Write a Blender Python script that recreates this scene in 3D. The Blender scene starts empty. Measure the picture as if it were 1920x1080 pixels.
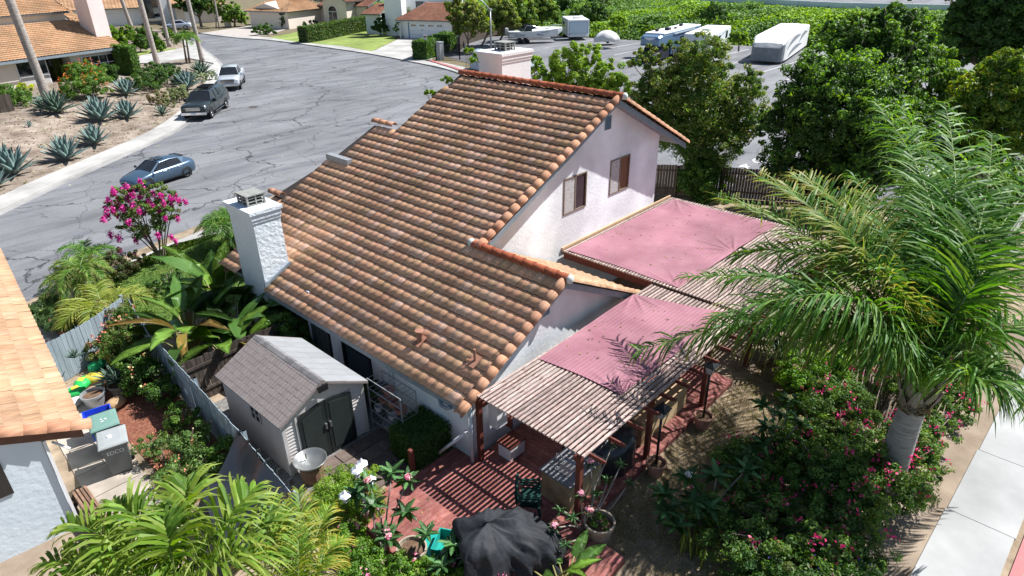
import bpy, math, random, numpy as np
from mathutils import Vector, Matrix, geometry, noise
random.seed(7); rng=np.random.default_rng(7)
PI=math.pi
S=bpy.context.scene
C=S.collection
# ---------------------------------------------------------------- camera
CAM_H=12.5; F=1228.0
def _rot(p,r,y):
    cy,sy=math.cos(y),math.sin(y)
    f=np.array([sy*math.cos(p),cy*math.cos(p),-math.sin(p)]); x=np.array([cy,-sy,0.]); u=np.cross(x,f)
    cr,sr=math.cos(r),math.sin(r)
    return np.array([cr*x+sr*u,-sr*x+cr*u,-f])
MR=_rot(math.radians(27.3),math.radians(-.8),math.radians(47.1))
cd=bpy.data.cameras.new('camera'); cam=bpy.data.objects.new('camera',cd); C.objects.link(cam)
cd.sensor_width=36; cd.lens=36*F/1920; cd.clip_start=.1; cd.clip_end=2000
cam.matrix_world=Matrix.Translation((0,0,CAM_H))@Matrix([list(r) for r in MR.T]).to_4x4()
S.camera=cam
# ---------------------------------------------------------------- light
SUN_EL=53; SUN_AZ=155   # direction the light travels, degrees from +X
w=bpy.data.worlds.new('World'); S.world=w; w.use_nodes=True
nt=w.node_tree; bg=nt.nodes['Background']; sky=nt.nodes.new('ShaderNodeTexSky')
sky.sky_type='NISHITA'; sky.sun_disc=False; sky.sun_elevation=math.radians(SUN_EL)
sky.sun_rotation=math.radians(90-(SUN_AZ-180)); sky.altitude=50; sky.air_density=1; sky.dust_density=.6; sky.ozone_density=1
nt.links.new(sky.outputs[0],bg.inputs[0]); bg.inputs[1].default_value=.066
sl=bpy.data.lights.new('sun','SUN'); sl.energy=5.0; sl.angle=math.radians(.5); sl.color=(1,.985,.965)
so=bpy.data.objects.new('sun',sl); C.objects.link(so)
ld=Vector((math.cos(math.radians(SUN_EL))*math.cos(math.radians(SUN_AZ)),math.cos(math.radians(SUN_EL))*math.sin(math.radians(SUN_AZ)),-math.sin(math.radians(SUN_EL))))
so.rotation_euler=ld.to_track_quat('-Z','Y').to_euler(); so.location=(0,0,40)
S.view_settings.view_transform='Standard'; S.view_settings.look='None'; S.view_settings.exposure=.86; S.view_settings.gamma=1
S.view_settings.use_curve_mapping=False
S.cycles.transparent_max_bounces=6; S.cycles.max_bounces=6
# ---------------------------------------------------------------- place helpers: photo position -> point of the place
def ray(px,py): return np.array([px-960,-(py-540),-F])@MR
def at(px,py,z=0.):
    d=ray(px,py); t=(z-CAM_H)/d[2]; return np.array([d[0]*t,d[1]*t,z])
def deep(px,py,base):   # the point seen at px,py at the same horizontal distance as base
    d=ray(px,py); t=math.hypot(base[0],base[1])/math.hypot(d[0],d[1]); return np.array([d[0]*t,d[1]*t,CAM_H+d[2]*t])
def pxm(p): # metres per photo pixel at p
    return float(-(MR[2]@(np.array(p,float)-[0,0,CAM_H])))/F
# ---------------------------------------------------------------- materials
MATS={}
def mat(name,cols,scale=3.,rough=.8,bump=0.,bscale=30.,stretch=(1,1,1),metal=0.,spec=.3,rand=0.,attr=False,detail=5.,trans=0.,coat=0.,big=0.,bdist=.02):
    if name in MATS: return MATS[name]
    m=bpy.data.materials.new(name); m.use_nodes=True; MATS[name]=m
    n=m.node_tree.nodes; l=m.node_tree.links; b=n['Principled BSDF']
    b.inputs['Roughness'].default_value=rough; b.inputs['Metallic'].default_value=metal
    b.inputs['Specular IOR Level'].default_value=spec
    if coat: b.inputs['Coat Weight'].default_value=coat; b.inputs['Coat Roughness'].default_value=.06
    tc=n.new('ShaderNodeTexCoord'); mp=n.new('ShaderNodeMapping'); mp.inputs['Scale'].default_value=stretch
    l.new(tc.outputs['Object'],mp.inputs[0])
    oi=n.new('ShaderNodeObjectInfo')
    if rand:
        cx=n.new('ShaderNodeCombineXYZ'); ml=n.new('ShaderNodeMath'); ml.operation='MULTIPLY'; ml.inputs[1].default_value=37
        l.new(oi.outputs['Random'],ml.inputs[0]); l.new(ml.outputs[0],cx.inputs[0]); l.new(ml.outputs[0],cx.inputs[2]); l.new(cx.outputs[0],mp.inputs['Location'])
    if attr:
        at_=n.new('ShaderNodeAttribute'); at_.attribute_name='Col'; col=at_.outputs['Color']
    else:
        if len(cols)==1: cols=[tuple(c*.9 for c in cols[0]),tuple(min(1,c*1.08) for c in cols[0])]
        nz=n.new('ShaderNodeTexNoise'); nz.inputs['Scale'].default_value=scale; nz.inputs['Detail'].default_value=detail; nz.inputs['Roughness'].default_value=.62
        l.new(mp.outputs[0],nz.inputs['Vector'])
        rp=n.new('ShaderNodeValToRGB'); e=rp.color_ramp.elements; k=len(cols)
        e[0].position=.3; e[0].color=(*cols[0],1); e[1].position=.7; e[1].color=(*cols[-1],1)
        for i in range(1,k-1):
            x=e.new(.3+.4*i/(k-1)); x.color=(*cols[i],1)
        l.new(nz.outputs[0],rp.inputs[0]); col=rp.outputs[0]
    if big:
        n2=n.new('ShaderNodeTexNoise'); n2.inputs['Scale'].default_value=big; n2.inputs['Detail'].default_value=3; l.new(tc.outputs['Object'],n2.inputs['Vector'])
        mr=n.new('ShaderNodeMapRange'); mr.inputs[1].default_value=.35; mr.inputs[2].default_value=.65; mr.inputs[3].default_value=.78; mr.inputs[4].default_value=1.12
        l.new(n2.outputs[0],mr.inputs[0]); hs=n.new('ShaderNodeHueSaturation'); l.new(mr.outputs[0],hs.inputs['Value']); l.new(col,hs.inputs['Color']); col=hs.outputs[0]
    if rand:
        mr=n.new('ShaderNodeMapRange'); mr.inputs[3].default_value=1-rand; mr.inputs[4].default_value=1+rand; l.new(oi.outputs['Random'],mr.inputs[0])
        hs=n.new('ShaderNodeHueSaturation'); l.new(mr.outputs[0],hs.inputs['Value']); l.new(col,hs.inputs['Color']); col=hs.outputs[0]
    l.new(col,b.inputs['Base Color'])
    if bump:
        bz=n.new('ShaderNodeTexNoise'); bz.inputs['Scale'].default_value=bscale; bz.inputs['Detail'].default_value=6; l.new(mp.outputs[0],bz.inputs['Vector'])
        bp=n.new('ShaderNodeBump'); bp.inputs['Strength'].default_value=bump; bp.inputs['Distance'].default_value=bdist; l.new(bz.outputs[0],bp.inputs['Height']); l.new(bp.outputs[0],b.inputs['Normal'])
    if trans:
        tr=n.new('ShaderNodeBsdfTranslucent'); mx=n.new('ShaderNodeMixShader'); mx.inputs[0].default_value=trans
        hs=n.new('ShaderNodeHueSaturation'); hs.inputs['Value'].default_value=1.5; hs.inputs['Saturation'].default_value=1.15; hs.inputs['Hue'].default_value=.485; l.new(col,hs.inputs['Color'])
        l.new(hs.outputs[0],tr.inputs[0]); l.new(b.outputs[0],mx.inputs[1]); l.new(tr.outputs[0],mx.inputs[2])
        l.new(mx.outputs[0],n['Material Output'].inputs['Surface'])
    return m
def tile_mat(name,cols,moss=.5):
    m=bpy.data.materials.new(name); m.use_nodes=True; n=m.node_tree.nodes; l=m.node_tree.links; b=n['Principled BSDF']
    b.inputs['Roughness'].default_value=.85; b.inputs['Specular IOR Level'].default_value=.25
    oi=n.new('ShaderNodeObjectInfo'); a=n.new('ShaderNodeAttribute'); a.attribute_name='rnd'
    ad=n.new('ShaderNodeMath'); l.new(oi.outputs['Random'],ad.inputs[0]); l.new(a.outputs['Fac'],ad.inputs[1])
    fr=n.new('ShaderNodeMath'); fr.operation='FRACT'; l.new(ad.outputs[0],fr.inputs[0])
    rp=n.new('ShaderNodeValToRGB'); e=rp.color_ramp.elements; k=len(cols); e[0].color=(*cols[0],1); e[1].color=(*cols[-1],1)
    for i in range(1,k-1): x=e.new(i/(k-1)); x.color=(*cols[i],1)
    l.new(fr.outputs[0],rp.inputs[0])
    g=n.new('ShaderNodeNewGeometry'); mp=n.new('ShaderNodeMapping'); mp.inputs['Scale'].default_value=(2.,22,2.); l.new(g.outputs['Position'],mp.inputs[0])
    nz=n.new('ShaderNodeTexNoise'); nz.inputs['Scale'].default_value=1.2; nz.inputs['Detail'].default_value=6; l.new(mp.outputs[0],nz.inputs['Vector'])
    r2=n.new('ShaderNodeValToRGB'); r2.color_ramp.elements[0].position=.35; r2.color_ramp.elements[0].color=(.74,.71,.64,1); r2.color_ramp.elements[1].position=.68; r2.color_ramp.elements[1].color=(1.15,1.1,1.08,1); l.new(nz.outputs[0],r2.inputs[0])
    mx=n.new('ShaderNodeMixRGB'); mx.blend_type='MULTIPLY'; mx.inputs[0].default_value=1; l.new(rp.outputs[0],mx.inputs[1]); l.new(r2.outputs[0],mx.inputs[2])
    nb=n.new('ShaderNodeTexNoise'); nb.inputs['Scale'].default_value=1.1; nb.inputs['Detail'].default_value=8; nb.inputs['Roughness'].default_value=.7; l.new(g.outputs['Position'],nb.inputs['Vector'])
    r3=n.new('ShaderNodeValToRGB'); r3.color_ramp.elements[0].position=.5; r3.color_ramp.elements[0].color=(0,0,0,1); r3.color_ramp.elements[1].position=.75; r3.color_ramp.elements[1].color=(moss,moss,moss,1); l.new(nb.outputs[0],r3.inputs[0])
    m2=n.new('ShaderNodeMixRGB'); l.new(r3.outputs[0],m2.inputs[0]); l.new(mx.outputs[0],m2.inputs[1]); m2.inputs[2].default_value=(.27,.20,.10,1)
    n4=n.new('ShaderNodeTexNoise'); n4.inputs['Scale'].default_value=2.3; n4.inputs['Detail'].default_value=9; n4.inputs['Roughness'].default_value=.75; 
    mp4=n.new('ShaderNodeMapping'); mp4.inputs['Location'].default_value=(5,9,3); l.new(g.outputs['Position'],mp4.inputs[0]); l.new(mp4.outputs[0],n4.inputs['Vector'])
    r4=n.new('ShaderNodeValToRGB'); r4.color_ramp.elements[0].position=.62; r4.color_ramp.elements[0].color=(0,0,0,1); r4.color_ramp.elements[1].position=.8; r4.color_ramp.elements[1].color=(.7,.7,.7,1); l.new(n4.outputs[0],r4.inputs[0])
    m3=n.new('ShaderNodeMixRGB'); l.new(r4.outputs[0],m3.inputs[0]); l.new(m2.outputs[0],m3.inputs[1]); m3.inputs[2].default_value=(.55,.42,.34,1)
    nn5=n.new('ShaderNodeTexNoise'); nn5.inputs['Scale'].default_value=.45; nn5.inputs['Detail'].default_value=5; l.new(g.outputs['Position'],nn5.inputs['Vector'])
    mr5=n.new('ShaderNodeMapRange'); mr5.inputs[1].default_value=.35; mr5.inputs[2].default_value=.65; mr5.inputs[3].default_value=.80; mr5.inputs[4].default_value=1.14; l.new(nn5.outputs[0],mr5.inputs[0])
    h5=n.new('ShaderNodeHueSaturation'); l.new(mr5.outputs[0],h5.inputs['Value']); l.new(m3.outputs[0],h5.inputs['Color']); l.new(h5.outputs[0],b.inputs['Base Color'])
    bp=n.new('ShaderNodeBump'); bp.inputs['Strength'].default_value=.5; bp.inputs['Distance'].default_value=.01; l.new(nb.outputs[0],bp.inputs['Height']); l.new(bp.outputs[0],b.inputs['Normal'])
    MATS[name]=m; return m
M_tile=tile_mat('clay_tile',[(.70,.40,.25),(.75,.43,.27),(.67,.40,.24),(.80,.49,.34),(.62,.39,.22),(.74,.43,.27),(.72,.39,.25),(.84,.55,.41),(.64,.41,.24)],.38)
M_tilep=tile_mat('pale_clay_tile',[(.42,.26,.165),(.46,.30,.19),(.40,.25,.155),(.48,.33,.22),(.43,.27,.18)],.25)
M_tiler=tile_mat('terracotta_tile',[(.46,.25,.155),(.50,.27,.17),(.46,.27,.18),(.44,.22,.14),(.50,.30,.21)],.15)
M_tilered=tile_mat('red_ridge_tile',[(.36,.10,.05),(.40,.12,.06),(.33,.10,.06),(.42,.15,.08)],.1)
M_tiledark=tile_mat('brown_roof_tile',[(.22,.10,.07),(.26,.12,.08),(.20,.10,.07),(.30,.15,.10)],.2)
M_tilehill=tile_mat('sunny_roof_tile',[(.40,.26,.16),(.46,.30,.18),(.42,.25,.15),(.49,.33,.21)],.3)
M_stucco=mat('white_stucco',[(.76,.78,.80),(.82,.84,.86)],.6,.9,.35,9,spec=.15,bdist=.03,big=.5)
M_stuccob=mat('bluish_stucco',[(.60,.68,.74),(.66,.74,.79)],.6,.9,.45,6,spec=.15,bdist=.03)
M_stuccow=mat('bright_stucco',[(.78,.80,.82),(.84,.85,.86)],.6,.9,.8,7,spec=.15,bdist=.04)
M_cream=mat('cream_stucco',[(.66,.58,.50),(.72,.64,.56)],.6,.9,.2,9,spec=.15)
M_fascia=mat('grey_blue_paint',[(.17,.21,.24),(.24,.28,.31)],4,.6)
M_trim=mat('white_trim',[(.72,.72,.72),(.8,.8,.8)],4,.5)
M_glass=mat('dark_glass',[(.012,.014,.016),(.02,.022,.026)],2,.06,spec=.6)
M_black=mat('black_paint',[(.015,.015,.017)],4,.4)
M_rubber=mat('rubber',[(.015,.015,.015)],10,.8)
M_steel=mat('steel',[(.45,.46,.47),(.6,.6,.6)],6,.3,metal=.9)
M_galv=mat('galvanised',[(.30,.32,.33),(.42,.43,.44)],8,.5,metal=.5)
M_slat=mat('weathered_slat',[(.28,.14,.11),(.26,.21,.19),(.42,.31,.27),(.52,.44,.40)],3,.85,stretch=(1.8,12,12),rand=.25)
M_redwood=mat('red_brown_wood',[(.10,.028,.018),(.16,.045,.03)],3,.7,.2,30,stretch=(1,6,6))
M_deck=mat('red_deck',[(.20,.06,.05),(.27,.095,.08),(.33,.15,.13)],1.6,.7,.15,40,stretch=(3,3,3),rand=.16,big=1.3)
M_tarp=mat('mauve_tarp',[(.30,.13,.165),(.34,.16,.195),(.38,.19,.225)],1.0,.7,.15,60,spec=.15,trans=.12,big=.45)
M_conc=mat('pale_concrete',[(.34,.33,.31),(.41,.40,.38)],1.5,.85,.15,60,big=.35)
M_asph=None
# ---------------------------------------------------------------- mesh building
class MB:
    def __init__(s): s.v=[]; s.f=[]; s.m=[]; s.cur=0
    def add(s,vs,fs,m=None):
        o=len(s.v); s.v+= [tuple(map(float,v)) for v in vs]; s.f+=[tuple(i+o for i in f) for f in fs]; s.m+=[s.cur if m is None else m]*len(fs); return s
    def box(s,x0,y0,z0,x1,y1,z1,M=None,m=None):
        vs=[(x,y,z) for z in (z0,z1) for y in (y0,y1) for x in (x0,x1)]
        if M is not None: vs=[M@Vector(v) for v in vs]
        return s.add(vs,[(0,2,3,1),(4,5,7,6),(0,1,5,4),(2,6,7,3),(0,4,6,2),(1,3,7,5)],m)
    def tube(s,pts,rs,n=8,m=None,caps=True):
        pts=[Vector(p) for p in pts]
        if not hasattr(rs,'__len__'): rs=[rs]*len(pts)
        vs=[];k=len(pts); prev=None
        for i,p in enumerate(pts):
            d=(pts[min(i+1,k-1)]-pts[max(i-1,0)]).normalized()
            if prev is None:
                a=d.orthogonal().normalized()
            else:
                a=(prev-d*prev.dot(d)); a=a.normalized() if a.length>1e-5 else d.orthogonal().normalized()
            prev=a; b=d.cross(a)
            for j in range(n):
                t=2*PI*j/n; vs.append(p+(a*math.cos(t)+b*math.sin(t))*rs[i])
        fs=[(i*n+j,i*n+(j+1)%n,(i+1)*n+(j+1)%n,(i+1)*n+j) for i in range(k-1) for j in range(n)]
        if caps: fs+=[tuple(range(n))[::-1],tuple((k-1)*n+j for j in range(n))]
        return s.add(vs,fs,m)
    def lathe(s,prof,c=(0,0,0),n=16,m=None,M=None):
        vs=[]
        for r,z in prof:
            for j in range(n):
                t=2*PI*j/n; v=Vector((c[0]+r*math.cos(t),c[1]+r*math.sin(t),c[2]+z)); vs.append(M@v if M is not None else v)
        k=len(prof)
        return s.add(vs,[(i*n+j,i*n+(j+1)%n,(i+1)*n+(j+1)%n,(i+1)*n+j) for i in range(k-1) for j in range(n)],m)
    def grid(s,fn,nu,nv,m=None):
        vs=[fn(i/nu,j/nv) for j in range(nv+1) for i in range(nu+1)]
        return s.add(vs,[(j*(nu+1)+i,j*(nu+1)+i+1,(j+1)*(nu+1)+i+1,(j+1)*(nu+1)+i) for j in range(nv) for i in range(nu)],m)
    def prism(s,poly,h0,h1,fn=None,m=None):   # poly (x,y) extruded z h0..h1; fn maps (x,y,z)->point
        fn=fn or (lambda x,y,z:(x,y,z)); n=len(poly)
        vs=[fn(x,y,h0) for x,y in poly]+[fn(x,y,h1) for x,y in poly]
        tri=geometry.tessellate_polygon([[Vector((x,y,0)) for x,y in poly]])
        ar=sum(poly[i][0]*poly[(i+1)%n][1]-poly[(i+1)%n][0]*poly[i][1] for i in range(n))
        def up(t):
            a,b,c=[poly[i] for i in t]; return t if (b[0]-a[0])*(c[1]-a[1])-(c[0]-a[0])*(b[1]-a[1])>0 else t[::-1]
        tri=[tuple(up(t)) for t in tri]
        fs=[tuple(i+n for i in t) for t in tri]+[t[::-1] for t in tri]
        for i in range(n):
            j=(i+1)%n; q=(i,j,j+n,i+n); fs.append(q if ar>0 else q[::-1])
        return s.add(vs,fs,m)
    def wall(s,outer,holes,t,fn,m=None):  # panel with openings; outer,holes in (a,b); fn(a,b,d) -> point, d 0..t
        loops=[outer]+holes; flat=[p for L in loops for p in L]; n=len(flat)
        tri=geometry.tessellate_polygon([[Vector((a,b,0)) for a,b in L] for L in loops])
        def up(t3):
            a,b,c=[flat[i] for i in t3]; return tuple(t3) if (b[0]-a[0])*(c[1]-a[1])-(c[0]-a[0])*(b[1]-a[1])>0 else tuple(t3)[::-1]
        tri=[up(q) for q in tri]
        vs=[fn(a,b,0) for a,b in flat]+[fn(a,b,t) for a,b in flat]
        fs=list(tri)+[tuple(i+n for i in q)[::-1] for q in tri]; o=0
        for L in loops:
            k=len(L)
            for i in range(k): j=(i+1)%k; fs.append((o+i,o+j,o+j+n,o+i+n))
            o+=k
        return s.add(vs,fs,m)
    def loft(s,secs,close=True,caps=True,m=None):
        n=len(secs[0]); vs=[p for q in secs for p in q]; k=len(secs); fs=[]
        for i in range(k-1):
            for j in range(n if close else n-1): fs.append((i*n+j,i*n+(j+1)%n,(i+1)*n+(j+1)%n,(i+1)*n+j))
        if caps: fs+=[tuple(range(n))[::-1],tuple((k-1)*n+j for j in range(n))]
        return s.add(vs,fs,m)
def wpos(p):
    v=Vector((0,0,0)); 
    while p is not None: v=v+p.location; p=p.parent
    return v
def tag(o,label=None,cat=None,group=None,kind=None):
    if label: o['label']=label
    if cat: o['category']=cat
    if group: o['group']=group
    if kind: o['kind']=kind
    return o
def link(o,parent=None):
    C.objects.link(o)
    if parent is not None: o.parent=parent
    return o
def build(name,mb,mats,parent=None,smooth=False,world=True,bevel=0):
    me=bpy.data.meshes.new(name); vs=mb.v
    if parent is not None and world:
        w0=wpos(parent); vs=[(v[0]-w0.x,v[1]-w0.y,v[2]-w0.z) for v in vs]
    me.from_pydata(vs,[],mb.f)
    for mm in (mats if isinstance(mats,(list,tuple)) else [mats]): me.materials.append(mm)
    if any(mb.m): me.polygons.foreach_set('material_index',mb.m)
    if smooth: me.polygons.foreach_set('use_smooth',[True]*len(me.polygons))
    me.update(); o=bpy.data.objects.new(name,me); link(o,parent)
    if smooth=='auto' or (smooth and smooth is not True):
        pass
    if bevel:
        bv=o.modifiers.new('b','BEVEL'); bv.width=bevel; bv.segments=2; bv.limit_method='ANGLE'
    return o
def top(name,label,cat,loc=(0,0,0),rz=0,group=None):
    o=bpy.data.objects.new(name,None); o.empty_display_size=.3; o.location=[float(c) for c in loc]; o.rotation_euler=(0,0,rz); C.objects.link(o)
    return tag(o,label,cat,group)
def inst(name,me,parent,M):
    o=bpy.data.objects.new(name,me); link(o,parent); o.matrix_basis=M; return o
def copy_tree(o,parent=None):
    c=o.copy(); C.objects.link(c)
    if parent is not None: c.parent=parent
    for ch in list(o.children): copy_tree(ch,c)
    return c
def struct(name,mb,m,smooth=False): return tag(build(name,mb,m,smooth=smooth),kind='structure')
# leaves / cards as one mesh, fast
def cards(name,P,Nn,size,cols,mat_,parent=None,asp=.5,fold=.25,up=None,mix=None):
    """P points (n,3) world, Nn normals (n,3), size (n,), cols (n,3): one diamond leaf of 2 triangles each"""
    n=len(P); P=np.asarray(P,float)
    if parent is not None:
        w0=wpos(parent); P=P-np.array(w0)
    Nn=Nn/np.maximum(np.linalg.norm(Nn,axis=1,keepdims=True),1e-6)
    r=rng.normal(size=(n,3)) if up is None else up+rng.normal(size=(n,3))*.25
    a=r-Nn*(r*Nn).sum(1,keepdims=True); a/=np.maximum(np.linalg.norm(a,axis=1,keepdims=True),1e-6); b=np.cross(Nn,a)
    s=size[:,None]
    V=np.empty((n,4,3)); V[:,0]=P-a*s*.5; V[:,2]=P+a*s*.5-Nn*s*fold*.5; V[:,1]=P+b*s*asp*.5+Nn*s*.08; V[:,3]=P-b*s*asp*.5+Nn*s*.08
    me=bpy.data.meshes.new(name); me.vertices.add(n*4); me.vertices.foreach_set('co',V.ravel())
    idx=np.arange(n)[:,None]*4+np.array([0,1,2,0,2,3])[None]; me.loops.add(n*6); me.loops.foreach_set('vertex_index',idx.ravel().astype(np.int32))
    me.polygons.add(n*2); me.polygons.foreach_set('loop_start',np.arange(n*2,dtype=np.int32)*3); me.polygons.foreach_set('loop_total',np.full(n*2,3,np.int32))
    ca=me.color_attributes.new('Col','FLOAT_COLOR','POINT'); cc=np.ones((n,4,4)); cc[:,:,:3]=np.repeat(cols[:,None,:],4,1); ca.data.foreach_set('color',cc.ravel())
    me.materials.append(mat_); me.update(calc_edges=True); me.validate()
    o=bpy.data.objects.new(name,me); link(o,parent); return o
GB=np.array([1.15,1.30,1.0])
def pal(n,cols,jit=.15,w=None):
    c=np.array(cols,float)[rng.choice(len(cols),n,p=w)]; return np.clip(c*GB*(1+rng.normal(size=(n,1))*jit),.004,1)
M_leaf=mat('leaf',None,attr=True,rough=.50,spec=.35,trans=.42)
M_leafm=mat('leaf_matte',None,attr=True,rough=.6,spec=.35,trans=.35)
M_petal=mat('petal',None,attr=True,rough=.6,trans=.3)
M_bark=mat('bark',[(.10,.075,.055),(.20,.16,.12),(.26,.22,.18)],5,.9,.6,20,stretch=(2,2,.6))
M_soil=mat('soil',[(.07,.04,.025),(.13,.08,.05),(.18,.11,.07)],6,.95,.5,30)
def sph(n):
    v=rng.normal(size=(n,3)); return v/np.linalg.norm(v,axis=1,keepdims=True)
def blob_pts(c,r,n,clump=.2,nc=None,flat=1.,low=-.5):
    """leaf points in clumps over an uneven ellipsoid; returns points and outward normals"""
    nc=nc or max(6,int(n/60)); d=sph(nc*3); d=d[d[:,2]>low][:nc]; nc=len(d)
    cc=d*(rng.uniform(.45,1.02,(nc,1)))*np.array([r,r,r*flat])
    k=rng.integers(0,nc,n); sz=rng.uniform(.6,1.3,nc)[k]
    off=sph(n)*rng.uniform(.2,1,(n,1))**.5*(clump*r*sz)[:,None]; off[:,2]*=.75
    p=cc[k]+off; nn=off/np.maximum(np.linalg.norm(off,axis=1,keepdims=True),1e-6)*.8+d[k]*.4+rng.normal(size=(n,3))*.45; nn[:,2]+=.35
    return p+np.array(c),nn,k
# ================================================================ ground, street, lot
def asphalt(name,base,cr=1.):
    m=bpy.data.materials.new(name); m.use_nodes=True; n=m.node_tree.nodes; l=m.node_tree.links; b=n['Principled BSDF']; b.inputs['Roughness'].default_value=.8; b.inputs['Specular IOR Level'].default_value=.3
    g=n.new('ShaderNodeNewGeometry'); pos=g.outputs['Position']
    def noise(sc,det,loc=(0,0,0),st=(1,1,1),rot=0):
        mp=n.new('ShaderNodeMapping'); mp.inputs['Location'].default_value=loc; mp.inputs['Scale'].default_value=st; mp.inputs['Rotation'].default_value=(0,0,rot); l.new(pos,mp.inputs[0])
        z=n.new('ShaderNodeTexNoise'); z.inputs['Scale'].default_value=sc; z.inputs['Detail'].default_value=det; z.inputs['Roughness'].default_value=.6; l.new(mp.outputs[0],z.inputs['Vector']); return z
    def ramp(src,p0,c0,p1,c1):
        r=n.new('ShaderNodeValToRGB'); r.color_ramp.elements[0].position=p0; r.color_ramp.elements[0].color=(*c0,1); r.color_ramp.elements[1].position=p1; r.color_ramp.elements[1].color=(*c1,1); l.new(src,r.inputs[0]); return r.outputs[0]
    def mixm(a,bb,mode='MULTIPLY',f=1.):
        x=n.new('ShaderNodeMixRGB'); x.blend_type=mode; x.inputs[0].default_value=f; l.new(a,x.inputs[1]); l.new(bb,x.inputs[2]); return x.outputs[0]
    c=ramp(noise(.12,6).outputs[0],.35,[k*.80 for k in base],.65,[k*1.12 for k in base])
    c=mixm(c,ramp(noise(.16,5,(3,1,0),(1,5,1),-.75).outputs[0],.36,(.72,.72,.74),.56,(1.06,1.06,1.05)))
    c=mixm(c,ramp(noise(14,8).outputs[0],.2,(.8,.8,.8),.8,(1.18,1.18,1.18)))
    wn=noise(.5,6,(9,2,0)); 
    for sc,wd,s2,amp in ((.10,.009,(1,1.4,1),2.6),(.23,.010,(1.4,.8,1),1.5)):
        ad=n.new('ShaderNodeVectorMath'); ad.operation='MULTIPLY_ADD'; ad.inputs[1].default_value=(amp*1.5,amp*1.5,0); l.new(wn.outputs['Color'],ad.inputs[0]); l.new(pos,ad.inputs[2])
        mp=n.new('ShaderNodeMapping'); mp.inputs['Scale'].default_value=s2; l.new(ad.outputs[0],mp.inputs[0])
        v=n.new('ShaderNodeTexVoronoi'); v.feature='DISTANCE_TO_EDGE'; v.inputs['Scale'].default_value=sc; v.voronoi_dimensions='2D'; l.new(mp.outputs[0],v.inputs['Vector'])
        k=.28 if sc<.2 else .50; k=1-(1-k)*cr
        c=mixm(c,ramp(v.outputs['Distance'],wd*.35,(k,k,k*1.02),wd*(1.5 if sc<.2 else 1),(1,1,1)))
    l.new(c,b.inputs['Base Color'])
    nb=noise(60,3); bp=n.new('ShaderNodeBump'); bp.inputs['Strength'].default_value=.3; bp.inputs['Distance'].default_value=.01; l.new(nb.outputs[0],bp.inputs['Height']); l.new(bp.outputs[0],b.inputs['Normal'])
    return m
M_road=asphalt('street_asphalt',(.172,.174,.183)); M_lot=asphalt('lot_asphalt',(.175,.176,.185),.5)
M_dirt=mat('dry_dirt',[(.19,.14,.10),(.27,.21,.155),(.35,.28,.215)],.8,.95,.4,25,detail=9,big=.25)
M_bank=mat('mulch_and_dirt',[(.12,.085,.065),(.20,.155,.12),(.28,.23,.185),(.36,.305,.25)],.9,.95,.6,12,detail=10,big=.2,bdist=.05)
M_yard=mat('dry_lawn_soil',[(.15,.115,.075),(.27,.205,.14),(.35,.275,.20)],1.6,.95,.5,30,detail=9,big=.4)
M_lawn=mat('lawn_turf',[(.06,.12,.025),(.10,.17,.035),(.16,.20,.05)],1.2,.9,.5,60,detail=9,big=.3)
M_mulchred=mat('red_mulch',[(.10,.03,.02),(.19,.07,.04),(.26,.13,.08)],12,.95,.8,30,detail=8)
M_brickred=mat('red_brick_paving',[(.25,.07,.05),(.32,.11,.08)],6,.85,.3,40,rand=.2)
M_kerbred=mat('red_kerb_paint',[(.36,.12,.12),(.42,.16,.16)],3,.7,.1,30)
M_paver=mat('dark_paver',[(.10,.075,.065),(.16,.12,.10)],5,.85,.4,30,rand=.2)
mb=MB(); mb.prism([(-700,-700),(900,-700),(900,900),(-700,900)],-.9,-.5); struct('ground',mb,M_dirt)
FAR=[(-14,30),(-4,36.8),(6.05,44.7),(9.6,47.7),(13.5,50.6),(18.7,54.6),(22.3,58.3),(27,64.6),(31.4,71.4),(35.4,78.7),(39.9,89.5),(43.7,101.5),(48.3,116.5)]
FARB=[(54.2,125.6),(54.8,113.9),(56.6,105),(57,94),(56.9,79.5),(55.6,67.4),(54.3,60),(50.5,50.5)]
NEAR=[(44,44),(34,39.5),(22,35.2),(10.5,32.3),(7.7,31.4),(3,29.4),(-3,26.5),(-20,17)]
mb=MB(); mb.prism([(-30,8),(-14,28)]+FAR[0:]+[(46,130),(50,140)]+FARB+NEAR[0:]+[(-20,13)],-.5,-.12)
struct('street',mb,M_road)
LOT=[(31.3,20.6),(33.9,14.8),(42,0),(56,-24),(112,-22),(106,0),(99,25),(95.5,40),(92,54),(89.6,64),(88,76),(80,80),(70,76),(62,70),(58,58),(53,46),(43,34),(34,27)]
mb=MB(); mb.prism(LOT,-.5,.004); struct('parking_lot',mb,M_lot)
def offs(line,d):
    L=[Vector((x,y)) for x,y in line]; out=[]
    for i,p in enumerate(L):
        t=(L[min(i+1,len(L)-1)]-L[max(i-1,0)]).normalized(); out.append((p.x-t.y*d,p.y+t.x*d))
    return out
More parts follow.
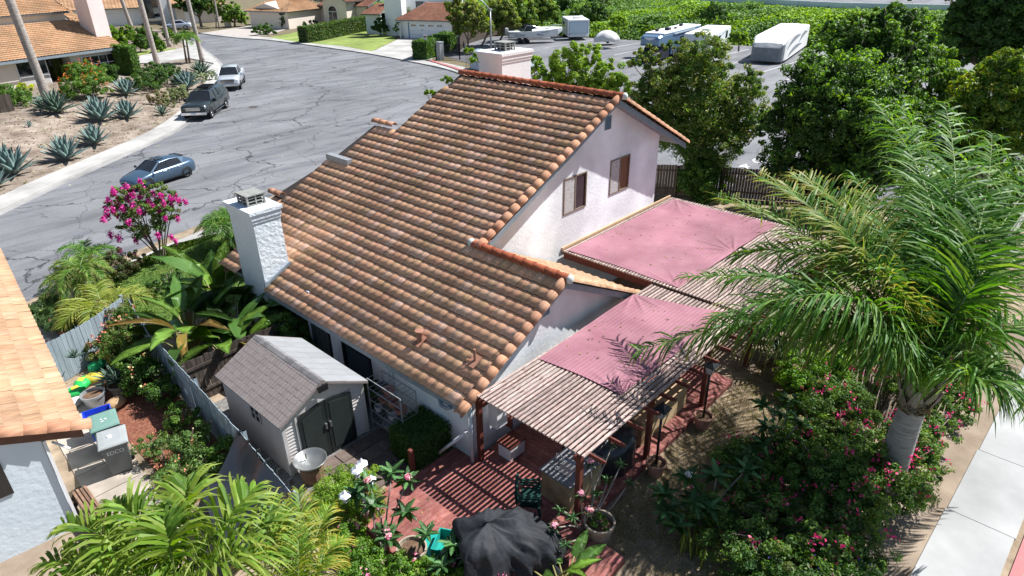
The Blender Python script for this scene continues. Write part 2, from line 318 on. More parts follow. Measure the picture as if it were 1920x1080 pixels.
# kerbs and pavements
def strip(name,line,d0,d1,z,m,joint=None):
    mb=MB(); a=offs(line,d0); b=offs(line,d1)
    for i in range(len(line)-1):
        q=[a[i],a[i+1],b[i+1],b[i]]
        mb.add([(x,y,-.3) for x,y in q]+[(x,y,z) for x,y in q],[(4,5,6,7)[::1],(0,1,5,4),(3,7,6,2)])
    return struct(name,mb,m)
def dense(line,s=1.5):
    out=[]
    L=[Vector(p) for p in line]; 
    for i in range(len(L)-1):
        p0=L[max(i-1,0)];p1=L[i];p2=L[i+1];p3=L[min(i+2,len(L)-1)]; k=max(1,int((p2-p1).length/s))
        for j in range(k):
            t=j/k; out.append(tuple(.5*((2*p1)+(p2-p0)*t+(2*p0-5*p1+4*p2-p3)*t*t+(3*p1-p0-3*p2+p3)*t**3)))
    out.append(tuple(L[-1])); return out
FARD=dense(FAR); FARBD=dense(FARB); NEARD=dense(NEAR)
strip('kerb_far',FARD,-.15,.15,.0,M_conc); strip('pavement_far',FARD,.15,1.5,.03,M_conc)
strip('gutter_far',FARD,-.6,-.15,-.112,mat('gutter_concrete',[(.24,.235,.23),(.32,.31,.30)],1.5,.9,big=.3))
strip('pavement_opposite',FARBD,0,2.3,.012,M_conc)
strip('pavement_near',NEARD,0,1.3,.012,M_conc)
RED=[(57.6,67.4),(55.4,60.4),(52.4,52.6),(50.5,50.0)]
strip('red_kerb',RED,-.2,.25,.10,M_kerbred)
# home yard slab (top z = 0)
yard=[(-20,14.5),(-3,27.2),(3,30.2),(7.7,32.2),(10.5,33.1),(22,36),(34,40.3),(43.5,44.6),(50,50),(53,46),(43,34),(34,27),(31.3,20.6),(33.9,14.8),(42,0),(56,-24),(40,-60),(1.9,-60),(1.62,13),(1.45,16.6),(1.9,17.4)]
mb=MB(); mb.prism(yard,-.45,0.); struct('yard_ground',mb,M_yard)
# side garden surfaces
def sheet(name,poly,z,m): 
    mb=MB(); mb.prism(poly,z-.05,z); return struct(name,mb,m)
sheet('front_lawn',[(6.2,25.2),(8.8,23.2),(10.4,24.5),(13,25),(14.5,31.4),(10.3,32.0),(7.8,31.2),(5.8,30.2)],.012,M_lawn)
sheet('flower_bed',[(3.35,14.5),(4.95,14.3),(5.2,20),(5.9,24.4),(3.9,23.4),(3.3,20)],.02,M_mulchred)
sheet('gravel_strip',[(5.0,12.6),(9.2,12.6),(9.2,18.2),(5.1,18.2)],.008,mat('grey_gravel',[(.10,.095,.09),(.17,.16,.15),(.25,.24,.22)],9,.95,.8,40))
sheet('dirt_verge',[(8,.05),(8,1.7),(30,.4),(30,-.5),(20,-.35)],.01,M_dirt)
# concrete side walk: separate slabs
t=top('side_path','narrow concrete path of square slabs between the bins and the neighbour house','path',(2.6,18,0)); 
y=13.0
while y<22.5:
    x0=1.72+.11*(y-16.7)*.55; mb=MB(); mb.prism([(x0,y),(x0+1.35,y),(x0+1.48,y+1.17),(x0+.08,y+1.17)],-.05,.03); build('slab',mb,mat('path_concrete',[(.27,.23,.19),(.36,.31,.26),(.43,.38,.32)],1.3,.9,.15,40,big=.9,rand=.08),t); y+=1.2
# public sidewalk, right
t=top('sidewalk','wide pale concrete sidewalk along the flowering hedge at the right edge','sidewalk',(16,-.6,0))
x=4.; k=0
while x<40:
    a0=.36-(x-13)*.045; a1=.36-(x+1.6-13)*.045
    mb=MB(); mb.prism([(x,a0-1.42),(x+2.98,a1-1.46),(x+2.98,a1-.03),(x,a0)],-.05,.05); build('slab',mb,mat('sidewalk_concrete',[(.31,.31,.305),(.37,.37,.365)],1.2,.85,.12,50,big=.3,rand=.04),t); x+=3.0
mb=MB(); mb.prism([(4,-.78),(4,-1.0),(40,-2.6),(40,-2.4)],-.3,.05); struct('red_kerb_near',mb,M_kerbred)
mb=MB(); mb.prism([(0,-.95),(0,-60),(60,-60),(60,-3.2)],-.3,.004); struct('side_street',mb,M_road)
# ================================================================ roof tiles
EX,TW=.381,.330     # exposure down the slope, width of a tile
M_felt=mat('roof_felt',[(.03,.022,.02),(.05,.04,.035)],4,.9)
M_nose=mat('painted_shade_tile_nose',[(.07,.04,.03),(.13,.07,.05)],9,.9)  # shade painted in: dark tile fronts deepen the shadow line under each course
def tile_mesh(name,m,w=TW,L=.45,h=.024):
    mb=MB(); prof=[]
    for k in range(9):
        t=k/8; b_=t*w
        z=h*(.5-.5*math.cos(2*PI*min(1,t*1.0)))
        prof.append((b_,z))
    n=len(prof); vs=[]
    for a,dz,k in ((-L,-.008,1),(0,.043,1.45)):
        for b_,z in prof: vs.append((a,b_,z*k+dz))
    for b_,z in prof: vs.append((-.004,b_,z*.9+.002))
    fs=[(i,i+n,i+1+n,i+1) for i in range(n-1)]+[(i+n,i+2*n,i+1+2*n,i+1+n) for i in range(n-1)]
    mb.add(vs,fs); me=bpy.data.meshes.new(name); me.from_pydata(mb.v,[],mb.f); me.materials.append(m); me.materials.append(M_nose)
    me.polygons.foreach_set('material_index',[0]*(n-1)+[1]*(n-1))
    me.polygons.foreach_set('use_smooth',[i<n-1 for i in range(len(me.polygons))]); me.update(); return me
def frame(p,a,b):
    a=Vector(a).normalized(); b=Vector(b).normalized(); n=a.cross(b).normalized(); return Matrix(((a.x,b.x,n.x,p[0]),(a.y,b.y,n.y,p[1]),(a.z,b.z,n.z,p[2]),(0,0,0,1)))
def tile_field(roof,org,a,b,rows,c0,c1,keep,m,nind,stuffname='tile_field',seed=3,scale=1.,near=None):
    """org eave corner (top of tiles), a unit vector down the slope, b across. row 0 at the eave."""
    R=random.Random(seed); me=tile_mesh('tile',m); 
    a=Vector(a).normalized(); b=Vector(b).normalized(); n=a.cross(b); 
    if n.z<0: n=-n; 
    off=wpos(roof); lst=[]
    flip=(a.cross(b)).z<0
    for r in range(rows):
        for c in range(c0,c1):
            p=Vector(org)-a*(r*EX*scale)+b*(c*TW*scale)
            q=p-a*.2*scale+b*.16*scale
            if keep(q.x,q.y,r,c): lst.append(p)
    dist=lambda p:(p-Vector((0,0,CAM_H))).length
    lst.sort(key=dist); ind=lst[:nind]; rest=lst[nind:]
    bb=-b if flip else b
    for p in ind:
        pp=p+b*TW*scale if flip else p
        mt=frame(pp-off+n*R.uniform(-.006,.008),a+n*R.uniform(-.012,.012),bb+a*R.uniform(-.015,.015))
        if scale!=1: mt=mt@Matrix.Scale(scale,4)
        inst('tile',me,roof,mt)
    if rest:
        base=np.array([v.co[:] for v in me.vertices]); nv=len(base); F_=[tuple(f.vertices) for f in me.polygons]
        V=np.empty((len(rest)*nv,3)); rn=np.empty(len(rest)*nv)
        for i,p in enumerate(rest):
            pp=p+b*TW*scale if flip else p
            mt=frame(pp-off+n*R.uniform(-.006,.008),a+n*R.uniform(-.012,.012),bb+a*R.uniform(-.015,.015))
            if scale!=1: mt=mt@Matrix.Scale(scale,4)
            A=np.array(mt); V[i*nv:(i+1)*nv]=base@A[:3,:3].T+A[:3,3]; rn[i*nv:(i+1)*nv]=R.random()
        Fa=np.array(F_,dtype=np.int32); idx=(Fa[None]+np.arange(len(rest))[:,None,None]*nv).reshape(-1)
        me2=bpy.data.meshes.new(stuffname); me2.vertices.add(len(V)); me2.vertices.foreach_set('co',V.ravel()); nf=len(rest)*len(F_)
        me2.loops.add(nf*4); me2.loops.foreach_set('vertex_index',idx); me2.polygons.add(nf); me2.polygons.foreach_set('loop_start',np.arange(nf,dtype=np.int32)*4); me2.polygons.foreach_set('loop_total',np.full(nf,4,np.int32))
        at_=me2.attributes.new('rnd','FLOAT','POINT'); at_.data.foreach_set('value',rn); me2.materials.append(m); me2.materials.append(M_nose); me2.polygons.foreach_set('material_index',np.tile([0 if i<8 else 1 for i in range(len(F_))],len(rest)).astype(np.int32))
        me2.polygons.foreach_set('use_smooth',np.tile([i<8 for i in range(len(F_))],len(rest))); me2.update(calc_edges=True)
        o=bpy.data.objects.new(stuffname,me2); link(o,roof); tag(o,kind='stuff')
def barrel_mesh(name,m,L=.46,r0=.085,r1=.115,arc=200):
    mb=MB(); n=9; vs=[]
    for x,r in ((0,r0),(L,r1)):
        for q in (r,r-.02):
            for k in range(n):
                t=math.radians(90-arc/2+arc*k/(n-1)); vs.append((x,q*math.cos(t),q*math.sin(t)))
    fs=[]
    for k in range(n-1):
        fs+=[(k,k+1,2*n+k+1,2*n+k),(n+k+1,n+k,3*n+k,3*n+k+1),(2*n+k,2*n+k+1,3*n+k+1,3*n+k),(k+1,k,n+k,n+k+1)]
    mb.add(vs,fs); me=bpy.data.meshes.new(name); me.from_pydata(mb.v,[],mb.f); me.materials.append(m)
    me.polygons.foreach_set('use_smooth',[i%4<2 for i in range(len(me.polygons))]); me.update(); return me
def barrels(name,me,roof,p,q,sp=.4,up=(0,0,1),lift=.0,tilt=.028,seed=1):
    """overlapping half-round tiles from p (high end) to q"""
    R=random.Random(seed); p=Vector(p); q=Vector(q); d=(q-p); n=max(1,round(d.length/sp)); d.normalize(); u=Vector(up); s=u.cross(d).normalized(); u=d.cross(s)
    off=wpos(roof); st=(q-p).length/n
    for i in range(n):
        o=p+d*(st*i)+u*lift-off; dd=(d+u*(tilt+R.uniform(-.01,.01))+s*R.uniform(-.015,.015)).normalized(); ss=u.cross(dd).normalized(); uu=dd.cross(ss)
        inst(name,me,roof,Matrix(((dd.x,ss.x,uu.x,o.x),(dd.y,ss.y,uu.y,o.y),(dd.z,ss.z,uu.z,o.z),(0,0,0,1))))
# ================================================================ the house
SL=.505; EZ=2.25; EXX=8.87; RX=19.9; RZ=EZ+SL*(RX-EXX); R2X=12.95; R2Z=EZ+SL*(R2X-EXX)
zr=lambda x:EZ+SL*(x-EXX)
H=top('tiled_house','white stucco two storey house with a long orange clay tile roof in the middle','house',(9.32,10.19,0))
wa=MB()
T=.14
# front low gable wall (faces -Y)
def fy(y0): return lambda a,b,d:(a,y0+d,b)
wa.wall([(9.32,0),(16.6,0),(16.6,R2Z-SL*(16.6-R2X)-T),(R2X,R2Z-T),(9.32,zr(9.32)-T)],[],.15,fy(10.30))
# left wall (faces -X)
wa.wall([(18.06,0),(10.45,0),(10.45,zr(9.32)-T),(18.06,zr(9.32)-T)][::1],[[(16.75,.55),(17.85,.55),(17.85,2.0),(16.75,2.0)],[(14.55,.05),(16.1,.05),(16.1,2.1),(14.55,2.1)]],.12,lambda a,b,d:(9.32+d,a,b))
wa.box(9.44,17.9,0,11.2,18.06,2.6); wa.box(11.0,18.06,0,11.2,22.65,3.1)
wa.box(11.2,22.5,0,15.9,22.65,3.2); wa.box(15.75,20.6,0,15.9,22.5,5.2)
# upper gable wall
W1=[(17.55,3.94),(18.90,3.94),(18.90,5.30),(17.55,5.30)]; W2=[(20.4,3.94),(21.72,3.94),(21.72,5.33),(20.4,5.33)]; VT=[(19.88,6.58),(20.28,6.58),(20.28,7.08),(19.88,7.08)]
wa.wall([(11.5,2.6),(14.2,2.6),(14.2,0),(23.87,0),(23.87,RZ-SL*(23.87-RX)-T),(RX,RZ-T),(11.5,zr(11.5)-T)],[W1,W2,VT],.15,fy(13.75))
wa.box(16.45,10.45,0,16.6,13.75,R2Z-SL*(16.6-R2X)-T); wa.box(23.72,13.9,0,23.87,21.0,RZ-SL*(23.87-RX)-T)
wa.wall([(12.5,2.6),(23.87,0),(23.87,RZ-SL*(23.87-RX)-T),(RX,RZ-T),(12.5,zr(12.5)-T)],[],.15,fy(20.9))
build('wall',wa,M_stucco,H)
# roof decks (slabs under the tiles)
def slab(poly,zf,th=.13,lift=-.045):
    mb=MB(); n=len(poly); tri=geometry.tessellate_polygon([[Vector((x,y,0)) for x,y in poly]])
    vs=[(x,y,zf(x,y)+lift) for x,y in poly]+[(x,y,zf(x,y)+lift-th) for x,y in poly]
    fs=[tuple(t) for t in tri]+[tuple(i+n for i in t)[::-1] for t in tri]+[(i,(i+1)%n,(i+1)%n+n,i+n) for i in range(n)]
    mb.add(vs,fs[:len(tri)],1); mb.add(vs,fs[len(tri):],0); return mb
POLY=[(8.95,9.98),(R2X,10.05),(R2X,13.4),(RX,13.2),(RX,21.35),(16.45,21.6),(16.4,23.0),(14.3,23.3),(12.0,24.2),(10.7,24.1),(10.7,23.1),(8.95,23.1),(8.95,21.62),(9.98,21.62),(9.98,19.83),(8.95,19.83)]
roofA=build('roof',slab(POLY,lambda x,y:zr(x)),[M_fascia,M_felt],H)
POLYB=[(R2X,10.05),(17.0,10.05),(17.0,13.74),(R2X,13.74)]
roofB=build('roof',slab(POLYB,lambda x,y:R2Z-SL*(x-R2X)),[M_fascia,M_felt],H)
POLYC=[(RX,13.2),(24.95,13.2),(24.95,21.35),(RX,21.35)]
roofC=build('roof',slab(POLYC,lambda x,y:RZ-SL*(x-RX)),[M_fascia,M_felt],H)
cs=1/math.sqrt(1+SL*SL)
A_=(-cs,0,-SL*cs); B_=(0,1,0)
def keepA(x,y,r,c):
    if x<R2X: lo=10.02
    else: lo=13.34-(x-R2X)*.03
    hi=23.35
    if x<9.98 and 19.75<y<21.7: return False
    if x>16.35: hi=21.45-(x-16.4)*.05
    elif x>14.3: hi=22.95
    elif x>12.05: hi=23.55
    elif x>10.7: hi=24.1
    else: hi=23.1
    return lo<y<hi and x<RX-.16 and not (y<13.7 and R2X-.17<x<R2X)
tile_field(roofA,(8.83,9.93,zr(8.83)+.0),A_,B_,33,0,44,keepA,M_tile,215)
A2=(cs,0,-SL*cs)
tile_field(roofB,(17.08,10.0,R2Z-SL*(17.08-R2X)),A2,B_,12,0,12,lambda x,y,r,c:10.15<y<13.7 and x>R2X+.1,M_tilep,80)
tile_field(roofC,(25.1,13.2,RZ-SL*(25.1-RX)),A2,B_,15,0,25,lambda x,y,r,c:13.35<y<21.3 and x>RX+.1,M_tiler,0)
me_ridge=barrel_mesh('ridge_tile',M_tilered,.50,.125,.14,210); me_rake=barrel_mesh('rake_tile',M_tiler,.47,.145,.155,180)
barrels('ridge_tile',me_ridge,roofA,(RX,21.35,RZ+.06),(RX,13.05,RZ+.06),.44)
barrels('ridge_tile',me_ridge,roofB,(R2X,13.7,R2Z+.06),(R2X,9.95,R2Z+.06),.44,seed=4)
barrels('rake_tile',me_rake,roofA,(R2X-.05,10.0,R2Z+.0),(8.75,9.95,zr(8.75)+.0),.40)
barrels('rake_tile',me_rake,roofA,(RX-.05,13.18,RZ+.0),(R2X-.05,13.38,R2Z+.02),.40,seed=2)
barrels('rake_tile',barrel_mesh('rake_tile',M_tilep,.45,.1,.13,185),roofB,(R2X+.1,10.02,R2Z-.03),(17.15,10.0,R2Z-SL*(17.15-R2X)),.40,seed=3)
barrels('rake_tile',me_rake,roofC,(RX+.1,13.18,RZ-.03),(25.15,13.2,RZ-SL*(25.15-RX)),.40,seed=5)
barrels('ridge_tile',me_rake,roofA,(16.45,23.1,6.16),(16.45,21.7,6.16),.42,seed=6); barrels('ridge_tile',me_rake,roofA,(12.0,24.4,3.95),(12.0,23.5,3.95),.42,seed=7)
M_mortar=mat('pale_mortar',[(.45,.50,.48),(.58,.60,.57)],6,.9,.4,30)
for p in ((RX,12.99,RZ+.10),(R2X,9.86,R2Z+.10),(R2X-.02,13.72,R2Z+.12)):
    mb=MB(); mb.lathe([(.001,.11),(.08,.09),(.12,.03),(.13,-.05),(.10,-.12),(.001,-.14)],p,10); build('mortar_cap',mb,M_mortar,roofA,smooth=True)
mb=MB(); mb.box(14.16,21.95,4.98,14.42,23.45,5.2); build('parapet_cap',mb,M_galv,roofA)
# barge boards
for (x0,z0,x1,z1,y) in ((8.8,zr(8.8),R2X,R2Z,10.0),(R2X,R2Z,17.1,R2Z-SL*(17.1-R2X),10.0),(R2X+.3,R2Z+.15,RX,RZ,13.24),(RX,RZ,25.1,RZ-SL*(25.1-RX),13.16)):
    mb=MB(); mb.add([(x0,y,z0-.06),(x1,y,z1-.06),(x1,y,z1-.26),(x0,y,z0-.26),(x0,y+.045,z0-.06),(x1,y+.045,z1-.06),(x1,y+.045,z1-.26),(x0,y+.045,z0-.26)],[(0,3,2,1),(4,5,6,7),(0,1,5,4),(3,7,6,2),(1,2,6,5),(0,4,7,3)]); build('barge_board',mb,M_fascia,H)
mb=MB(); mb.box(8.86,10.0,2.04,8.9,19.8,2.21); build('fascia_board',mb,M_fascia,H)
# sliding windows with a screen in the left half
M_frame=mat('bronze_frame',[(.16,.12,.09),(.22,.17,.13)],4,.5); M_screen=mat('dusty_screen',[(.30,.29,.28),(.42,.41,.40),(.50,.49,.48)],7,.8,stretch=(1,1,2))
M_wood=mat('inner_wood',[(.14,.06,.03),(.20,.10,.05)],2,.6,stretch=(8,8,1))
for k,(x0,z0,x1,z1) in enumerate(((17.55,3.94,18.90,5.30),(20.4,3.94,21.72,5.33))):
    mb=MB(); y=13.72; f=.05; xm=(x0+x1)/2
    mb.box(x0,y,z0,x0+f,y+.1,z1);mb.box(x1-f,y,z0,x1,y+.1,z1);mb.box(x0+f,y,z0,x1-f,y+.1,z0+f);mb.box(x0+f,y,z1-f,x1-f,y+.1,z1);mb.box(xm-.03,y+.002,z0+f,xm+.03,y+.09,z1-f)
    wf=build('window',mb,M_frame,H)
    mb=MB(); mb.box(x0+f,y+.02,z0+f,xm-.03,y+.035,z1-f); build('insect_screen',mb,M_screen,wf)
    if k==0:
        mb=MB(); mb.box(xm+.03,y+.05,z0+f,x1-f,y+.06,z1-f); build('pane',mb,M_glass,wf)
    else:
        mb=MB(); mb.box(xm+.03,y+.06,z0+f,x1-f,y+.075,z1-f); build('wooden_shutter',mb,M_wood,wf)
def louvre(x0,z0,x1,z1,y):
    mb=MB(); f=.03; mb.box(x0,y-.02,z0,x0+f,y+.1,z1);mb.box(x1-f,y-.02,z0,x1,y+.1,z1);mb.box(x0+f,y-.02,z0,x1-f,y+.1,z0+f);mb.box(x0+f,y-.02,z1-f,x1-f,y+.1,z1); mb.box(x0+f,y+.09,z0+f,x1-f,y+.1,z1-f)
    v=build('gable_vent',mb,mat('vent_blue_grey',[(.20,.27,.33),(.26,.34,.40)],5,.6),H)
    for i in range(5):
        z=z0+f+.02+i*(z1-z0-.1)/5; mb=MB(); mb.add([(x0+f,y-.01,z),(x1-f,y-.01,z),(x1-f,y+.07,z+.07),(x0+f,y+.07,z+.07),(x0+f,y-.01,z+.012),(x1-f,y-.01,z+.012),(x1-f,y+.07,z+.082),(x0+f,y+.07,z+.082)],[(0,3,2,1),(4,5,6,7),(0,1,5,4)]); build('louvre_slat',mb,MATS['vent_blue_grey'],v)
louvre(19.88,6.58,20.28,7.08,13.75); louvre(12.15,3.3,12.6,3.72,10.27)
# shuttered window and glass door under the eave
M_shut=mat('dark_green_grey_board',[(.035,.05,.05),(.06,.075,.075)],4,.5)
mb=MB(); mb.box(9.30,16.75,.55,9.36,17.85,2.0); w_=build('window',mb,M_black,H)
for i in range(4):
    y0=16.80+i*.26; mb=MB(); mb.box(9.27,y0,.6,9.30,y0+.24,1.95); build('shutter_board',mb,M_shut,w_)
mb=MB(); 
for q in ((14.55,.05,14.63,2.1),(16.02,.05,16.1,2.1),(14.63,.05,16.02,.13),(14.63,2.02,16.02,2.1),(14.63,1.45,16.02,1.5)): mb.box(9.29,q[0],q[1],9.40,q[2],q[3])
w_=build('patio_door',mb,M_black,H); mb=MB(); mb.box(9.36,14.63,.13,9.38,16.02,2.02); build('pane',mb,mat('blue_glass',[(.03,.055,.07),(.05,.08,.10)],1,.08,spec=.7),w_)
# chimneys
def chimney(x0,y0,x1,y1,ztop,zb,m):
    mb=MB(); mb.box(x0,y0,zb,x1,y1,ztop-.42); ch=build('chimney',mb,m,H)
    mb=MB(); mb.box(x0-.02,y0-.03,ztop-.42,x1+.02,y1+.03,ztop-.30); mb.box(x0-.05,y0-.06,ztop-.30,x1+.05,y1+.06,ztop-.12); mb.box(x0-.10,y0-.10,ztop-.12,x1+.10,y1+.10,ztop); build('chimney_cap',mb,m,ch)
    xm,ym=(x0+x1)/2,(y0+y1)/2; hx,hy=.30,.32
    mb=MB(); 
    for i in (-1,1):
        for j in (-1,1): mb.box(xm+i*hx-.03,ym+j*hy-.03,ztop,xm+i*hx+.03,ym+j*hy+.03,ztop+.34)
    mb.box(xm-hx-.05,ym-hy-.05,ztop+.34,xm+hx+.05,ym+hy+.05,ztop+.38); mb.box(xm-.02,ym-hy-.02,ztop,xm+.02,ym-hy+.02,ztop+.34); mb.box(xm-hx-.02,ym-.02,ztop,xm-hx+.02,ym+.02,ztop+.34)
    for z in (.02,.13,.24): mb.box(xm-hx-.015,ym-hy-.015,ztop+z,xm+hx+.015,ym+hy+.015,ztop+z+.03)
    mb.box(xm-hx+.06,ym-hy+.06,ztop,xm+hx-.06,ym+hy-.06,ztop+.33,m=1)
    build('spark_arrestor',mb,[mat('flue_grey',[(.22,.22,.20),(.34,.34,.31)],5,.6,metal=.2),M_black],ch); return ch
chimney(8.97,19.90,9.95,21.55,5.02,0,mat('chimney_white',[(.62,.68,.72),(.70,.75,.78)],.8,.9,.8,8,spec=.15,bdist=.05))
chimney(22.15,21.0,24.1,22.45,8.42,0,mat('chimney_pinkish',[(.62,.63,.65),(.70,.71,.73)],.8,.9,.4,8,spec=.15))
mb=MB(); mb.box(8.93,19.815,2.2,9.99,19.84,2.5); mb.add([(8.9,19.80,2.30),(9.99,19.80,2.85),(9.99,19.80,2.95),(8.9,19.80,2.40),(8.9,19.86,2.30),(9.99,19.86,2.85),(9.99,19.86,2.95),(8.9,19.86,2.40)],[(0,1,2,3),(4,7,6,5),(3,2,6,7)]); build('flashing',mb,M_fascia,H)
# roof vents near the eave corner
for (x,y,hh,r) in ((9.75,12.62,.34,.09),(9.95,10.62,.42,.035)):
    z=zr(x); mb=MB(); nn=8
    mb.box(x-.2,y-.13,z+.03,x+.15,y+.15,z+.05,M=None); 
    for i in range(len(mb.v)): v=mb.v[i]; mb.v[i]=(v[0],v[1],v[2]+SL*(v[0]-x)+.03)
    mb.tube([(x,y,z),(x+.0,y,z+hh)],r,10); 
    if r>.05: mb.lathe([(.001,.02),(.14,.0),(.13,.05),(.001,.06)],(x,y,z+hh),10)
    else: mb.tube([(x,y,z+.02),(x-.1,y+.22,z+.05)],.04,6)
    build('roof_vent',mb,mat('rusty_paint',[(.26,.12,.08),(.34,.18,.12)],6,.7),roofA)
# downpipes at the corner
M_pipe=mat('pale_blue_pipe',[(.50,.56,.62),(.58,.64,.70)],4,.5)
mb=MB(); mb.tube([(9.25,10.12,2.2),(9.22,10.12,.05)],.05,8); build('downpipe',mb,M_pipe,H,smooth=True)
mb=MB(); mb.tube([(9.05,10.15,1.25),(8.75,10.95,.3)],.045,8); mb.lathe([(.001,-.04),(.06,-.04),(.06,.05),(.001,.05)],(9.05,10.15,1.27),8); build('drain_pipe',mb,M_trim,H,smooth=True)
mb=MB(); mb.tube([(8.95,11.0,2.08),(8.8,10.75,2.0),(8.8,10.55,1.99),(8.83,10.4,2.08)],.055,8); build('gutter_elbow',mb,M_fascia,H,smooth=True)
mb=MB(); mb.box(9.24,13.45,.05,9.32,13.62,1.6); build('meter_pipe',mb,M_pipe,H)
# ================================================================ pergola over the deck
def pergola(label,root,x0,x1,y0,y1,z,posts,beamy,rx,segs,joff,ov=.42):
    t=top('pergola',label,'pergola',root)
    mp=bpy.data.meshes.new('post')
    for (x,y) in posts:
        mb=MB(); mb.box(x-.065,y-.065,0.02,x+.065,y+.065,z-.26); build('post',mb,M_redwood,t)
    for by in beamy:
        mb=MB(); mb.box(x0+.03,by-.05,z-.30,x1-.03,by-.01,z-.155); mb.box(x0+.03,by+.01,z-.30,x1-.03,by+.05,z-.155); build('beam',mb,M_redwood,t)
    for x in rx:
        mb=MB(); a=y0-ov; mb.add([(x-.022,a,z-.10),(x+.022,a,z-.10),(x-.022,a,z-.045),(x+.022,a,z-.045),(x-.022,a+.12,z-.155),(x+.022,a+.12,z-.155),(x-.022,y1,z-.155),(x+.022,y1,z-.155),(x-.022,y1,z-.045),(x+.022,y1,z-.045)],[(0,1,3,2),(0,4,5,1),(4,6,7,5),(6,8,9,7),(2,3,9,8),(0,2,8,6,4),(1,5,7,9,3)]); build('rafter',mb,M_redwood,t)
    R=random.Random(len(label)); me={}
    n=int((y1-y0)/.122)
    for i in range(n):
        y=y0+.046+i*(y1-y0-.09)/(n-1); cut=[x0]+[x0+(x1-x0)*(k+1)/segs+R.choice(joff) for k in range(segs-1)]+[x1]
        for a,b in zip(cut[:-1],cut[1:]):
            L=round(b-a-.015,2)
            if L not in me:
                mb=MB(); mb.box(0,-.036,-.02,L,.036,.02); q=bpy.data.meshes.new('slat'); q.from_pydata(mb.v,[],mb.f); q.materials.append(M_slat); me[L]=q
            inst('slat',me[L],t,Matrix.Translation(Vector((a,y,z-.022))-t.location)@Matrix.Rotation(R.uniform(-.002,.002),4,'Z')@Matrix.Rotation(R.uniform(-.15,.15),4,'X'))
    return t
rx1=[9.45+.755*k for k in range(11)]
P1=pergola('weathered slat pergola roof over the red deck nearest the house corner',(9.43,6.72,0),9.22,17.45,6.45,9.85,2.52,[(9.43,6.72),(12.5,6.72),(15.6,6.72),(9.45,10.02)],[6.72,9.7],rx1,3,[-.4,0,.4])
P2=pergola('wide slat patio cover against the tall white wall beside the palm fronds',(18.7,6.72,0),17.5,25.3,6.45,13.66,2.60,[(18.7,6.72),(21.8,6.72),(24.95,6.72)],[6.72,13.6],[17.75+.755*k for k in range(11)],2,[-.3,.3])
mb=MB(); mb.box(17.49,9.9,2.32,17.53,13.62,2.55); build('fascia_board',mb,M_redwood,P2)
mb=MB(); mb.box(17.5,13.68,2.60,25.2,13.745,2.70); build('ledger',mb,mat('ochre_board',[(.42,.28,.16),(.5,.35,.22)],3,.8),P2)
def tarp(label,poly,z,pin,n=90,loc=None):
    """poly four corners (x,y) in order; sags between slats, puckers toward pinned corners"""
    P=[Vector(p) for p in poly]; mb=MB()
    def fn(u,v):
        e=1-.025*math.sin(PI*u)*(abs(v-.5)*2)**3; q=P[0].lerp(P[1],u).lerp(P[3].lerp(P[2],u),.5+(v-.5)*e); h=0
        h+=.007*math.sin(q.y/.1225*2*PI)
        for (cx,cy,r) in pin:
            dx,dy=q.x-cx,q.y-cy; d=math.hypot(dx,dy)
            if d<r and d>.02: a=math.atan2(dy,dx); h+=.075*(1-d/r)**1.3*min(1,d/.3)*max(0,math.sin(a*12+cx))**2
        h+=.012*math.sin(q.x*1.3+q.y*.7)
        return (q.x,q.y,z+.012+max(h,-.006))
    mb.grid(fn,n,n); o=build('tarp',mb,M_tarp,smooth=True); return tag(o,label,'tarp',group='mauve shade cloths on the slat covers')
tarp('mauve shade cloth with a puckered corner on the nearer narrow pergola',[(11.5,9.75),(11.62,7.12),(17.3,7.0),(16.4,9.88)],2.53,[(11.62,7.12,1.5),(16.4,9.88,1.6)],120)
tarp('larger mauve shade cloth with long creases below the two upstairs windows',[(17.6,13.5),(17.62,8.95),(25.1,8.8),(25.05,13.45)],2.61,[(25.1,13.4,2),(17.62,8.95,1.8),(21.5,8.9,2.4)],150)
# ================================================================ deck
D=top('deck','red painted timber deck under and beyond the slat pergola','deck',(9.3,8,0))
def board(x0,y0,x1,y1,z=.16):
    mb=MB(); mb.box(x0,y0,z-.035,x1,y1,z); build('board',mb,M_deck,D)
x=9.34
while x<17.4: board(x,6.60,x+.132,10.17); x+=.14
y=5.3
while y<10.8:
    board(5.9+max(0,(8-y))*.0,y,9.33,y+.132); y+=.14
for i in range(3): board(6.6+i*.35,10.86+i*.14,9.26,10.98+i*.14,.15)
mb=MB(); mb.box(9.34,6.57,.0,17.4,6.598,.158); mb.box(5.87,5.28,0,5.898,10.8,.155); mb.box(5.9,5.26,0,9.3,5.29,.155); build('skirt_board',mb,M_deck,D)
mb=MB(); mb.box(5.9,5.3,0.02,9.32,10.8,.12); mb.box(9.36,6.62,.02,17.4,10.17,.12); build('joist_frame',mb,M_black,D)
# ================================================================ plants
G_DARK=[(.030,.062,.018),(.042,.085,.022),(.055,.105,.028),(.075,.14,.03)]
G_MID=[(.05,.10,.025),(.075,.14,.03),(.10,.18,.035),(.13,.20,.04)]
G_LIME=[(.10,.17,.03),(.15,.24,.035),(.20,.29,.04),(.24,.32,.05)]
G_OLIVE=[(.07,.10,.03),(.11,.14,.04),(.15,.17,.05),(.17,.15,.06)]
G_YEL=[(.12,.17,.03),(.20,.24,.035),(.27,.28,.04),(.09,.14,.03)]
def limb(mb,p,q,r0,r1,seg=4,bend=.12,R=random):
    p=Vector(p); q=Vector(q); L=(q-p).length; o1=Vector((R.uniform(-1,1),R.uniform(-1,1),R.uniform(0,.6)))*bend*L
    pts=[p.lerp(q,i/seg)+o1*math.sin(PI*i/seg) for i in range(seg+1)]
    mb.tube(pts,[r0+(r1-r0)*i/seg for i in range(seg+1)],6)
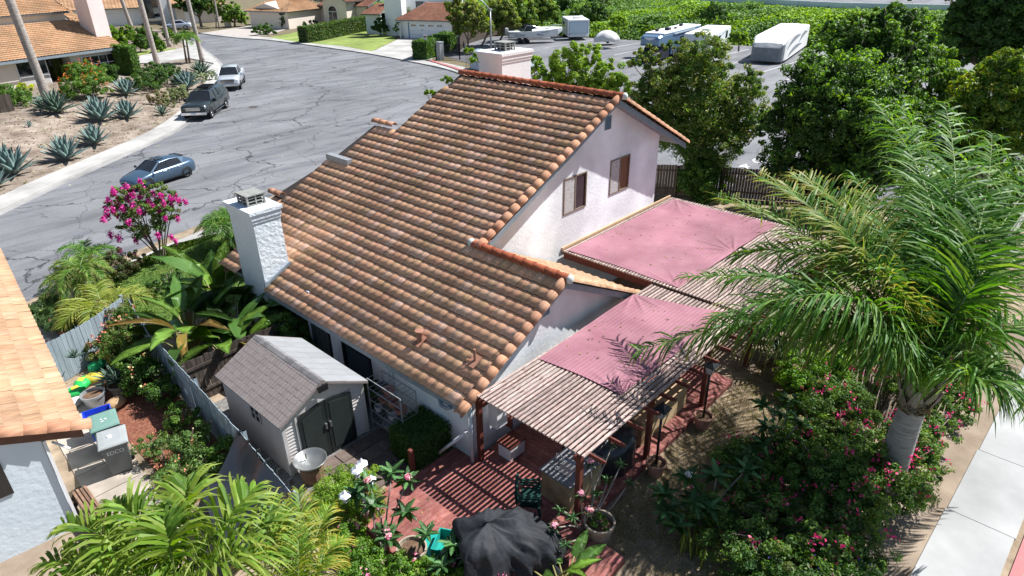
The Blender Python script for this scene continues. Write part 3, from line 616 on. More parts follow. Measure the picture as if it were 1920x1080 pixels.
def crown(root,blobs,n,size,cols,name='crown',m=None,clump=.2,asp=.5,jit=.18,flat=.9,dens=None,w=None,topc=None,low=-.6,nc=None):
    P=[];Nn=[];CC=[]
    vol=np.array([r**2 for c,r in blobs]); k=np.maximum(30,(n*vol/vol.sum())).astype(int)
    for (c,r),m_ in zip(blobs,k):
        p,nn,kk=blob_pts(c,r,m_,clump,nc,flat,low); P.append(p);Nn.append(nn)
        cl=pal(kk.max()+1,cols,.10,w)[kk]; own=pal(m_,cols,.12,w); col=cl*.6+own*.4
        if topc is not None:   # young growth on the outside of the crown, another leaf colour
            d=np.linalg.norm((p-np.array(c))/np.array([r,r,r*flat]),axis=1); f=((d>.85)&(p[:,2]>c[2]-.1*r)&(rng.random(m_)<.55)); col[f]=pal(f.sum(),topc,.15)
        CC.append(np.clip(col*(1+rng.normal(size=(m_,1))*jit*.5),.004,1))
    P=np.vstack(P);Nn=np.vstack(Nn);CC=np.vstack(CC)
    return cards(name,P,Nn,size*rng.uniform(.6,1.35,len(P)),CC,m or M_leaf,root,asp=asp)
def tree(label,base,bl,n,size,cols,rt=.16,name='tree',cat='tree',group=None,z0=0.,fork=.4,**kw):
    base=np.array([base[0],base[1],z0]); t=top(name,label,cat,base,0,group)
    blobs=[]
    for b in bl:
        px,py,rp=b[:3]; dd=b[3] if len(b)>3 else 0.
        dirn=base[:2]/np.linalg.norm(base[:2]); bb=base.copy(); bb[:2]+=dirn*dd; c=deep(px,py,bb); blobs.append((c,rp*pxm(c)))
    zc=np.mean([c[2] for c,_ in blobs]); cen=np.mean([c for c,_ in blobs],axis=0); fk=Vector((base[0]*.7+cen[0]*.3,base[1]*.7+cen[1]*.3,z0+(zc-z0)*fork))
    R=random.Random(len(label)); mb=MB(); limb(mb,base-[0,0,.2],fk,rt*1.15,rt*.8,5,.05,R)
    tk=build('trunk',mb,M_bark,t,smooth=True); mb=MB()
    for c,r in blobs:
        limb(mb,fk,c,rt*.6,rt*.15,5,.12,R)
        for _ in range(4):
            q=Vector(c)+Vector((R.uniform(-1,1),R.uniform(-1,1),R.uniform(-.5,.9))).normalized()*r*.85; limb(mb,Vector(c).lerp(fk,.3),q,rt*.22,rt*.05,4,.1,R)
    build('branch',mb,M_bark,t,smooth=True)
    crown(t,blobs,n,size,cols,**kw); return t
def shrub(label,blobs,n,size,cols,name='shrub',cat='shrub',group=None,flowers=None,base=None,**kw):
    """blobs: (x,y,z,r) in the place"""
    b0=base or (blobs[0][0],blobs[0][1],0); t=top(name,label,cat,b0,0,group); R=random.Random(len(label)); mb=MB()
    for x,y,z,r in blobs:
        for _ in range(3): limb(mb,(x*.6+b0[0]*.4,y*.6+b0[1]*.4,b0[2]),(x+R.uniform(-.6,.6)*r,y+R.uniform(-.6,.6)*r,z+r*R.uniform(0,.7)),.03,.01,3,.1,R)
    build('stem',mb,M_bark,t,smooth=True)
    bl=[(np.array(b[:3]),b[3]) for b in blobs]; crown(t,bl,n,size,cols,name='foliage',**kw)
    if flowers:
        nf,fs,fc=flowers[:3]; P=[];N_=[]
        k=rng.integers(0,len(bl),nf)
        cl=[bl[i][0]+(lambda d:d*bl[i][1])(np.array([d0,d1,abs(d2)*.85+.1])) for i,(d0,d1,d2) in zip(k,sph(nf))]
        P=np.repeat(np.array(cl),6,axis=0)+rng.normal(size=(nf*6,3))*fs*.8; N_=rng.normal(size=P.shape)+[0,0,.8]
        tag(cards('flower',P,N_,fs*rng.uniform(.7,1.3,len(P)),pal(len(P),fc,.12),M_petal,t,asp=.9),kind='stuff')
    return t
# ---------------------------------------------------------------- big trees
# slender bright shrub-trees just behind the ridge
tree('loose bright green tree rising behind the middle of the main roof ridge',(29.5,23.5),[(1060,120,34),(1105,105,30,1),(1020,150,26),(1140,140,32),(1085,160,40),(1000,125,24),(1160,165,32),(1040,165,34),(1120,170,36),(1075,100,26)],24000,.17,G_LIME,.09,clump=.22,asp=.42,jit=.25,low=-.9)
tree('thin young tree poking up left of the main ridge',(24.6,25.5),[(862,165,18),(820,178,14),(838,150,11),(800,172,8),(895,112,14),(878,95,10)],3000,.17,G_LIME,.05,clump=.3,asp=.45,jit=.25)
tree('airy olive green tree beside the tall white gable and wooden fence',(33.2,17.2),[(1300,180,85),(1230,170,52),(1370,200,62,1),(1290,250,80),(1350,260,60),(1240,230,55),(1320,110,55),(1210,115,32),(1260,90,22),(1400,160,40),(1330,320,48),(1200,200,30),(1415,230,40),(1290,140,50)],85000,.155,G_MID+[(.05,.095,.02),(.10,.15,.04),(.13,.16,.05)],.2,clump=.17,asp=.4,jit=.25,topc=[(.20,.20,.05),(.16,.20,.05),(.24,.22,.07)],fork=.35)
tree('dark leafy climber massed on the wooden fence beneath the olive tree',(32.6,15.6),[(1310,335,42),(1320,370,28),(1290,345,26),(1350,372,20)],14000,.14,G_MID,.05,clump=.2,cat='climber',name='climber')
tree('huge dark glossy tree filling the gap right of the parking lot',(34,9.2),[(1580,210,120),(1510,290,80),(1620,300,95),(1530,160,75),(1640,170,85,2),(1690,90,60,3),(1470,230,50),(1700,240,65,1),(1600,100,60,3),(1560,350,75),(1490,340,50),(1650,60,50,4),(1680,45,50,4),(1600,75,50,3),(1730,130,40,3),(1740,280,45)],130000,.18,G_DARK,.32,clump=.14,asp=.5,jit=.22,topc=[(.14,.25,.03),(.19,.30,.04),(.10,.19,.03)],fork=.3)
tree('yellow green tree at the right edge above the palm',(37.5,3.6),[(1860,190,75),(1910,140,60),(1810,230,50),(1900,260,70),(1840,290,55),(1930,210,60),(1790,290,40)],60000,.17,G_LIME+G_MID,.2,clump=.16,asp=.45,topc=G_YEL+[(.34,.28,.04)],jit=.22)
tree('broad dark green tree in the top right corner of the yard',(60,6.5),[(1860,60,85),(1900,0,90),(1810,100,50),(1930,100,80),(1840,-30,60),(1820,30,45)],60000,.30,G_DARK+[(.06,.13,.03)],.35,clump=.15,asp=.5)
tree('low dark tree between the huge dark tree and the corner tree',(46,8),[(1740,130,50),(1790,160,40),(1760,200,45),(1700,180,40)],22000,.2,G_LIME+G_MID,.12,clump=.2)
tree('bright bushy tree filling the gap below the yellow green tree',(40,6.0),[(1790,350,50),(1840,370,50),(1890,350,50),(1740,370,40),(1910,400,45),(1800,400,40)],26000,.18,G_MID+G_LIME,.12,clump=.2,fork=.2)
shrub('dense green bushes along the back fence behind the fan palm',[(25.5,9.8,.8,.9),(26.8,8.6,.8,1.0),(28,7.5,.9,1.0),(27.5,10.5,.8,.9),(29.5,6.5,.9,1.1),(31,5.2,1.0,1.2),(26,7.0,.6,.8)],30000,.13,G_MID+G_DARK,base=(27.5,8.2,0))
# row by the street lamp and the boat
for i,(b,bl,c) in enumerate((((66,69),[(880,35,38),(858,20,26),(905,55,22),(870,55,24)],G_OLIVE),((72,72.5),[(938,22,30),(950,40,24),(925,50,18)],G_OLIVE),((78,74.5),[(975,18,30),(990,38,24),(962,38,18)],G_MID),((84,77),[(1012,12,26),(1030,28,24),(1008,30,18)],G_MID))):
    tree(['yellowish tree spreading behind the street lamp','second tree of the row, right of the street lamp','third tree of the row, behind the white boat','last tree of the row, left of the camping trailer'][i],b,bl,9000,.42,c+[(.20,.22,.05)],.16,group='trees in a row behind the boat',clump=.2,topc=G_YEL)
# ---------------------------------------------------------------- queen palm and other palms
M_frond=mat('frond_green',None,attr=True,rough=.5,spec=.3,trans=.42)
M_rachis=mat('leaf_stalk',[(.14,.20,.06),(.22,.26,.10)],4,.5)
def frond(root,pts,nl,ll,wl,cols,droop=.5,name='frond',spread=.9,seed=0,tipc=None,start=.12,vee=.35,r0=.035,plum=.25,side_up=None):
    """pinnate leaf: arching stalk through pts (world), leaflets each side bending down"""
    R=np.random.default_rng(seed+11); P=[np.array(p,float) for p in pts]; w0=np.array(wpos(root))
    def bz(t):
        if len(P)==3: return P[0]*(1-t)**2+2*P[1]*t*(1-t)+P[2]*t*t
        return P[0]*(1-t)**3+3*P[1]*t*(1-t)**2+3*P[2]*t*t*(1-t)+P[3]*t**3
    mb=MB(); mb.tube([bz(t) for t in np.linspace(0,1,14)],[r0*(1-.85*t) for t in np.linspace(0,1,14)],6)
    fr=build(name,mb,M_rachis,root,smooth=True)
    V=[];Fc=[];CO=[];o=0
    for i in range(nl):
        t=start+(1-start)*(i+.5)/nl; p=bz(t); tg=bz(min(1,t+.01))-bz(t-.01); tg/=np.linalg.norm(tg)
        up=np.array([0,0,1.]) if side_up is None else np.array(side_up,float)
        sd=np.cross(tg,up); sd/=max(np.linalg.norm(sd),1e-6); nu=np.cross(sd,tg)
        L=ll*(.45+.75*math.sin(PI*min(1,(t-start)/(1-start)*.9+.12)))*R.uniform(.8,1.15)
        for s in (-1,1):
            d=sd*s*spread+tg*(.45+.5*t)+nu*(vee+R.normal()*plum); d/=np.linalg.norm(d); pts_=[]; q=p.copy(); dd=d.copy(); ns=4
            wd=np.cross(d,nu); 
            if np.linalg.norm(wd)<.1: wd=tg
            wd/=np.linalg.norm(wd); wd=wd*.8+nu*R.normal()*.35
            c=np.array(cols[R.integers(len(cols))])*R.uniform(.8,1.2)
            for k in range(ns+1):
                pts_.append(q.copy()); dd=dd+np.array([0,0,-1.])*droop*(k+.6)/ns*.9+R.normal(size=3)*.05; dd/=np.linalg.norm(dd); q=q+dd*L/ns
            W=wl*R.uniform(.8,1.2); ws=[.5,1,.95,.65,.05]
            for k in range(ns+1):
                a=wd*W*ws[k]*.5; V+= [pts_[k]-a-w0,pts_[k]+a-w0]
                cc=c if (tipc is None or k<3) else np.array(tipc)*R.uniform(.7,1.2); CO+=[cc,cc]
            Fc+=[(o+2*k,o+2*k+1,o+2*k+3,o+2*k+2) for k in range(ns)]; o+=2*(ns+1)
    me=bpy.data.meshes.new('leaflets'); me.from_pydata([tuple(v) for v in V],[],Fc); ca=me.color_attributes.new('Col','FLOAT_COLOR','POINT'); a=np.ones((len(CO),4)); a[:,:3]=np.clip(np.array(CO),0.003,1); ca.data.foreach_set('color',a.ravel())
    me.materials.append(M_frond); me.update(); ob=bpy.data.objects.new('leaflets',me); link(ob,fr); tag(ob,kind='stuff'); return fr
PG=[(.06,.16,.025),(.085,.21,.03),(.12,.26,.04),(.045,.12,.02),(.17,.29,.05)]
QP=top('queen_palm','tall feathery palm with a grey ringed trunk standing in the flowering hedge','palm tree',(15.99,1.63,0))
cx=deep(1722,735,(15.9,1.7)); cp=Vector(cx)
mb=MB(); bs=Vector((15.99,1.63,-.2)); pts=[bs,bs.lerp(cp,.25)+Vector((0,0,0)),bs.lerp(cp,.5),bs.lerp(cp,.75),cp]
tt=[]; rr=[]
for i in range(45):
    t=i/44; tt.append(bs.lerp(cp,t)); rr.append((.40-.14*t)*(1+.035*(1 if i%2 else -1)))
mb.tube(tt,rr,18); build('trunk',mb,mat('palm_trunk_grey',[(.22,.20,.18),(.34,.32,.29),(.42,.40,.37)],3,.9,.5,25,stretch=(1,1,5)),QP,smooth=True)
# old leaf bases: boots
M_boot=mat('leaf_boot',[(.12,.09,.07),(.26,.22,.18),(.38,.34,.30)],4,.9,.5,30,stretch=(1,1,.4))
Rb=random.Random(5)
for k in range(22):
    a=k*2.4; z=-.45+k*.042; r=.27+.0*k; b_=cp+Vector((math.cos(a)*r,math.sin(a)*r,z)); t_=b_+Vector((math.cos(a)*.20,math.sin(a)*.20,.48+.1*Rb.random()))
    s_=Vector((-math.sin(a),math.cos(a),0)); n_=Vector((math.cos(a),math.sin(a),.2)); mb=MB()
    mb.loft([[b_-s_*.19,b_+n_*.06,b_+s_*.19,b_-n_*.05],[b_.lerp(t_,.5)-s_*.13,b_.lerp(t_,.5)+n_*.09,b_.lerp(t_,.5)+s_*.13,b_.lerp(t_,.5)-n_*.03],[t_-s_*.05,t_+n_*.03,t_+s_*.05,t_-n_*.02]]); build('leaf_base',mb,M_boot,QP)
cr=cp+Vector((0,0,.45))
mb=MB(); P_=[];N_=[]
n=2500; th=rng.uniform(0,2*PI,n); zz=rng.uniform(-.5,.6,n); rad=.30+rng.normal(size=n)*.04
cards('fibre',np.stack([cp.x+np.cos(th)*rad,cp.y+np.sin(th)*rad,cp.z+zz],1),np.stack([np.cos(th),np.sin(th),rng.normal(size=n)*.4],1),rng.uniform(.08,.22,n),pal(n,[(.12,.08,.05),(.22,.16,.11),(.30,.24,.18)],.2),M_leafm,QP,asp=.12)
def qf(mid,tip,zm,zt,nl=70,ll=.95,seed=0,wl=.05,droop=.42,cols=PG,**kw):
    m_=at(*mid,zm); t_=at(*tip,zt); c_=np.array(cr); p1=c_+(m_-c_)*.55+np.array([0,0,.35]); 
    frond(QP,[c_,p1,m_+(m_-t_)*.12+np.array([0,0,.3]),t_],int(nl*1.7),ll,wl,cols,droop,seed=seed,plum=.45,**kw)
YT=(.30,.27,.05)
qf((1540,560),(1190,660),5.8,4.0,96,1.2,1,droop=.75,vee=.1,tipc=(.13,.15,.03))
qf((1600,520),(1330,600),6.4,5.2,84,1.15,2,droop=.7,vee=.1)
qf((1580,470),(1345,370),6.6,6.4,90,1.1,3,cols=PG+[(.16,.22,.05)],tipc=(.26,.27,.06),vee=.5,droop=.5)
qf((1600,440),(1420,330),7.0,7.0,80,1.0,4,cols=PG+[(.18,.24,.05),(.30,.28,.05)],tipc=(.34,.33,.08),vee=.6,droop=.45)
qf((1640,470),(1500,400),6.6,6.4,74,1.0,14,cols=PG+[(.18,.24,.05)],tipc=YT,vee=.5)
qf((1790,400),(1640,190),7.4,8.0,100,1.35,5,wl=.06,vee=.15,droop=.65)
qf((1780,420),(1690,200),7.3,7.6,96,1.3,35,wl=.06,vee=.1,droop=.7)
qf((1850,440),(1860,250),7.2,7.6,96,1.3,36,wl=.06,vee=.1,droop=.7)
qf((1680,460),(1600,330),6.8,6.6,84,1.2,37,wl=.05,droop=.7)
qf((1810,380),(1770,190),7.6,8.0,96,1.3,6,wl=.06,vee=.15,droop=.6)
qf((1880,400),(2010,260),7.2,7.6,84,1.2,7,wl=.055)
qf((1830,520),(1960,380),6.6,6.4,80,1.15,8,wl=.05)
qf((1860,620),(2060,600),5.6,4.6,80,1.1,9,droop=.7)
qf((1830,690),(1960,800),4.9,3.4,74,1.0,10,droop=.8)
qf((1650,600),(1470,650),5.6,3.8,80,1.1,11,droop=.8,vee=0)
qf((1640,650),(1440,560),5.2,4.6,70,1.05,15,droop=.75,vee=0)
qf((1740,440),(1700,340),6.6,6.6,80,1.1,16,wl=.05,droop=.45)
qf((1850,740),(1950,720),4.9,3.6,64,1.0,17,droop=.8)
qf((1540,450),(1380,480),6.6,5.6,80,1.1,21,droop=.6,cols=PG+[(.14,.2,.05)])
qf((1600,390),(1480,330),7.0,6.9,74,1.0,22,cols=PG+[(.2,.25,.05)],tipc=YT,vee=.6,droop=.45)
qf((1560,520),(1290,520),6.2,5.2,86,1.1,23,droop=.75)
mb=MB(); q_=at(1925,395,7.2); mb.tube([cr-Vector((0,0,.3)),Vector(cr).lerp(Vector(q_),.5)+Vector((0,0,.15)),q_],[.12,.13,.04],8); build('spathe',mb,mat('spathe_grey_green',[(.20,.22,.16),(.32,.32,.26)],3,.6,stretch=(1,1,.3)),QP,smooth=True)
# palm in the bottom-left foreground (crown near the camera)
def fgpalm(label,c,specs,cols,tipc,ll,wl,group=None):
    t=top('feather_palm',label,'palm tree',(c[0],c[1],0),0,group); mb=MB(); mb.tube([(c[0],c[1],-.1),(c[0],c[1],c[2]*.5),c],[.14,.11,.10],10); build('trunk',mb,MATS['palm_trunk_grey'],t,smooth=True)
    for i,(mx,my,zm,tx,ty,zt) in enumerate(specs):
        m_=at(mx,my,zm); t_=at(tx,ty,zt); frond(t,[np.array(c),m_+np.array([0,0,.15]),t_],44,ll,wl,cols,.85,seed=40+i+len(label),tipc=tipc,vee=.8,r0=.022,spread=.75,plum=.4)
    return t
LG=[(.10,.20,.025),(.14,.26,.03),(.18,.30,.035),(.07,.14,.02),(.22,.31,.05)]
c1=at(330,1120,2.6); fgpalm('broad bladed bright green palm across the bottom left corner',c1,[(250,1010,3.9,120,985,3.6),(300,980,4.1,215,945,3.9),(360,960,4.2,350,900,4.0),(420,980,4.1,480,915,3.8),(180,1040,3.6,80,1060,3.0),(250,1060,3.8,90,1100,3.2),(430,1010,4.0,560,960,3.4),(330,1030,4.2,300,960,4.0),(400,1040,4.0,560,1040,3.2)],LG,(.26,.34,.06),.82,.066)
c2=at(560,1150,2.6); fgpalm('yellow tipped palm with narrow drooping leaflets at the bottom edge left of centre',c2,[(540,1000,3.6,500,925,3.5),(570,990,3.6,560,920,3.4),(590,1000,3.5,620,950,3.2),(600,1030,3.4,650,1010,2.9),(540,1040,3.7,480,980,3.5),(580,1060,3.5,640,1060,2.8),(560,1050,3.7,560,980,3.5),(520,1070,3.6,430,1030,3.3)],LG[:3]+[(.26,.30,.05)],(.38,.33,.05),.5,.03)
# palm trunks on the far left verge; their crowns stand above the picture
def tallpalm(label,b,lean,h,r,n=10):
    t=top('fan_palm',label,'palm tree',(b[0],b[1],b[2]),0,'tall palms on the opposite verge'); B=Vector(b); T_=B+Vector((lean[0],lean[1],h)); mb=MB()
    pts=[B.lerp(T_,i/24) for i in range(25)]; rs=[r*(1.25-.25*min(1,i/3))*(1+.03*(i%2)) for i in range(25)]; mb.tube(pts,rs,10); build('trunk',mb,mat('tall_trunk',[(.20,.17,.15),(.33,.29,.26),(.42,.38,.35)],3,.9,.8,8,stretch=(1,1,3)),t,smooth=True)
    for i in range(n):
        a=i*2*PI/n+.3; e=T_+Vector((math.cos(a)*2.2,math.sin(a)*2.2,-.3+.9*(i%3)/2)); frond(t,[np.array(T_),np.array(T_.lerp(e,.5)+Vector((0,0,.9))),np.array(e)],22,.8,.09,PG+[(.16,.2,.06)],.5,seed=i)
def bank(x,y):
    L=FARD; best=9e9
    for i in range(len(L)-1):
        ax,ay=L[i]; bx,by=L[i+1]; dx,dy=bx-ax,by-ay; t=max(0,min(1,((x-ax)*dx+(y-ay)*dy)/(dx*dx+dy*dy))); d=math.hypot(x-ax-dx*t,y-ay-dy*t)
        if d<best: best=d; s=(dx*(y-ay)-dy*(x-ax))
    if s<0: return -1.5
    q=max(0,min(1,(best-1.6)/11)); q=q*q*(3-2*q); f=max(0,min(1,(94-y-.0*x)/12))
    if best<1.62: return -.10
    return .02+1.15*q*f+ (.05*math.sin(x*1.7)*math.sin(y*1.3)+.03*math.sin(x*3.1+y*2.3))*min(1,max(0,(best-1.6)/2))
def onbank(px,py):
    z=0
    for _ in range(6): p=at(px,py,z); z=max(0,bank(p[0],p[1]))
    return (p[0],p[1],z)
mb=MB(); NX,NY=100,110; X0,X1,Y0,Y1=-22,52,30,140
mb.grid(lambda u,v:(X0+(X1-X0)*u,Y0+(Y1-Y0)*v,bank(X0+(X1-X0)*u,Y0+(Y1-Y0)*v)),NX,NY)
# keep only the part behind the kerb
keepf=[f for f in mb.f if max(mb.v[i][2] for i in f)>-1]; mb.f=keepf; mb.m=[0]*len(keepf); struct('bank',mb,M_bank,smooth=True)
for lab,px,py,tx,r in (('rough grey palm trunk rising in front of the left house window',88,182,18,.36),('tall smooth palm trunk left of the opposite driveway',297,127,262,.30),('slim palm trunk beside the small double palm near the kerb',380,116,352,.26),):
    b=onbank(px,py); d0=deep(tx,0,b); k=(16-b[2])/(d0[2]-b[2]) if d0[2]>b[2]+1 else 1; tallpalm(lab,b,((d0[0]-b[0])*k,(d0[1]-b[1])*k),16-b[2],r)
for lab,px,py,tx,r in (('palm trunk with a hanging skirt behind the driveway, left of the sedan',318,88,297,.26),('narrow palm trunk just in front of the silver sedan',333,80,315,.24),('palm trunk rising right of the pink chimney',247,52,228,.34),('second palm trunk right of the pink chimney, farther back',251,20,243,.34),('thin pale palm trunk by the opposite hedge corner',412,54,402,.16)):
    b=at(px,py,0); d0=deep(tx,0,b); k=min(3,15/max(2,d0[2])) ; tallpalm(lab,b,((d0[0]-b[0])*k,(d0[1]-b[1])*k),15,r,7)
def smallpalm(label,b,h,nf,L,cols=PG,tipc=None,tr=.10,stems=1,group=None,wl=.05,ll=None,nl=34):
    t=top('small_palm',label,'palm',b,0,group); R=random.Random(int(b[0]*10))
    for s in range(stems):
        B=Vector(b)+Vector((R.uniform(-.3,.3),R.uniform(-.3,.3),0))*(stems>1); T_=B+Vector((R.uniform(-.3,.3)*(stems>1),R.uniform(-.3,.3)*(stems>1),h*R.uniform(.85,1.1)))
        mb=MB(); mb.tube([B,B.lerp(T_,.5),T_],[tr*1.3,tr,tr*.9],8); build('trunk',mb,M_bark,t,smooth=True)
        for i in range(nf):
            a=i*2*PI/nf+s; L2=L*R.uniform(.8,1.1); e=T_+Vector((math.cos(a)*L2,math.sin(a)*L2,-L2*R.uniform(-.25,.45))); frond(t,[np.array(T_),np.array(T_.lerp(e,.5)+Vector((0,0,L2*.45))),np.array(e)],nl,ll or L*.38,wl,cols,.5,seed=i+s*20,tipc=tipc,r0=.02)
    return t
b=onbank(350,118); smallpalm('small double palm at the kerb end of the opposite driveway',b,3.4,12,1.7,PG+[(.16,.22,.04)],None,.12,2,wl=.07,nl=24)
b=at(497,45,0); smallpalm('pair of small palms on the opposite lawn beside the garage',b,3.0,10,1.6,LG,None,.12,2,wl=.08,nl=20)
# ---------------------------------------------------------------- agaves
M_ag=mat('agave_blue',[(.09,.15,.14),(.14,.21,.195),(.20,.28,.26)],2,.5,stretch=(1,1,1),rand=.15); M_agd=mat('agave_green',[(.07,.12,.09),(.11,.17,.12)],2,.5,rand=.15)
def leafmesh(L,W,m,cup=.3,bend=.15,name='leaf',pts=6,thick=.02,tipw=.0):
    mb=MB(); vs=[]
    for i in range(pts+1):
        t=i/pts; w=W*(math.sin(PI*min(1,(.22+.78*t)))**.8)*(1 if t<.98 else .15)+.002; x=L*t; z=-bend*L*t*t
        vs+=[(x,-w/2,z+cup*w*.5),(x,0,z),(x,w/2,z+cup*w*.5),(x,0,z-thick*(1-t))]
    fs=[]
    for i in range(pts):
        o=4*i; fs+=[(o,o+4,o+5,o+1),(o+1,o+5,o+6,o+2),(o+2,o+6,o+7,o+3),(o+3,o+7,o+4,o)]
    mb.add(vs,fs); me=bpy.data.meshes.new(name); me.from_pydata(mb.v,[],mb.f); me.materials.append(m); me.polygons.foreach_set('use_smooth',[True]*len(me.polygons)); me.update(); return me
AGM=[leafmesh(1.0,.20,M_ag,.5,-.12,thick=.03),leafmesh(1.0,.18,M_agd,.5,.05,thick=.03)]
def agave(label,b,R_,n=34,kind=0,hgt=1.,group='agaves on the opposite bank'):
    t=top('agave',label,'agave',b,0,group); me=AGM[kind]; R=random.Random(int(b[0]*7))
    for i in range(n):
        a=i*2.399; el=math.radians(12+72*(i/n)**.8)*hgt; s=R_*R.uniform(.85,1.1)*(1-.12*i/n); inst('leaf',me,t,Matrix.Translation((0,0,.08*R_))@Matrix.Rotation(a,4,'Z')@Matrix.Rotation(-el,4,'Y')@Matrix.Scale(s,4))
    return t
for lab,px,py,R_,n,k in (('big blue agave, uppermost of the cluster below the red flowering bush',238,180,1.8,40,0),('wide blue agave spreading in the middle of the cluster',190,228,2.1,44,0),('blue agave at the right of the cluster',240,222,1.7,38,0),('compact blue agave just below the cluster',180,272,1.6,40,0),('blue agave halfway down the bank with a dead stalk beside it',127,302,1.8,40,0),('blue agave near the left edge of the picture',27,330,2.0,42,0),('blue agave cut by the left edge',-6,352,1.4,30,0),('green agave at the foot of the rough palm trunk',108,212,2.0,42,1),('little dark agave left of the green one',78,205,1.1,24,1),('tiny agave alone on the bare dirt',56,238,.55,14,0),('blue agave by the kerb behind the dark pickup',352,168,2.0,40,0),('spiky green agave beside the slim palm trunk',378,143,1.9,44,1),('small bright green agave above the pickup bonnet',306,216,1.0,22,1)):
    agave(lab,onbank(px,py),R_,n,k)
def bpt(px,py,r,dz=0): b=onbank(px,py); return (b[0],b[1],b[2]+r*.6+dz,r)
shrub('round green bush with orange red flowers in front of the left house door',[bpt(150,186,1.5),bpt(185,182,1.5),bpt(170,170,1.6,.4)],11000,.18,G_MID,flowers=(40,.12,[(.65,.12,.05),(.6,.25,.08)]),base=onbank(168,192))
shrub('long clipped dark bush across the top of the bank',[bpt(275,172,1.5),bpt(300,165,1.5),bpt(325,160,1.3),bpt(290,150,1.4),bpt(322,148,1.2)],12000,.20,G_DARK+[(.07,.12,.03)],base=onbank(300,170),flat=.7)
shrub('dark sago like bush under the large left window',[bpt(205,150,1.2)],3500,.3,G_DARK,base=onbank(205,155),asp=.2)
shrub('grey green sage clump by the pickup cab',[bpt(340,190,1.1),bpt(322,200,.7)],3000,.18,[(.16,.18,.10),(.22,.22,.14)],base=onbank(335,195))
shrub('brownish low clump beside the small bright agave',[bpt(300,196,.9)],1800,.18,[(.20,.14,.09),(.16,.16,.07)],base=onbank(300,200))
shrub('low juniper beside the dark fence at the left edge',[bpt(35,200,1.3),bpt(12,190,1.2),bpt(48,192,.9)],7000,.16,G_MID,base=onbank(30,205),flat=.7)
shrub('grey succulent mound beside the slim palm by the kerb',[bpt(395,150,.8),bpt(372,155,.8)],2200,.18,[(.22,.26,.20),(.3,.3,.22)],base=onbank(390,155))
shrub('yellow leaved plant in a pot by the left house wall',[bpt(48,172,.7)],900,.3,[(.45,.42,.05),(.3,.35,.05)],base=onbank(48,180))
def clipped(name,label,pts,w,h,cols,n=6000,size=.16,cat='hedge',z=0.,group=None):
    """box hedge along pts with leaves on all faces"""
    t=top(name,label,cat,(pts[0][0],pts[0][1],z),0,group); mb=MB(); L=[Vector((p[0],p[1])) for p in pts]
    for i in range(len(L)-1):
        d=(L[i+1]-L[i]).normalized(); s=Vector((-d.y,d.x))*(w/2-.12); q=[L[i]-s,L[i+1]-s,L[i+1]+s,L[i]+s]; mb.prism([(v.x,v.y) for v in q],z,z+h-.12)
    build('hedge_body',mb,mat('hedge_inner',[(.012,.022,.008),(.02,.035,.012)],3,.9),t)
    P=[];N_=[]
    tot=sum((L[i+1]-L[i]).length for i in range(len(L)-1))
    for i in range(len(L)-1):
        d=(L[i+1]-L[i]); ln=d.length; d.normalize(); s=np.array([-d.y,d.x,0]); d3=np.array([d.x,d.y,0]); k=int(n*ln/tot); a=rng.uniform(0,ln,k); f=rng.random(k); b_=rng.uniform(-w/2,w/2,k); zz=rng.uniform(0,h,k)
        topm=f<w/(w+2*h); side=np.where(rng.random(k)<.5,-1.,1.)
        p=np.array([L[i].x,L[i].y,z])+d3*a[:,None]+np.where(topm[:,None],s*b_[:,None]+np.array([0,0,h]),s*(side*w/2)[:,None]+np.array([0,0,1.])*zz[:,None]); nn=np.where(topm[:,None],np.array([0,0,1.]),s*side[:,None])
        P.append(p+rng.normal(size=p.shape)*.045+np.sin(p[:,[1,2,0]]*2.1)*.04); N_.append(nn+rng.normal(size=p.shape)*.5)
        if i in (0,len(L)-2):
            e=-1 if i==0 else 1; q=L[0] if i==0 else L[-1]; k2=max(60,int(n*w/(tot*2))); p=np.array([q.x,q.y,z])+s*rng.uniform(-w/2,w/2,k2)[:,None]+np.array([0,0,1.])*rng.uniform(0,h,k2)[:,None]; P.append(p+rng.normal(size=p.shape)*.04); N_.append(d3*e+rng.normal(size=p.shape)*.5)
    P=np.vstack(P);N_=np.vstack(N_); cards('foliage',P,N_,size*rng.uniform(.6,1.3,len(P)),pal(len(P),cols,.2),M_leafm,t,asp=.6); return t
b=onbank(110,150); clipped('clipped_shrub','narrow clipped yellow green column left of the brown door',[(b[0]-.5,b[1]-.2),(b[0]+.5,b[1]+.2)],1.0,2.3,G_OLIVE,2500,.14,'shrub',b[2])
b=onbank(12,160); clipped('clipped_shrub','clipped bushy block at the left edge under the eave',[(b[0]-1,b[1]-.2),(b[0]+1,b[1]+.2)],1.4,1.9,G_OLIVE,2500,.14,'shrub',b[2])
b=onbank(143,148); clipped('clipped_shrub','clipped block under the column right of the brown door',[(b[0]-.7,b[1]-.3),(b[0]+.7,b[1]+.3)],1.2,1.5,G_LIME+G_OLIVE,2500,.14,'shrub',b[2])
for lab,px,py in (('ivy covered clipped column at the corner of the left house',236,140),('second clipped column, next to the driveway',255,143)):
    b=onbank(px,py); clipped('clipped_shrub',lab,[(b[0]-.45,b[1]-.2),(b[0]+.45,b[1]+.2)],1.1,3.1,G_MID,2500,.16,'shrub',b[2])
# opposite side hedges
p0=at(570,80,0);p1=at(590,77,0);p2=at(660,62,0);p3=at(716,50,0)
clipped('hedge','long clipped hedge crossing the opposite front lawn',[p0,p1,p2,p3],2.0,2.3,G_DARK+[(.14,.15,.05),(.10,.12,.04)],16000,.26)
p0=at(788,112,0);p1=at(845,90,0); clipped('hedge','clipped hedge between the white garage and the wire gate',[p0,p1],2.0,2.2,G_DARK+G_MID,9000,.26)
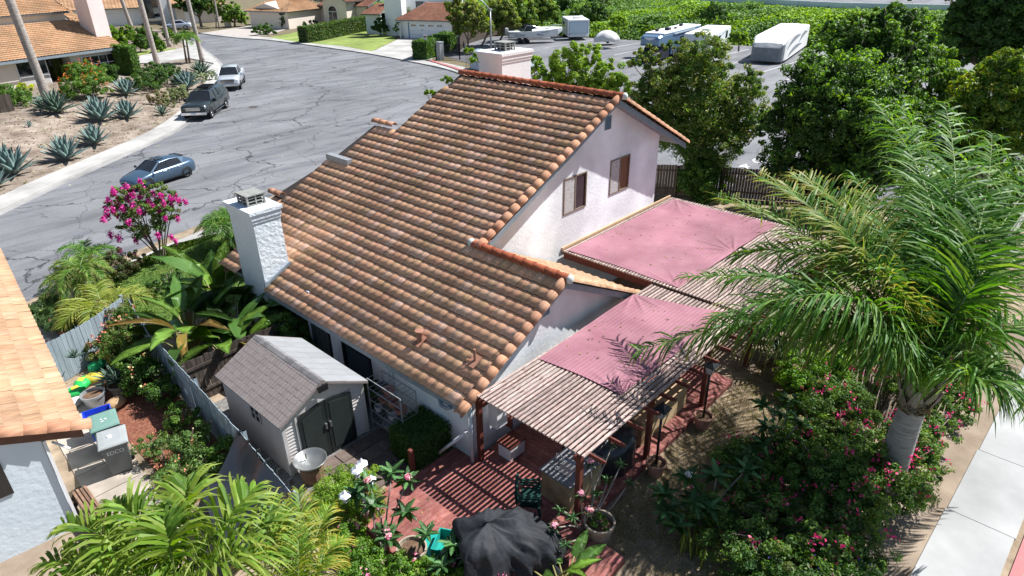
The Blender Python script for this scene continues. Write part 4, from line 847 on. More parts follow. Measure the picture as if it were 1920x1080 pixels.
# ---------------------------------------------------------------- home garden: crape myrtle, banana clumps, palms, roses
mt=tree('crape myrtle covered in magenta blossom in front of the blue hatchback',(9.1,30.2),[(265,400,38),(225,400,28),(300,390,30),(275,430,34),(315,405,22),(240,430,20),(230,370,25),(300,365,26),(260,360,24),(330,380,14),(205,385,14)],11000,.10,G_MID+[(.14,.14,.05),(.18,.12,.06)],.05,name='crape_myrtle',clump=.22,fork=.12,low=-.4)
P=[];N_=[];R=random.Random(3)
pos=[(205,375),(215,365),(228,358),(240,352),(262,343),(270,356),(285,362),(300,365),(318,372),(335,376),(210,385),(222,378),(236,372),(250,366),(262,370),(280,376),(292,372),(308,380),(320,385),(346,377),(200,405),(212,395),(192,412),(220,408),(207,440),(222,448),(256,452),(300,395),(268,402),(262,395),(246,385),(230,390),(320,445),(334,410),(328,452),(225,468),(252,478),(285,385),(245,400),(310,410),(296,442),(270,440),(215,358),(248,355),(330,365),(200,395),(240,415)]
for (px,py) in pos:
    c=deep(px+R.uniform(-2,2),py+R.uniform(-2,2),(9.1+R.uniform(-.7,.3),30.2+R.uniform(-.8,.4))); k=70; d=sph(k)*rng.uniform(.3,1,(k,1)); P.append(c+d*[.14,.14,.2]*R.uniform(.8,1.3)); N_.append(d+rng.normal(size=(k,3))*.3)
P=np.vstack(P);N_=np.vstack(N_); cards('blossom',P,N_,rng.uniform(.05,.11,len(P)),pal(len(P),[(.50,.02,.27),(.60,.04,.36),(.40,.015,.22),(.66,.10,.42)],.12),M_petal,mt,asp=.9)
mb=MB()
for i in range(7): limb(mb,(9.1+R.uniform(-.12,.12),30.2+R.uniform(-.12,.12),0),deep(250+i*12,400+R.uniform(-15,15),(9.1,30.2)),.035,.015,5,.05,R)
build('stem',mb,M_bark,mt,smooth=True)
M_ban=[mat('paddle_green_%s'%k,c,1.5,.35,stretch=(1,6,1),rand=.18,spec=.5,trans=.25) for k,c in (('a',[(.07,.16,.03),(.11,.22,.045)]),('b',[(.15,.28,.04),(.21,.35,.055)]),('c',[(.30,.16,.05),(.20,.20,.04)]))]
BM=[leafmesh(1.0,.38,M_ban[0],.22,.30,pts=8,thick=.0),leafmesh(1.0,.40,M_ban[0],.15,.55,pts=8,thick=0),leafmesh(1.0,.38,M_ban[1],.22,.4,pts=8,thick=0),leafmesh(1.0,.26,M_ban[2],.3,.8,pts=8,thick=0)]
M_stalk=mat('paddle_stalk',[(.16,.17,.05),(.24,.20,.08)],3,.6)
def paddle(label,b,h,n,L,spread=1.,group='giant bird of paradise clumps by the chimney',seed=1,name='paddle_plant',kinds=(0,1,2,2,2,3)):
    t=top(name,label,'plant',b,0,group); R=random.Random(seed)
    for i in range(n):
        a=i*2.399+R.uniform(-.3,.3); el=math.radians(R.uniform(38,82)); hh=h*R.uniform(.55,1.1)*L/1.5*.75+.2
        st=Vector((R.uniform(-.18,.18),R.uniform(-.18,.18),0)); sp=spread*R.uniform(.25,.6); e=st+Vector((math.cos(a)*sp,math.sin(a)*sp,hh))
        mb=MB(); mb.tube([st,st.lerp(e,.5)+Vector((-math.cos(a)*.05,-math.sin(a)*.05,0)),e],[.045,.03,.018],6); lf=build('stalk',mb,M_stalk,t,smooth=True,world=False)
        k=R.choice(kinds); el=math.radians(R.uniform(10,65)); inst('leaf',BM[k],lf,Matrix.Translation(e)@Matrix.Rotation(a,4,'Z')@Matrix.Rotation(-el,4,'Y')@Matrix.Rotation(R.uniform(-.5,.5),4,'X')@Matrix.Scale(L*R.uniform(.8,1.15),4))
    return t
paddle('tall clump of paddle leaves nearest the white chimney',(8.3,22.6,0),2.5,22,1.45,1.3,seed=2)
paddle('large arching clump with browned leaf tips at the fence corner',(6.6,20.9,0),1.9,24,1.5,1.4,seed=5)
paddle('clump of upright paddle leaves under the roof end',(8.1,20.4,0),2.2,18,1.3,1.1,seed=9)
paddle('low drooping clump hanging over the dark fence',(7.1,19.5,0),1.8,15,1.35,1.2,seed=12)
shrub('dense green bush in the corner between the chimney and the recessed wall',[(9.0,18.9,1.1,.9),(8.6,18.3,.9,.8),(9.6,18.7,1.0,.7),(8.9,17.9,.5,.6)],14000,.09,G_MID+G_DARK,base=(9,18.6,0))
smallpalm('yellow green feather palm arching over the grey gate',(5.3,25.6,0),.9,9,1.9,[(.24,.30,.05),(.18,.26,.04),(.30,.34,.07)],(.34,.34,.08),.10,1,wl=.05,ll=.65,nl=46)
smallpalm('bushy pygmy palm at the kerb corner behind the yellow palm',(5.2,29.2,0),1.2,16,1.3,PG+LG,(.26,.28,.08),.10,2,wl=.03,ll=.4,nl=40)
smallpalm('pygmy palm left of the crape myrtle at the kerb',(6.4,30.2,0),1.6,14,1.1,PG,None,.10,1,wl=.03,ll=.35,nl=36)
smallpalm('feathery palm clump between the crape myrtle and the chimney',(12.0,29.2,0),1.3,18,1.5,PG+[(.15,.2,.08)],None,.10,3,wl=.03,ll=.45,nl=36)
shrub('ornamental grass tuft behind the chimney top',[(14.6,29.5,.9,.8)],1500,.5,[(.2,.24,.08),(.3,.28,.14)],asp=.06,base=(14.6,29.5,0))
smallpalm('dark cycad rosette above the brick edged bed',(4.6,26.9,0),.3,22,1.1,G_DARK,None,.14,1,wl=.05,ll=.3,nl=40)
smallpalm('second dark cycad rosette beside the neighbour roof',(3.9,28.4,0),.3,18,1.0,G_DARK,None,.14,1,wl=.05,ll=.3,nl=40)
shrub('purple leaved bush between the pygmy palm and the crape myrtle',[(7.0,29.4,.8,.8),(7.8,30.0,.6,.6)],4500,.10,[(.06,.08,.03),(.10,.06,.04),(.05,.07,.02)],base=(7.2,29.6,0))
shrub('small weedy shrub in the middle of the front lawn',[(7.8,27.0,.35,.6),(8.6,27.8,.3,.5)],2200,.09,G_DARK,base=(8.0,27.3,0))
shrub('straggly rose bush with coral blooms at the end of the grey fence',[(5.0,22.9,.9,.7),(4.6,22.3,.8,.6),(5.3,23.6,1.2,.6),(4.4,23.2,.6,.5)],9000,.085,G_MID+[(.18,.17,.06),(.16,.10,.06)],flowers=(26,.07,[(.62,.16,.12),(.6,.25,.25),(.7,.3,.3)]),base=(4.8,22.8,0),clump=.28,low=-.9)
shrub('leafy rose bush sprawling along the grey fence behind the bins',[(4.7,21.0,.7,.7),(4.6,20.0,.6,.6),(4.8,19.2,.5,.55),(4.5,20.5,1.0,.45)],9000,.085,G_DARK+G_MID,flowers=(8,.07,[(.6,.2,.15),(.7,.65,.4)]),base=(4.7,20.2,0),clump=.28,low=-.9)
shrub('thin arching rose beside the grey bin',[(3.5,17.0,.55,.45),(3.8,16.0,.5,.55),(3.4,15.4,.5,.5),(4.2,15.2,.45,.6),(4.5,16.2,.6,.55)],7000,.08,[(.10,.17,.05),(.15,.22,.07),(.08,.12,.04)],flowers=(7,.06,[(.55,.2,.15)]),base=(3.9,16,0),clump=.3,low=-.9)
shrub('rose stems in the red mulch bed next to the plastic sheet',[(4.6,17.5,.5,.5),(4.7,14.9,.6,.5)],3500,.08,G_MID,base=(4.6,16.6,0),clump=.3)
clipped('hedge','dark clipped box hedge between the shelf rack and the deck',[(8.1,11.55),(9.25,11.55)],1.15,.95,G_DARK+[(.05,.10,.02)],16000,.055,z=0)
shrub('dark weeds behind the shelf rack beside the door',[(9.0,14.3,.5,.5),(8.9,14.9,.4,.45)],3000,.08,G_DARK,base=(9.0,14.5,0))
shrub('bright lime clipped mound under the cluster of white lanterns',[(6.0,11.8,.42,.62),(6.6,11.6,.42,.55),(5.7,11.1,.4,.6),(6.3,10.9,.35,.5),(5.3,11.4,.4,.5)],22000,.05,G_LIME,base=(6.0,11.4,0),flat=.8)
# bougainvillea hedge mass along the sidewalk
bl=[]
R=random.Random(8)
for i in range(70):
    x=R.uniform(10.6,24.5); y=R.uniform(1.1,2.3+ (2.4 if x<14 else 1.9)) ; 
    if 15.3<x<16.7 and 1.0<y<2.3: continue
    z=.45+.5*math.sin(min(1,(y-.7)/3)*PI)*R.uniform(.7,1.2); bl.append((x,y,z,R.uniform(.55,.85)))
for i in range(14): x=R.uniform(15,26); bl.append((x,R.uniform(.9,1.3),.55,.6))
shrub('sprawling flowering hedge with magenta blooms around the palm trunk',bl,170000,.085,G_MID+G_DARK+[(.10,.17,.05),(.16,.15,.06)],name='bougainvillea',cat='hedge',m=None,flowers=(300,.07,[(.60,.03,.16),(.68,.05,.22),(.50,.02,.12),(.62,.10,.25)]),base=(14.6,2.3,0),clump=.22,flat=.8,topc=[(.12,.20,.05),(.18,.24,.07)])
bl=[(R.uniform(8.3,12.0),R.uniform(.6,3.4),.5*R.uniform(.8,1.4),R.uniform(.5,.75)) for i in range(22)]
shrub('dark green fine leaved hedge end at the bottom edge with violet blooms',bl,60000,.06,G_DARK+[(.05,.11,.04)],flowers=(26,.07,[(.16,.10,.5),(.5,.03,.2)]),base=(9.8,2.0,0),clump=.22,flat=.85)
shrub('bright cape plant bush between the fan palm and the flowering hedge',[(18.6,5.0,.7,.8),(19.3,4.5,.8,.8),(17.9,4.6,.5,.7)],12000,.10,LG,base=(18.6,4.7,0))
# fan palm under the fronds
fp=top('fan_palm','low dark fan palm in the shade beneath the long palm fronds','palm',(19.6,6.0,0))
mb=MB(); mb.tube([(19.6,6,0),(19.6,6,.9)],[.2,.16],8); build('trunk',mb,M_bark,fp,smooth=True)
me=leafmesh(1.0,.075,mat('fan_green',[(.05,.10,.025),(.08,.14,.04)],2,.4,rand=.2),.3,.35,pts=3,thick=0,name='blade')
for i in range(18):
    a=i*2.399; el=math.radians(R.uniform(5,65)); d=Vector((math.cos(a)*math.cos(el),math.sin(a)*math.cos(el),math.sin(el))); mb=MB(); e=Vector((0,0,.85))+d*.8; mb.tube([(0,0,.85),e],[.02,.012],5); st=build('leaf_stalk',mb,M_stalk,fp,smooth=True,world=False); mb=MB(); vs=[];fs=[]
    bm=Matrix.Translation(e)@Matrix.Rotation(a,4,'Z')@Matrix.Rotation(-el+.4,4,'Y'); base=[v.co.copy() for v in me.vertices]; o=0
    for k in range(20):
        mt_=bm@Matrix.Rotation(math.radians(-150+k*15.8),4,'Z')@Matrix.Scale(.75,4); mb.add([mt_@v for v in base],[tuple(f.vertices) for f in me.polygons])
    build('fan_leaf',mb,MATS['fan_green'],st,world=False)
# ================================================================ shed
M_shedw=mat('shed_taupe',[(.42,.35,.32),(.47,.39,.36)],3,.6); M_shedl=mat('shed_light_siding',[(.46,.43,.41),(.51,.48,.46)],3,.55)
M_shing=mat('shed_shingle_brown',[(.17,.145,.135),(.22,.19,.18),(.24,.21,.20)],14,.85,.3,60,rand=.07,stretch=(1,4,1)); M_shingg=mat('shed_roof_grey',[(.22,.225,.23),(.27,.275,.28)],2,.8,.1,40,rand=.06)
M_door=mat('shed_door_dark',[(.012,.015,.016),(.018,.022,.022)],3,.5)
sx0,sx1,sy0,sy1,se,sr=5.72,8.22,13.45,16.75,1.84,2.50; sm=(sx0+sx1)/2
SH=top('garden_shed','plastic garden shed with dark double doors and a shingle roof','shed',(sm,sy0,0))
mb=MB(); mb.prism([(sx0,0),(sx1,0),(sx1,se),(sm,sr-.05),(sx0,se)],0,sy1-sy0-.06,lambda x,y,z:(x,sy0+.06+z,y)); build('wall',mb,M_shedw,SH)
for i in range(17):   # siding boards on the front, either side of the doors
    z0=.03+i*.105; 
    for a,b in ((sx0,6.12),(7.82,sx1)):
        mb=MB(); mb.add([(a,sy0+.02,z0),(b,sy0+.02,z0),(b,sy0+.05,z0+.1),(a,sy0+.05,z0+.1),(a,sy0+.06,z0),(b,sy0+.06,z0)],[(0,1,2,3),(0,4,5,1)]); build('siding_board',mb,M_shedl,SH)
for i in range(18):   # side boards, left face
    z0=.02+i*.101; mb=MB(); mb.add([(sx0-.022,sy1,z0),(sx0-.022,sy0+.1,z0),(sx0-.004,sy0+.1,z0+.097),(sx0-.004,sy1,z0+.097),(sx0,sy1,z0),(sx0,sy0+.1,z0)],[(0,1,2,3),(0,4,5,1)]); build('siding_board',mb,M_shedw,SH)
mb=MB(); mb.prism([(sx0,se-.08),(sx1,se-.08),(sx1,se),(sm,sr-.06),(sx0,se)],0,.05,lambda x,y,z:(x,sy0+z+.01,y)); build('gable_panel',mb,M_shedl,SH)
for q_ in ((sx0-.03,sy0,0,sx0+.07,sy0+.09,se-.03),(sx1-.07,sy0,0,sx1+.03,sy0+.09,se-.03),(6.08,sy0-.01,0,6.14,sy0+.03,1.78)):
    mb=MB(); mb.box(*q_); build('corner_trim',mb,M_shedl,SH)
for s,(a,b) in enumerate(((6.15,6.96),(6.98,7.80))):
    mb=MB(); zt=lambda x:1.62+.22*math.sin(PI*(x-6.1)/1.75); n=8
    mb.prism([(a,.04),(b,.04)]+[(b+(a-b)*i/n,zt(b+(a-b)*i/n)) for i in range(n+1)],0,.045,lambda x,y,z:(x,sy0-.035+z,y)); d_=build('door',mb,M_door,SH)
    mb=MB(); q=.11; i_=[(a+q,.16),(b-q,.16)]+[(b-q+(a-b+2*q)*i/n,zt(b-q+(a-b+2*q)*i/n)-.12) for i in range(n+1)]; mb.prism(i_,0,.012,lambda x,y,z:(x,sy0-.047+z,y)); build('door_panel',mb,mat('shed_door_panel',[(.020,.026,.025),(.027,.033,.032)],3,.45),d_)
    mb=MB(); mb.box(b-.09 if s==0 else a+.03,sy0-.09,.95,b-.03 if s==0 else a+.09,sy0-.04,1.12); build('handle',mb,M_steel,d_)
mb=MB(); mb.box(sx0-.03,14.62,1.16,sx0-.005,15.12,1.62); wd=build('window',mb,M_glass,SH)
for q in ((14.60,1.15,14.64,1.63),(15.10,1.15,15.14,1.63),(14.64,1.15,15.10,1.18),(14.64,1.60,15.10,1.63),(14.855,1.18,14.885,1.60),(14.64,1.38,15.10,1.40)):
    mb=MB(); mb.box(sx0-.05,q[0],q[1],sx0-.028,q[2],q[3]); build('glazing_bar',mb,M_shedw,wd)
sl_=(sr-se)/(sm-sx0); ov=.12
mb=MB(); z=lambda x:sr-abs(x-sm)*sl_
mb.add([(sx0-ov,sy0-.12,z(sx0-ov)),(sm,sy0-.12,sr),(sx1+ov,sy0-.12,z(sx1+ov)),(sx0-ov,sy1+.1,z(sx0-ov)),(sm,sy1+.1,sr),(sx1+ov,sy1+.1,z(sx1+ov)),(sx0-ov,sy0-.12,z(sx0-ov)-.07),(sm,sy0-.12,sr-.07),(sx1+ov,sy0-.12,z(sx1+ov)-.07),(sx0-ov,sy1+.1,z(sx0-ov)-.07),(sm,sy1+.1,sr-.07),(sx1+ov,sy1+.1,z(sx1+ov)-.07)],[(0,1,4,3),(1,2,5,4),(6,9,10,7),(7,10,11,8),(0,6,7,1),(1,7,8,2),(3,4,10,9),(4,5,11,10),(0,3,9,6),(2,8,11,5)]); rf=build('roof',mb,M_shing,SH)
L=math.hypot(sm-sx0+ov,sr-z(sx0-ov)); nr=9; ncol=26; w_=(sy1-sy0+.2)/ncol
a_=Vector((-(sm-sx0+ov),0,-(sr-z(sx0-ov)))).normalized(); me=bpy.data.meshes.new('shingle'); mb=MB(); mb.box(-L/nr,0,.0,0.015,w_-.012,.012); me.from_pydata(mb.v,[],mb.f); me.materials.append(M_shing)
R=random.Random(2)
for r in range(nr):
    for c in range(ncol):
        p=Vector((sm,sy0-.11,sr))+a_*(L/nr*(r+1))+Vector((0,w_*c,0)); inst('shingle',me,rf,frame(p-wpos(rf)+Vector((-.3,0,.8)).normalized()*(.004+R.uniform(0,.004)),a_+Vector((0,0,.03)),(0,-1,0) if False else (0,1,0)) if (a_.cross(Vector((0,1,0))).z>0) else frame(p+Vector((0,w_,0))-wpos(rf)+Vector((-.3,0,.8)).normalized()*(.004+R.uniform(0,.004)),a_+Vector((0,0,.03)),(0,-1,0)))
a2=Vector((sx1+ov-sm,0,z(sx1+ov)-sr)); L2=a2.length; a2.normalize(); me=bpy.data.meshes.new('roof_panel'); mb=MB(); mb.box(-L2/2,0,0,.01,.42,.010); me.from_pydata(mb.v,[],mb.f); me.materials.append(M_shingg)
for r in range(2):
    for c in range(8):
        p=Vector((sm,sy0-.11+.43*c,sr))+a2*(L2/2*(r+1)); pp=p+Vector((0,.42,0)); inst('roof_panel',me,rf,frame(p-wpos(rf)+Vector((.2,0,.8)).normalized()*.006,a2+Vector((0,0,.015)),(0,1,0)) if a2.cross(Vector((0,1,0))).z>0 else frame(pp-wpos(rf),a2,(0,-1,0)))
me=bpy.data.meshes.new('ridge_shingle'); mb=MB(); q=.11; mb.add([(-q,0,-q*sl_),(0,0,0),(q,0,-q*sl_),(-q,.2,-q*sl_-.004),(0,.2,-.004),(q,.2,-q*sl_-.004)],[(0,1,4,3)[::-1],(1,2,5,4)[::-1],(0,3,4,5,2,1)]); me.from_pydata(mb.v,[],mb.f); me.materials.append(mat('ridge_grey',[(.26,.25,.25),(.34,.33,.33)],5,.8,rand=.3))
for c in range(18): inst('ridge_shingle',me,rf,Matrix.Translation(Vector((sm,sy0-.12+c*.194,sr+.03))-wpos(rf)))
mb=MB(); mb.box(sm-.16,sy0-.17,sr-.28,sm+.12,sy0-.12,sr-.10); build('shed_lamp',mb,M_black,SH)
# dish of a fire bowl standing in front of the shed
t=top('fire_bowl','round grey metal bowl on a rusty stand by the shed corner','bowl',(6.05,12.95,0))
mb=MB(); mb.lathe([(.001,.50),(.2,.53),(.36,.62),(.42,.70),(.44,.71),(.44,.69),(.37,.59),(.2,.49),(.001,.47)],(6.05,12.95,0),24); build('bowl',mb,mat('brushed_grey',[(.22,.23,.23),(.32,.33,.33)],2,.35,metal=.6),t,smooth=True)
mb=MB(); mb.lathe([(.26,0),(.30,.1),(.30,.45),(.27,.5)],(6.05,12.95,0),14); build('stand',mb,mat('rusty_drum',[(.14,.08,.05),(.22,.13,.09)],5,.9),t)
mb=MB(); mb.tube([(6.05,13.15,.6),(6.03,13.1,.8)],.02,6); build('knob',mb,M_bark,t)
# dark pavers
t=top('paver_path','dark reddish concrete pavers laid in shade before the shed doors','paving',(7.2,12.4,0)); R=random.Random(4)
for i in range(6):
    for j in range(4):
        x=5.9+i*.52; y=11.35+j*.5; mb=MB(); mb.box(x,y,0,x+.48,y+.46,.03+R.uniform(0,.02)); build('paver',mb,M_paver,t)
# ================================================================ fences
M_fgrey=mat('grey_fence_paint',[(.17,.22,.25),(.24,.29,.32),(.28,.33,.36)],2,.75,.2,20,stretch=(6,6,.7),rand=.12); M_fdark=mat('old_dark_fence',[(.035,.028,.024),(.07,.055,.045),(.10,.08,.065)],2,.9,.4,20,stretch=(6,6,.7),rand=.25)
M_fbrown=mat('brown_fence',[(.12,.085,.06),(.19,.14,.10)],2,.9,.4,20,stretch=(6,6,.7),rand=.2)
def fence(label,pts,h,bw,m,z=0,group=None,rails=True,name='fence',cat='fence',rside=1):
    t=top(name,label,cat,(pts[0][0],pts[0][1],z),0,group); R=random.Random(len(label))
    for i in range(len(pts)-1):
        a=Vector((pts[i][0],pts[i][1],0)); b=Vector((pts[i+1][0],pts[i+1][1],0)); d=(b-a); L=d.length; d.normalize(); s=Vector((-d.y,d.x,0))*rside; n=max(1,int(L/bw))
        for k in range(n):
            p=a+d*(k*L/n); q=a+d*((k+1)*L/n-.012); hh=h+R.uniform(-.03,.02); mb=MB(); o=s*R.uniform(0,.012); vs=[]
            for w in (0,.018):
                for zz in (0.02,hh):
                    for e in (p,q): v=e+s*w+o; vs.append((v.x,v.y,z+zz))
            mb.add(vs,[(0,1,3,2),(4,6,7,5),(0,4,5,1),(2,3,7,6),(0,2,6,4),(1,5,7,3)]); build('board',mb,m,t)
        if rails:
            for zz in (.35,h-.35):
                mb=MB(); p=a-s*.04; q=b-s*.04; mb.add([(p.x,p.y,z+zz),(q.x,q.y,z+zz),(q.x,q.y,z+zz+.09),(p.x,p.y,z+zz+.09),(p.x+s.x*.035,p.y+s.y*.035,z+zz),(q.x+s.x*.035,q.y+s.y*.035,z+zz),(q.x+s.x*.035,q.y+s.y*.035,z+zz+.09),(p.x+s.x*.035,p.y+s.y*.035,z+zz+.09)],[(0,3,2,1),(4,5,6,7),(0,1,5,4),(3,7,6,2)]); build('rail',mb,m,t)
            k=max(1,round(L/2.4))
            for j in range(k+1):
                p=a+d*(L*j/k)-s*.09; mb=MB(); mb.box(p.x-.045,p.y-.045,z,p.x+.045,p.y+.045,z+h-.03); build('post',mb,m,t)
    return t
fence('grey painted board fence running down past the shed',[(5.35,20.6),(5.15,17.5),(4.95,14.2),(4.7,11.3)],1.62,.145,M_fgrey,rside=-1)
fence('grey board fence end behind the coral roses near the front lawn',[(6.0,24.9),(5.6,22.6),(5.35,20.7)],1.45,.145,M_fgrey,rside=-1)
g=fence('grey board gate between the two houses with cactus pots before it',[(2.75,22.95),(4.0,23.45),(5.1,24.1),(5.85,24.75)],1.55,.15,M_fgrey,name='side_gate',cat='gate',rside=-1)
fence('old dark fence in shade between the banana plants and the shed',[(5.3,18.55),(7.4,18.6),(9.3,18.5)],1.55,.14,M_fdark)
fence('tall brown board fence by the parking lot right of the gable',[(24.2,24.0),(31.0,19.4),(33.6,15.2),(37,8.6)],1.75,.15,M_fbrown)
b0=onbank(0,212);b1=onbank(29,208); fence('dark weathered fence end at the left edge on the bank',[(b0[0]-2.0,b0[1]-.6),(b0[0],b0[1]),(b1[0],b1[1])],1.7,.16,M_fdark,z=b1[2]-.3,rails=False)
# dark fence behind the boat row
t=fence('long dark board fence in the shade behind the row of trees',[(64,69),(72,75.5),(84,80.5),(88,78)],2.0,.3,M_fdark,rails=False)
# small ornaments hung on the grey fence
for k,(y,z) in enumerate(((17.6,1.2),(15.9,.6))):
    t=top('metal_flower',['upper white tin flower fixed to the grey fence','lower white tin flower near the mulch bed'][k],'ornament',(4.98 if k==0 else 4.7,y,z),0,'tin flowers'); mb=MB()
    for i in range(10):
        a=2*PI*i/10; mb.add([(0,0,0),(-.02,.05*math.cos(a-.25),.05*math.sin(a-.25)),(-.04,.15*math.cos(a),.15*math.sin(a)),(-.02,.05*math.cos(a+.25),.05*math.sin(a+.25))],[(0,1,2,3)])
    build('petals',mb,M_trim,t,world=False)
# ================================================================ neighbour house, bottom left
NB=top('neighbour_house','neighbour house with pale striped tile roof at the left edge','house',(1.36,16.7,0))
e0=Vector((2.12,16.40,2.30)); e1=Vector((3.56,30.2,2.30)); du=(e1-e0).normalized(); back=Vector((-du.y,du.x,0)); 
if back.x>0: back=-back
nsl=.40; dn=(-back+Vector((0,0,-nsl))).normalized()
def npnt(s,t_,l=0): p=e0+du*s+back*t_+Vector((0,0,nsl*t_+l)); return (p.x,p.y,p.z)
mb=MB(); cs_=[(-.0,-.0),(15.5,-.0),(15.5,4.5),(-.0,4.5)]; vs=[npnt(a,b,-.05) for a,b in cs_]+[npnt(a,b,-.18) for a,b in cs_]; mb.add(vs,[(0,1,2,3),(7,6,5,4),(0,4,5,1),(1,5,6,2),(2,6,7,3),(3,7,4,0)]); nrf=build('roof',mb,M_fascia,NB)
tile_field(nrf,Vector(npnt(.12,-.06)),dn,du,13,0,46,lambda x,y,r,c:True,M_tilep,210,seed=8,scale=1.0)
barrels('rake_tile',barrel_mesh('rake_tile',M_tiler,.52,.15,.18,185),nrf,npnt(.0,4.5),npnt(.0,-.12),.46,seed=9)
mb=MB(); mb.add([npnt(-.02,-.0,-.08),npnt(-.02,4.5,-.08),npnt(-.02,4.5,-.30),npnt(-.02,0,-.30),npnt(.03,-.0,-.08),npnt(.03,4.5,-.08),npnt(.03,4.5,-.30),npnt(.03,0,-.30)],[(0,3,2,1),(4,5,6,7),(3,7,6,2),(0,4,7,3)]); build('barge_board',mb,mat('brown_barge',[(.12,.06,.04),(.18,.09,.06)],3,.7),NB)
for (s,t_,r) in ((2.2,1.55,.13),(4.3,2.35,.13)):
    p=npnt(s,t_,.03); mb=MB(); mb.lathe([(.20,.0),(.18,.06),(.12,.10),(.055,.13),(.055,.36),(.07,.38),(.07,.42),(.0,.42)],p,12); build('roof_vent',mb,mat('rust_red_vent',[(.26,.09,.06),(.34,.13,.09)],5,.6),nrf,smooth=False)
# walls: gable end facing the camera side, and the long wall
cw=Vector((1.30,16.50,0)); 
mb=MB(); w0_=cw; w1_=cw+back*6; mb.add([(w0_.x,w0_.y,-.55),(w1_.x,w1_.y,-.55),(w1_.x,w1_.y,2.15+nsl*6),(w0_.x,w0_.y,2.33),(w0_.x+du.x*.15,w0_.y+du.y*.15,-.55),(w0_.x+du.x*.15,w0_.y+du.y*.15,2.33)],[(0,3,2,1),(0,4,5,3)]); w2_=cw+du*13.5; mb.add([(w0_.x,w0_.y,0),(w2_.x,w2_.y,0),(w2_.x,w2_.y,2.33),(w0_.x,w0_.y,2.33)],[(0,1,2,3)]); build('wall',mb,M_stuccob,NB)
mb=MB(); p=cw-back*.03; mb.prism([(p.x-.02,p.y-.06),(p.x+.05,p.y-.06),(p.x+.05+du.x*.2,p.y+.2),(p.x-.02+du.x*.2,p.y+.2)],-.55,2.3); mb2=mb; build('corner_trim',mb2,M_trim,NB)
mb=MB(); q0=cw+back*.85; q1=cw+back*2.6; mb.add([(q0.x,q0.y-.03,1.25),(q1.x,q1.y-.03,1.25),(q1.x,q1.y-.03,2.2),(q0.x,q0.y-.03,2.2),(q0.x,q0.y+.02,1.25),(q0.x,q0.y+.02,2.2)],[(0,3,2,1),(0,4,5,3)]); build('window',mb,M_glass,NB)
mb=MB(); mb.tube([(1.5,16.6,2.1),(1.75,16.3,1.9)],.03,6); build('gas_pipe',mb,M_trim,NB)
# timber edging and drain beside the path
t=top('timber_edging','rotten timber edging with bark along the neighbour wall','edging',(1.6,17,0))
for i in range(4):
    mb=MB(); x=1.42+i*.09; mb.box(x+.1,13.2+.3*i,-.4,x+.16,17.2,.06+.02*(i%2)); o=build('sleeper',mb,mat('bark_timber',[(.10,.05,.03),(.20,.12,.08),(.26,.17,.12)],4,.95,.5,20,rand=.3),t)
# red brick edged bed by the roof
t=top('brick_edging','low red brick border curving beside the neighbour driveway','edging',(3.9,27,0)); R=random.Random(6)
for i in range(30):
    f=i/29; x=4.35-.55*math.sin(f*2.2)+.25*f; y=24.6+5*f; 
    for k in range(2):
        mb=MB(); mt_=Matrix.Translation((x,y,0))@Matrix.Rotation(R.uniform(-.1,.1)+.1,4,'Z'); mb.box(-.11,-.07,k*.13,.11,.07,k*.13+.12,M=mt_); build('brick',mb,M_brickred,t)
sheet('mulch_patch',[(4.5,24.6),(5.6,25.2),(5.4,29),(4.1,29.2)],.015,M_mulchred)
sheet('shaded_driveway',[(2.6,22.9),(3.9,23.5),(3.8,29.8),(2.2,29.2)],.01,M_lot)
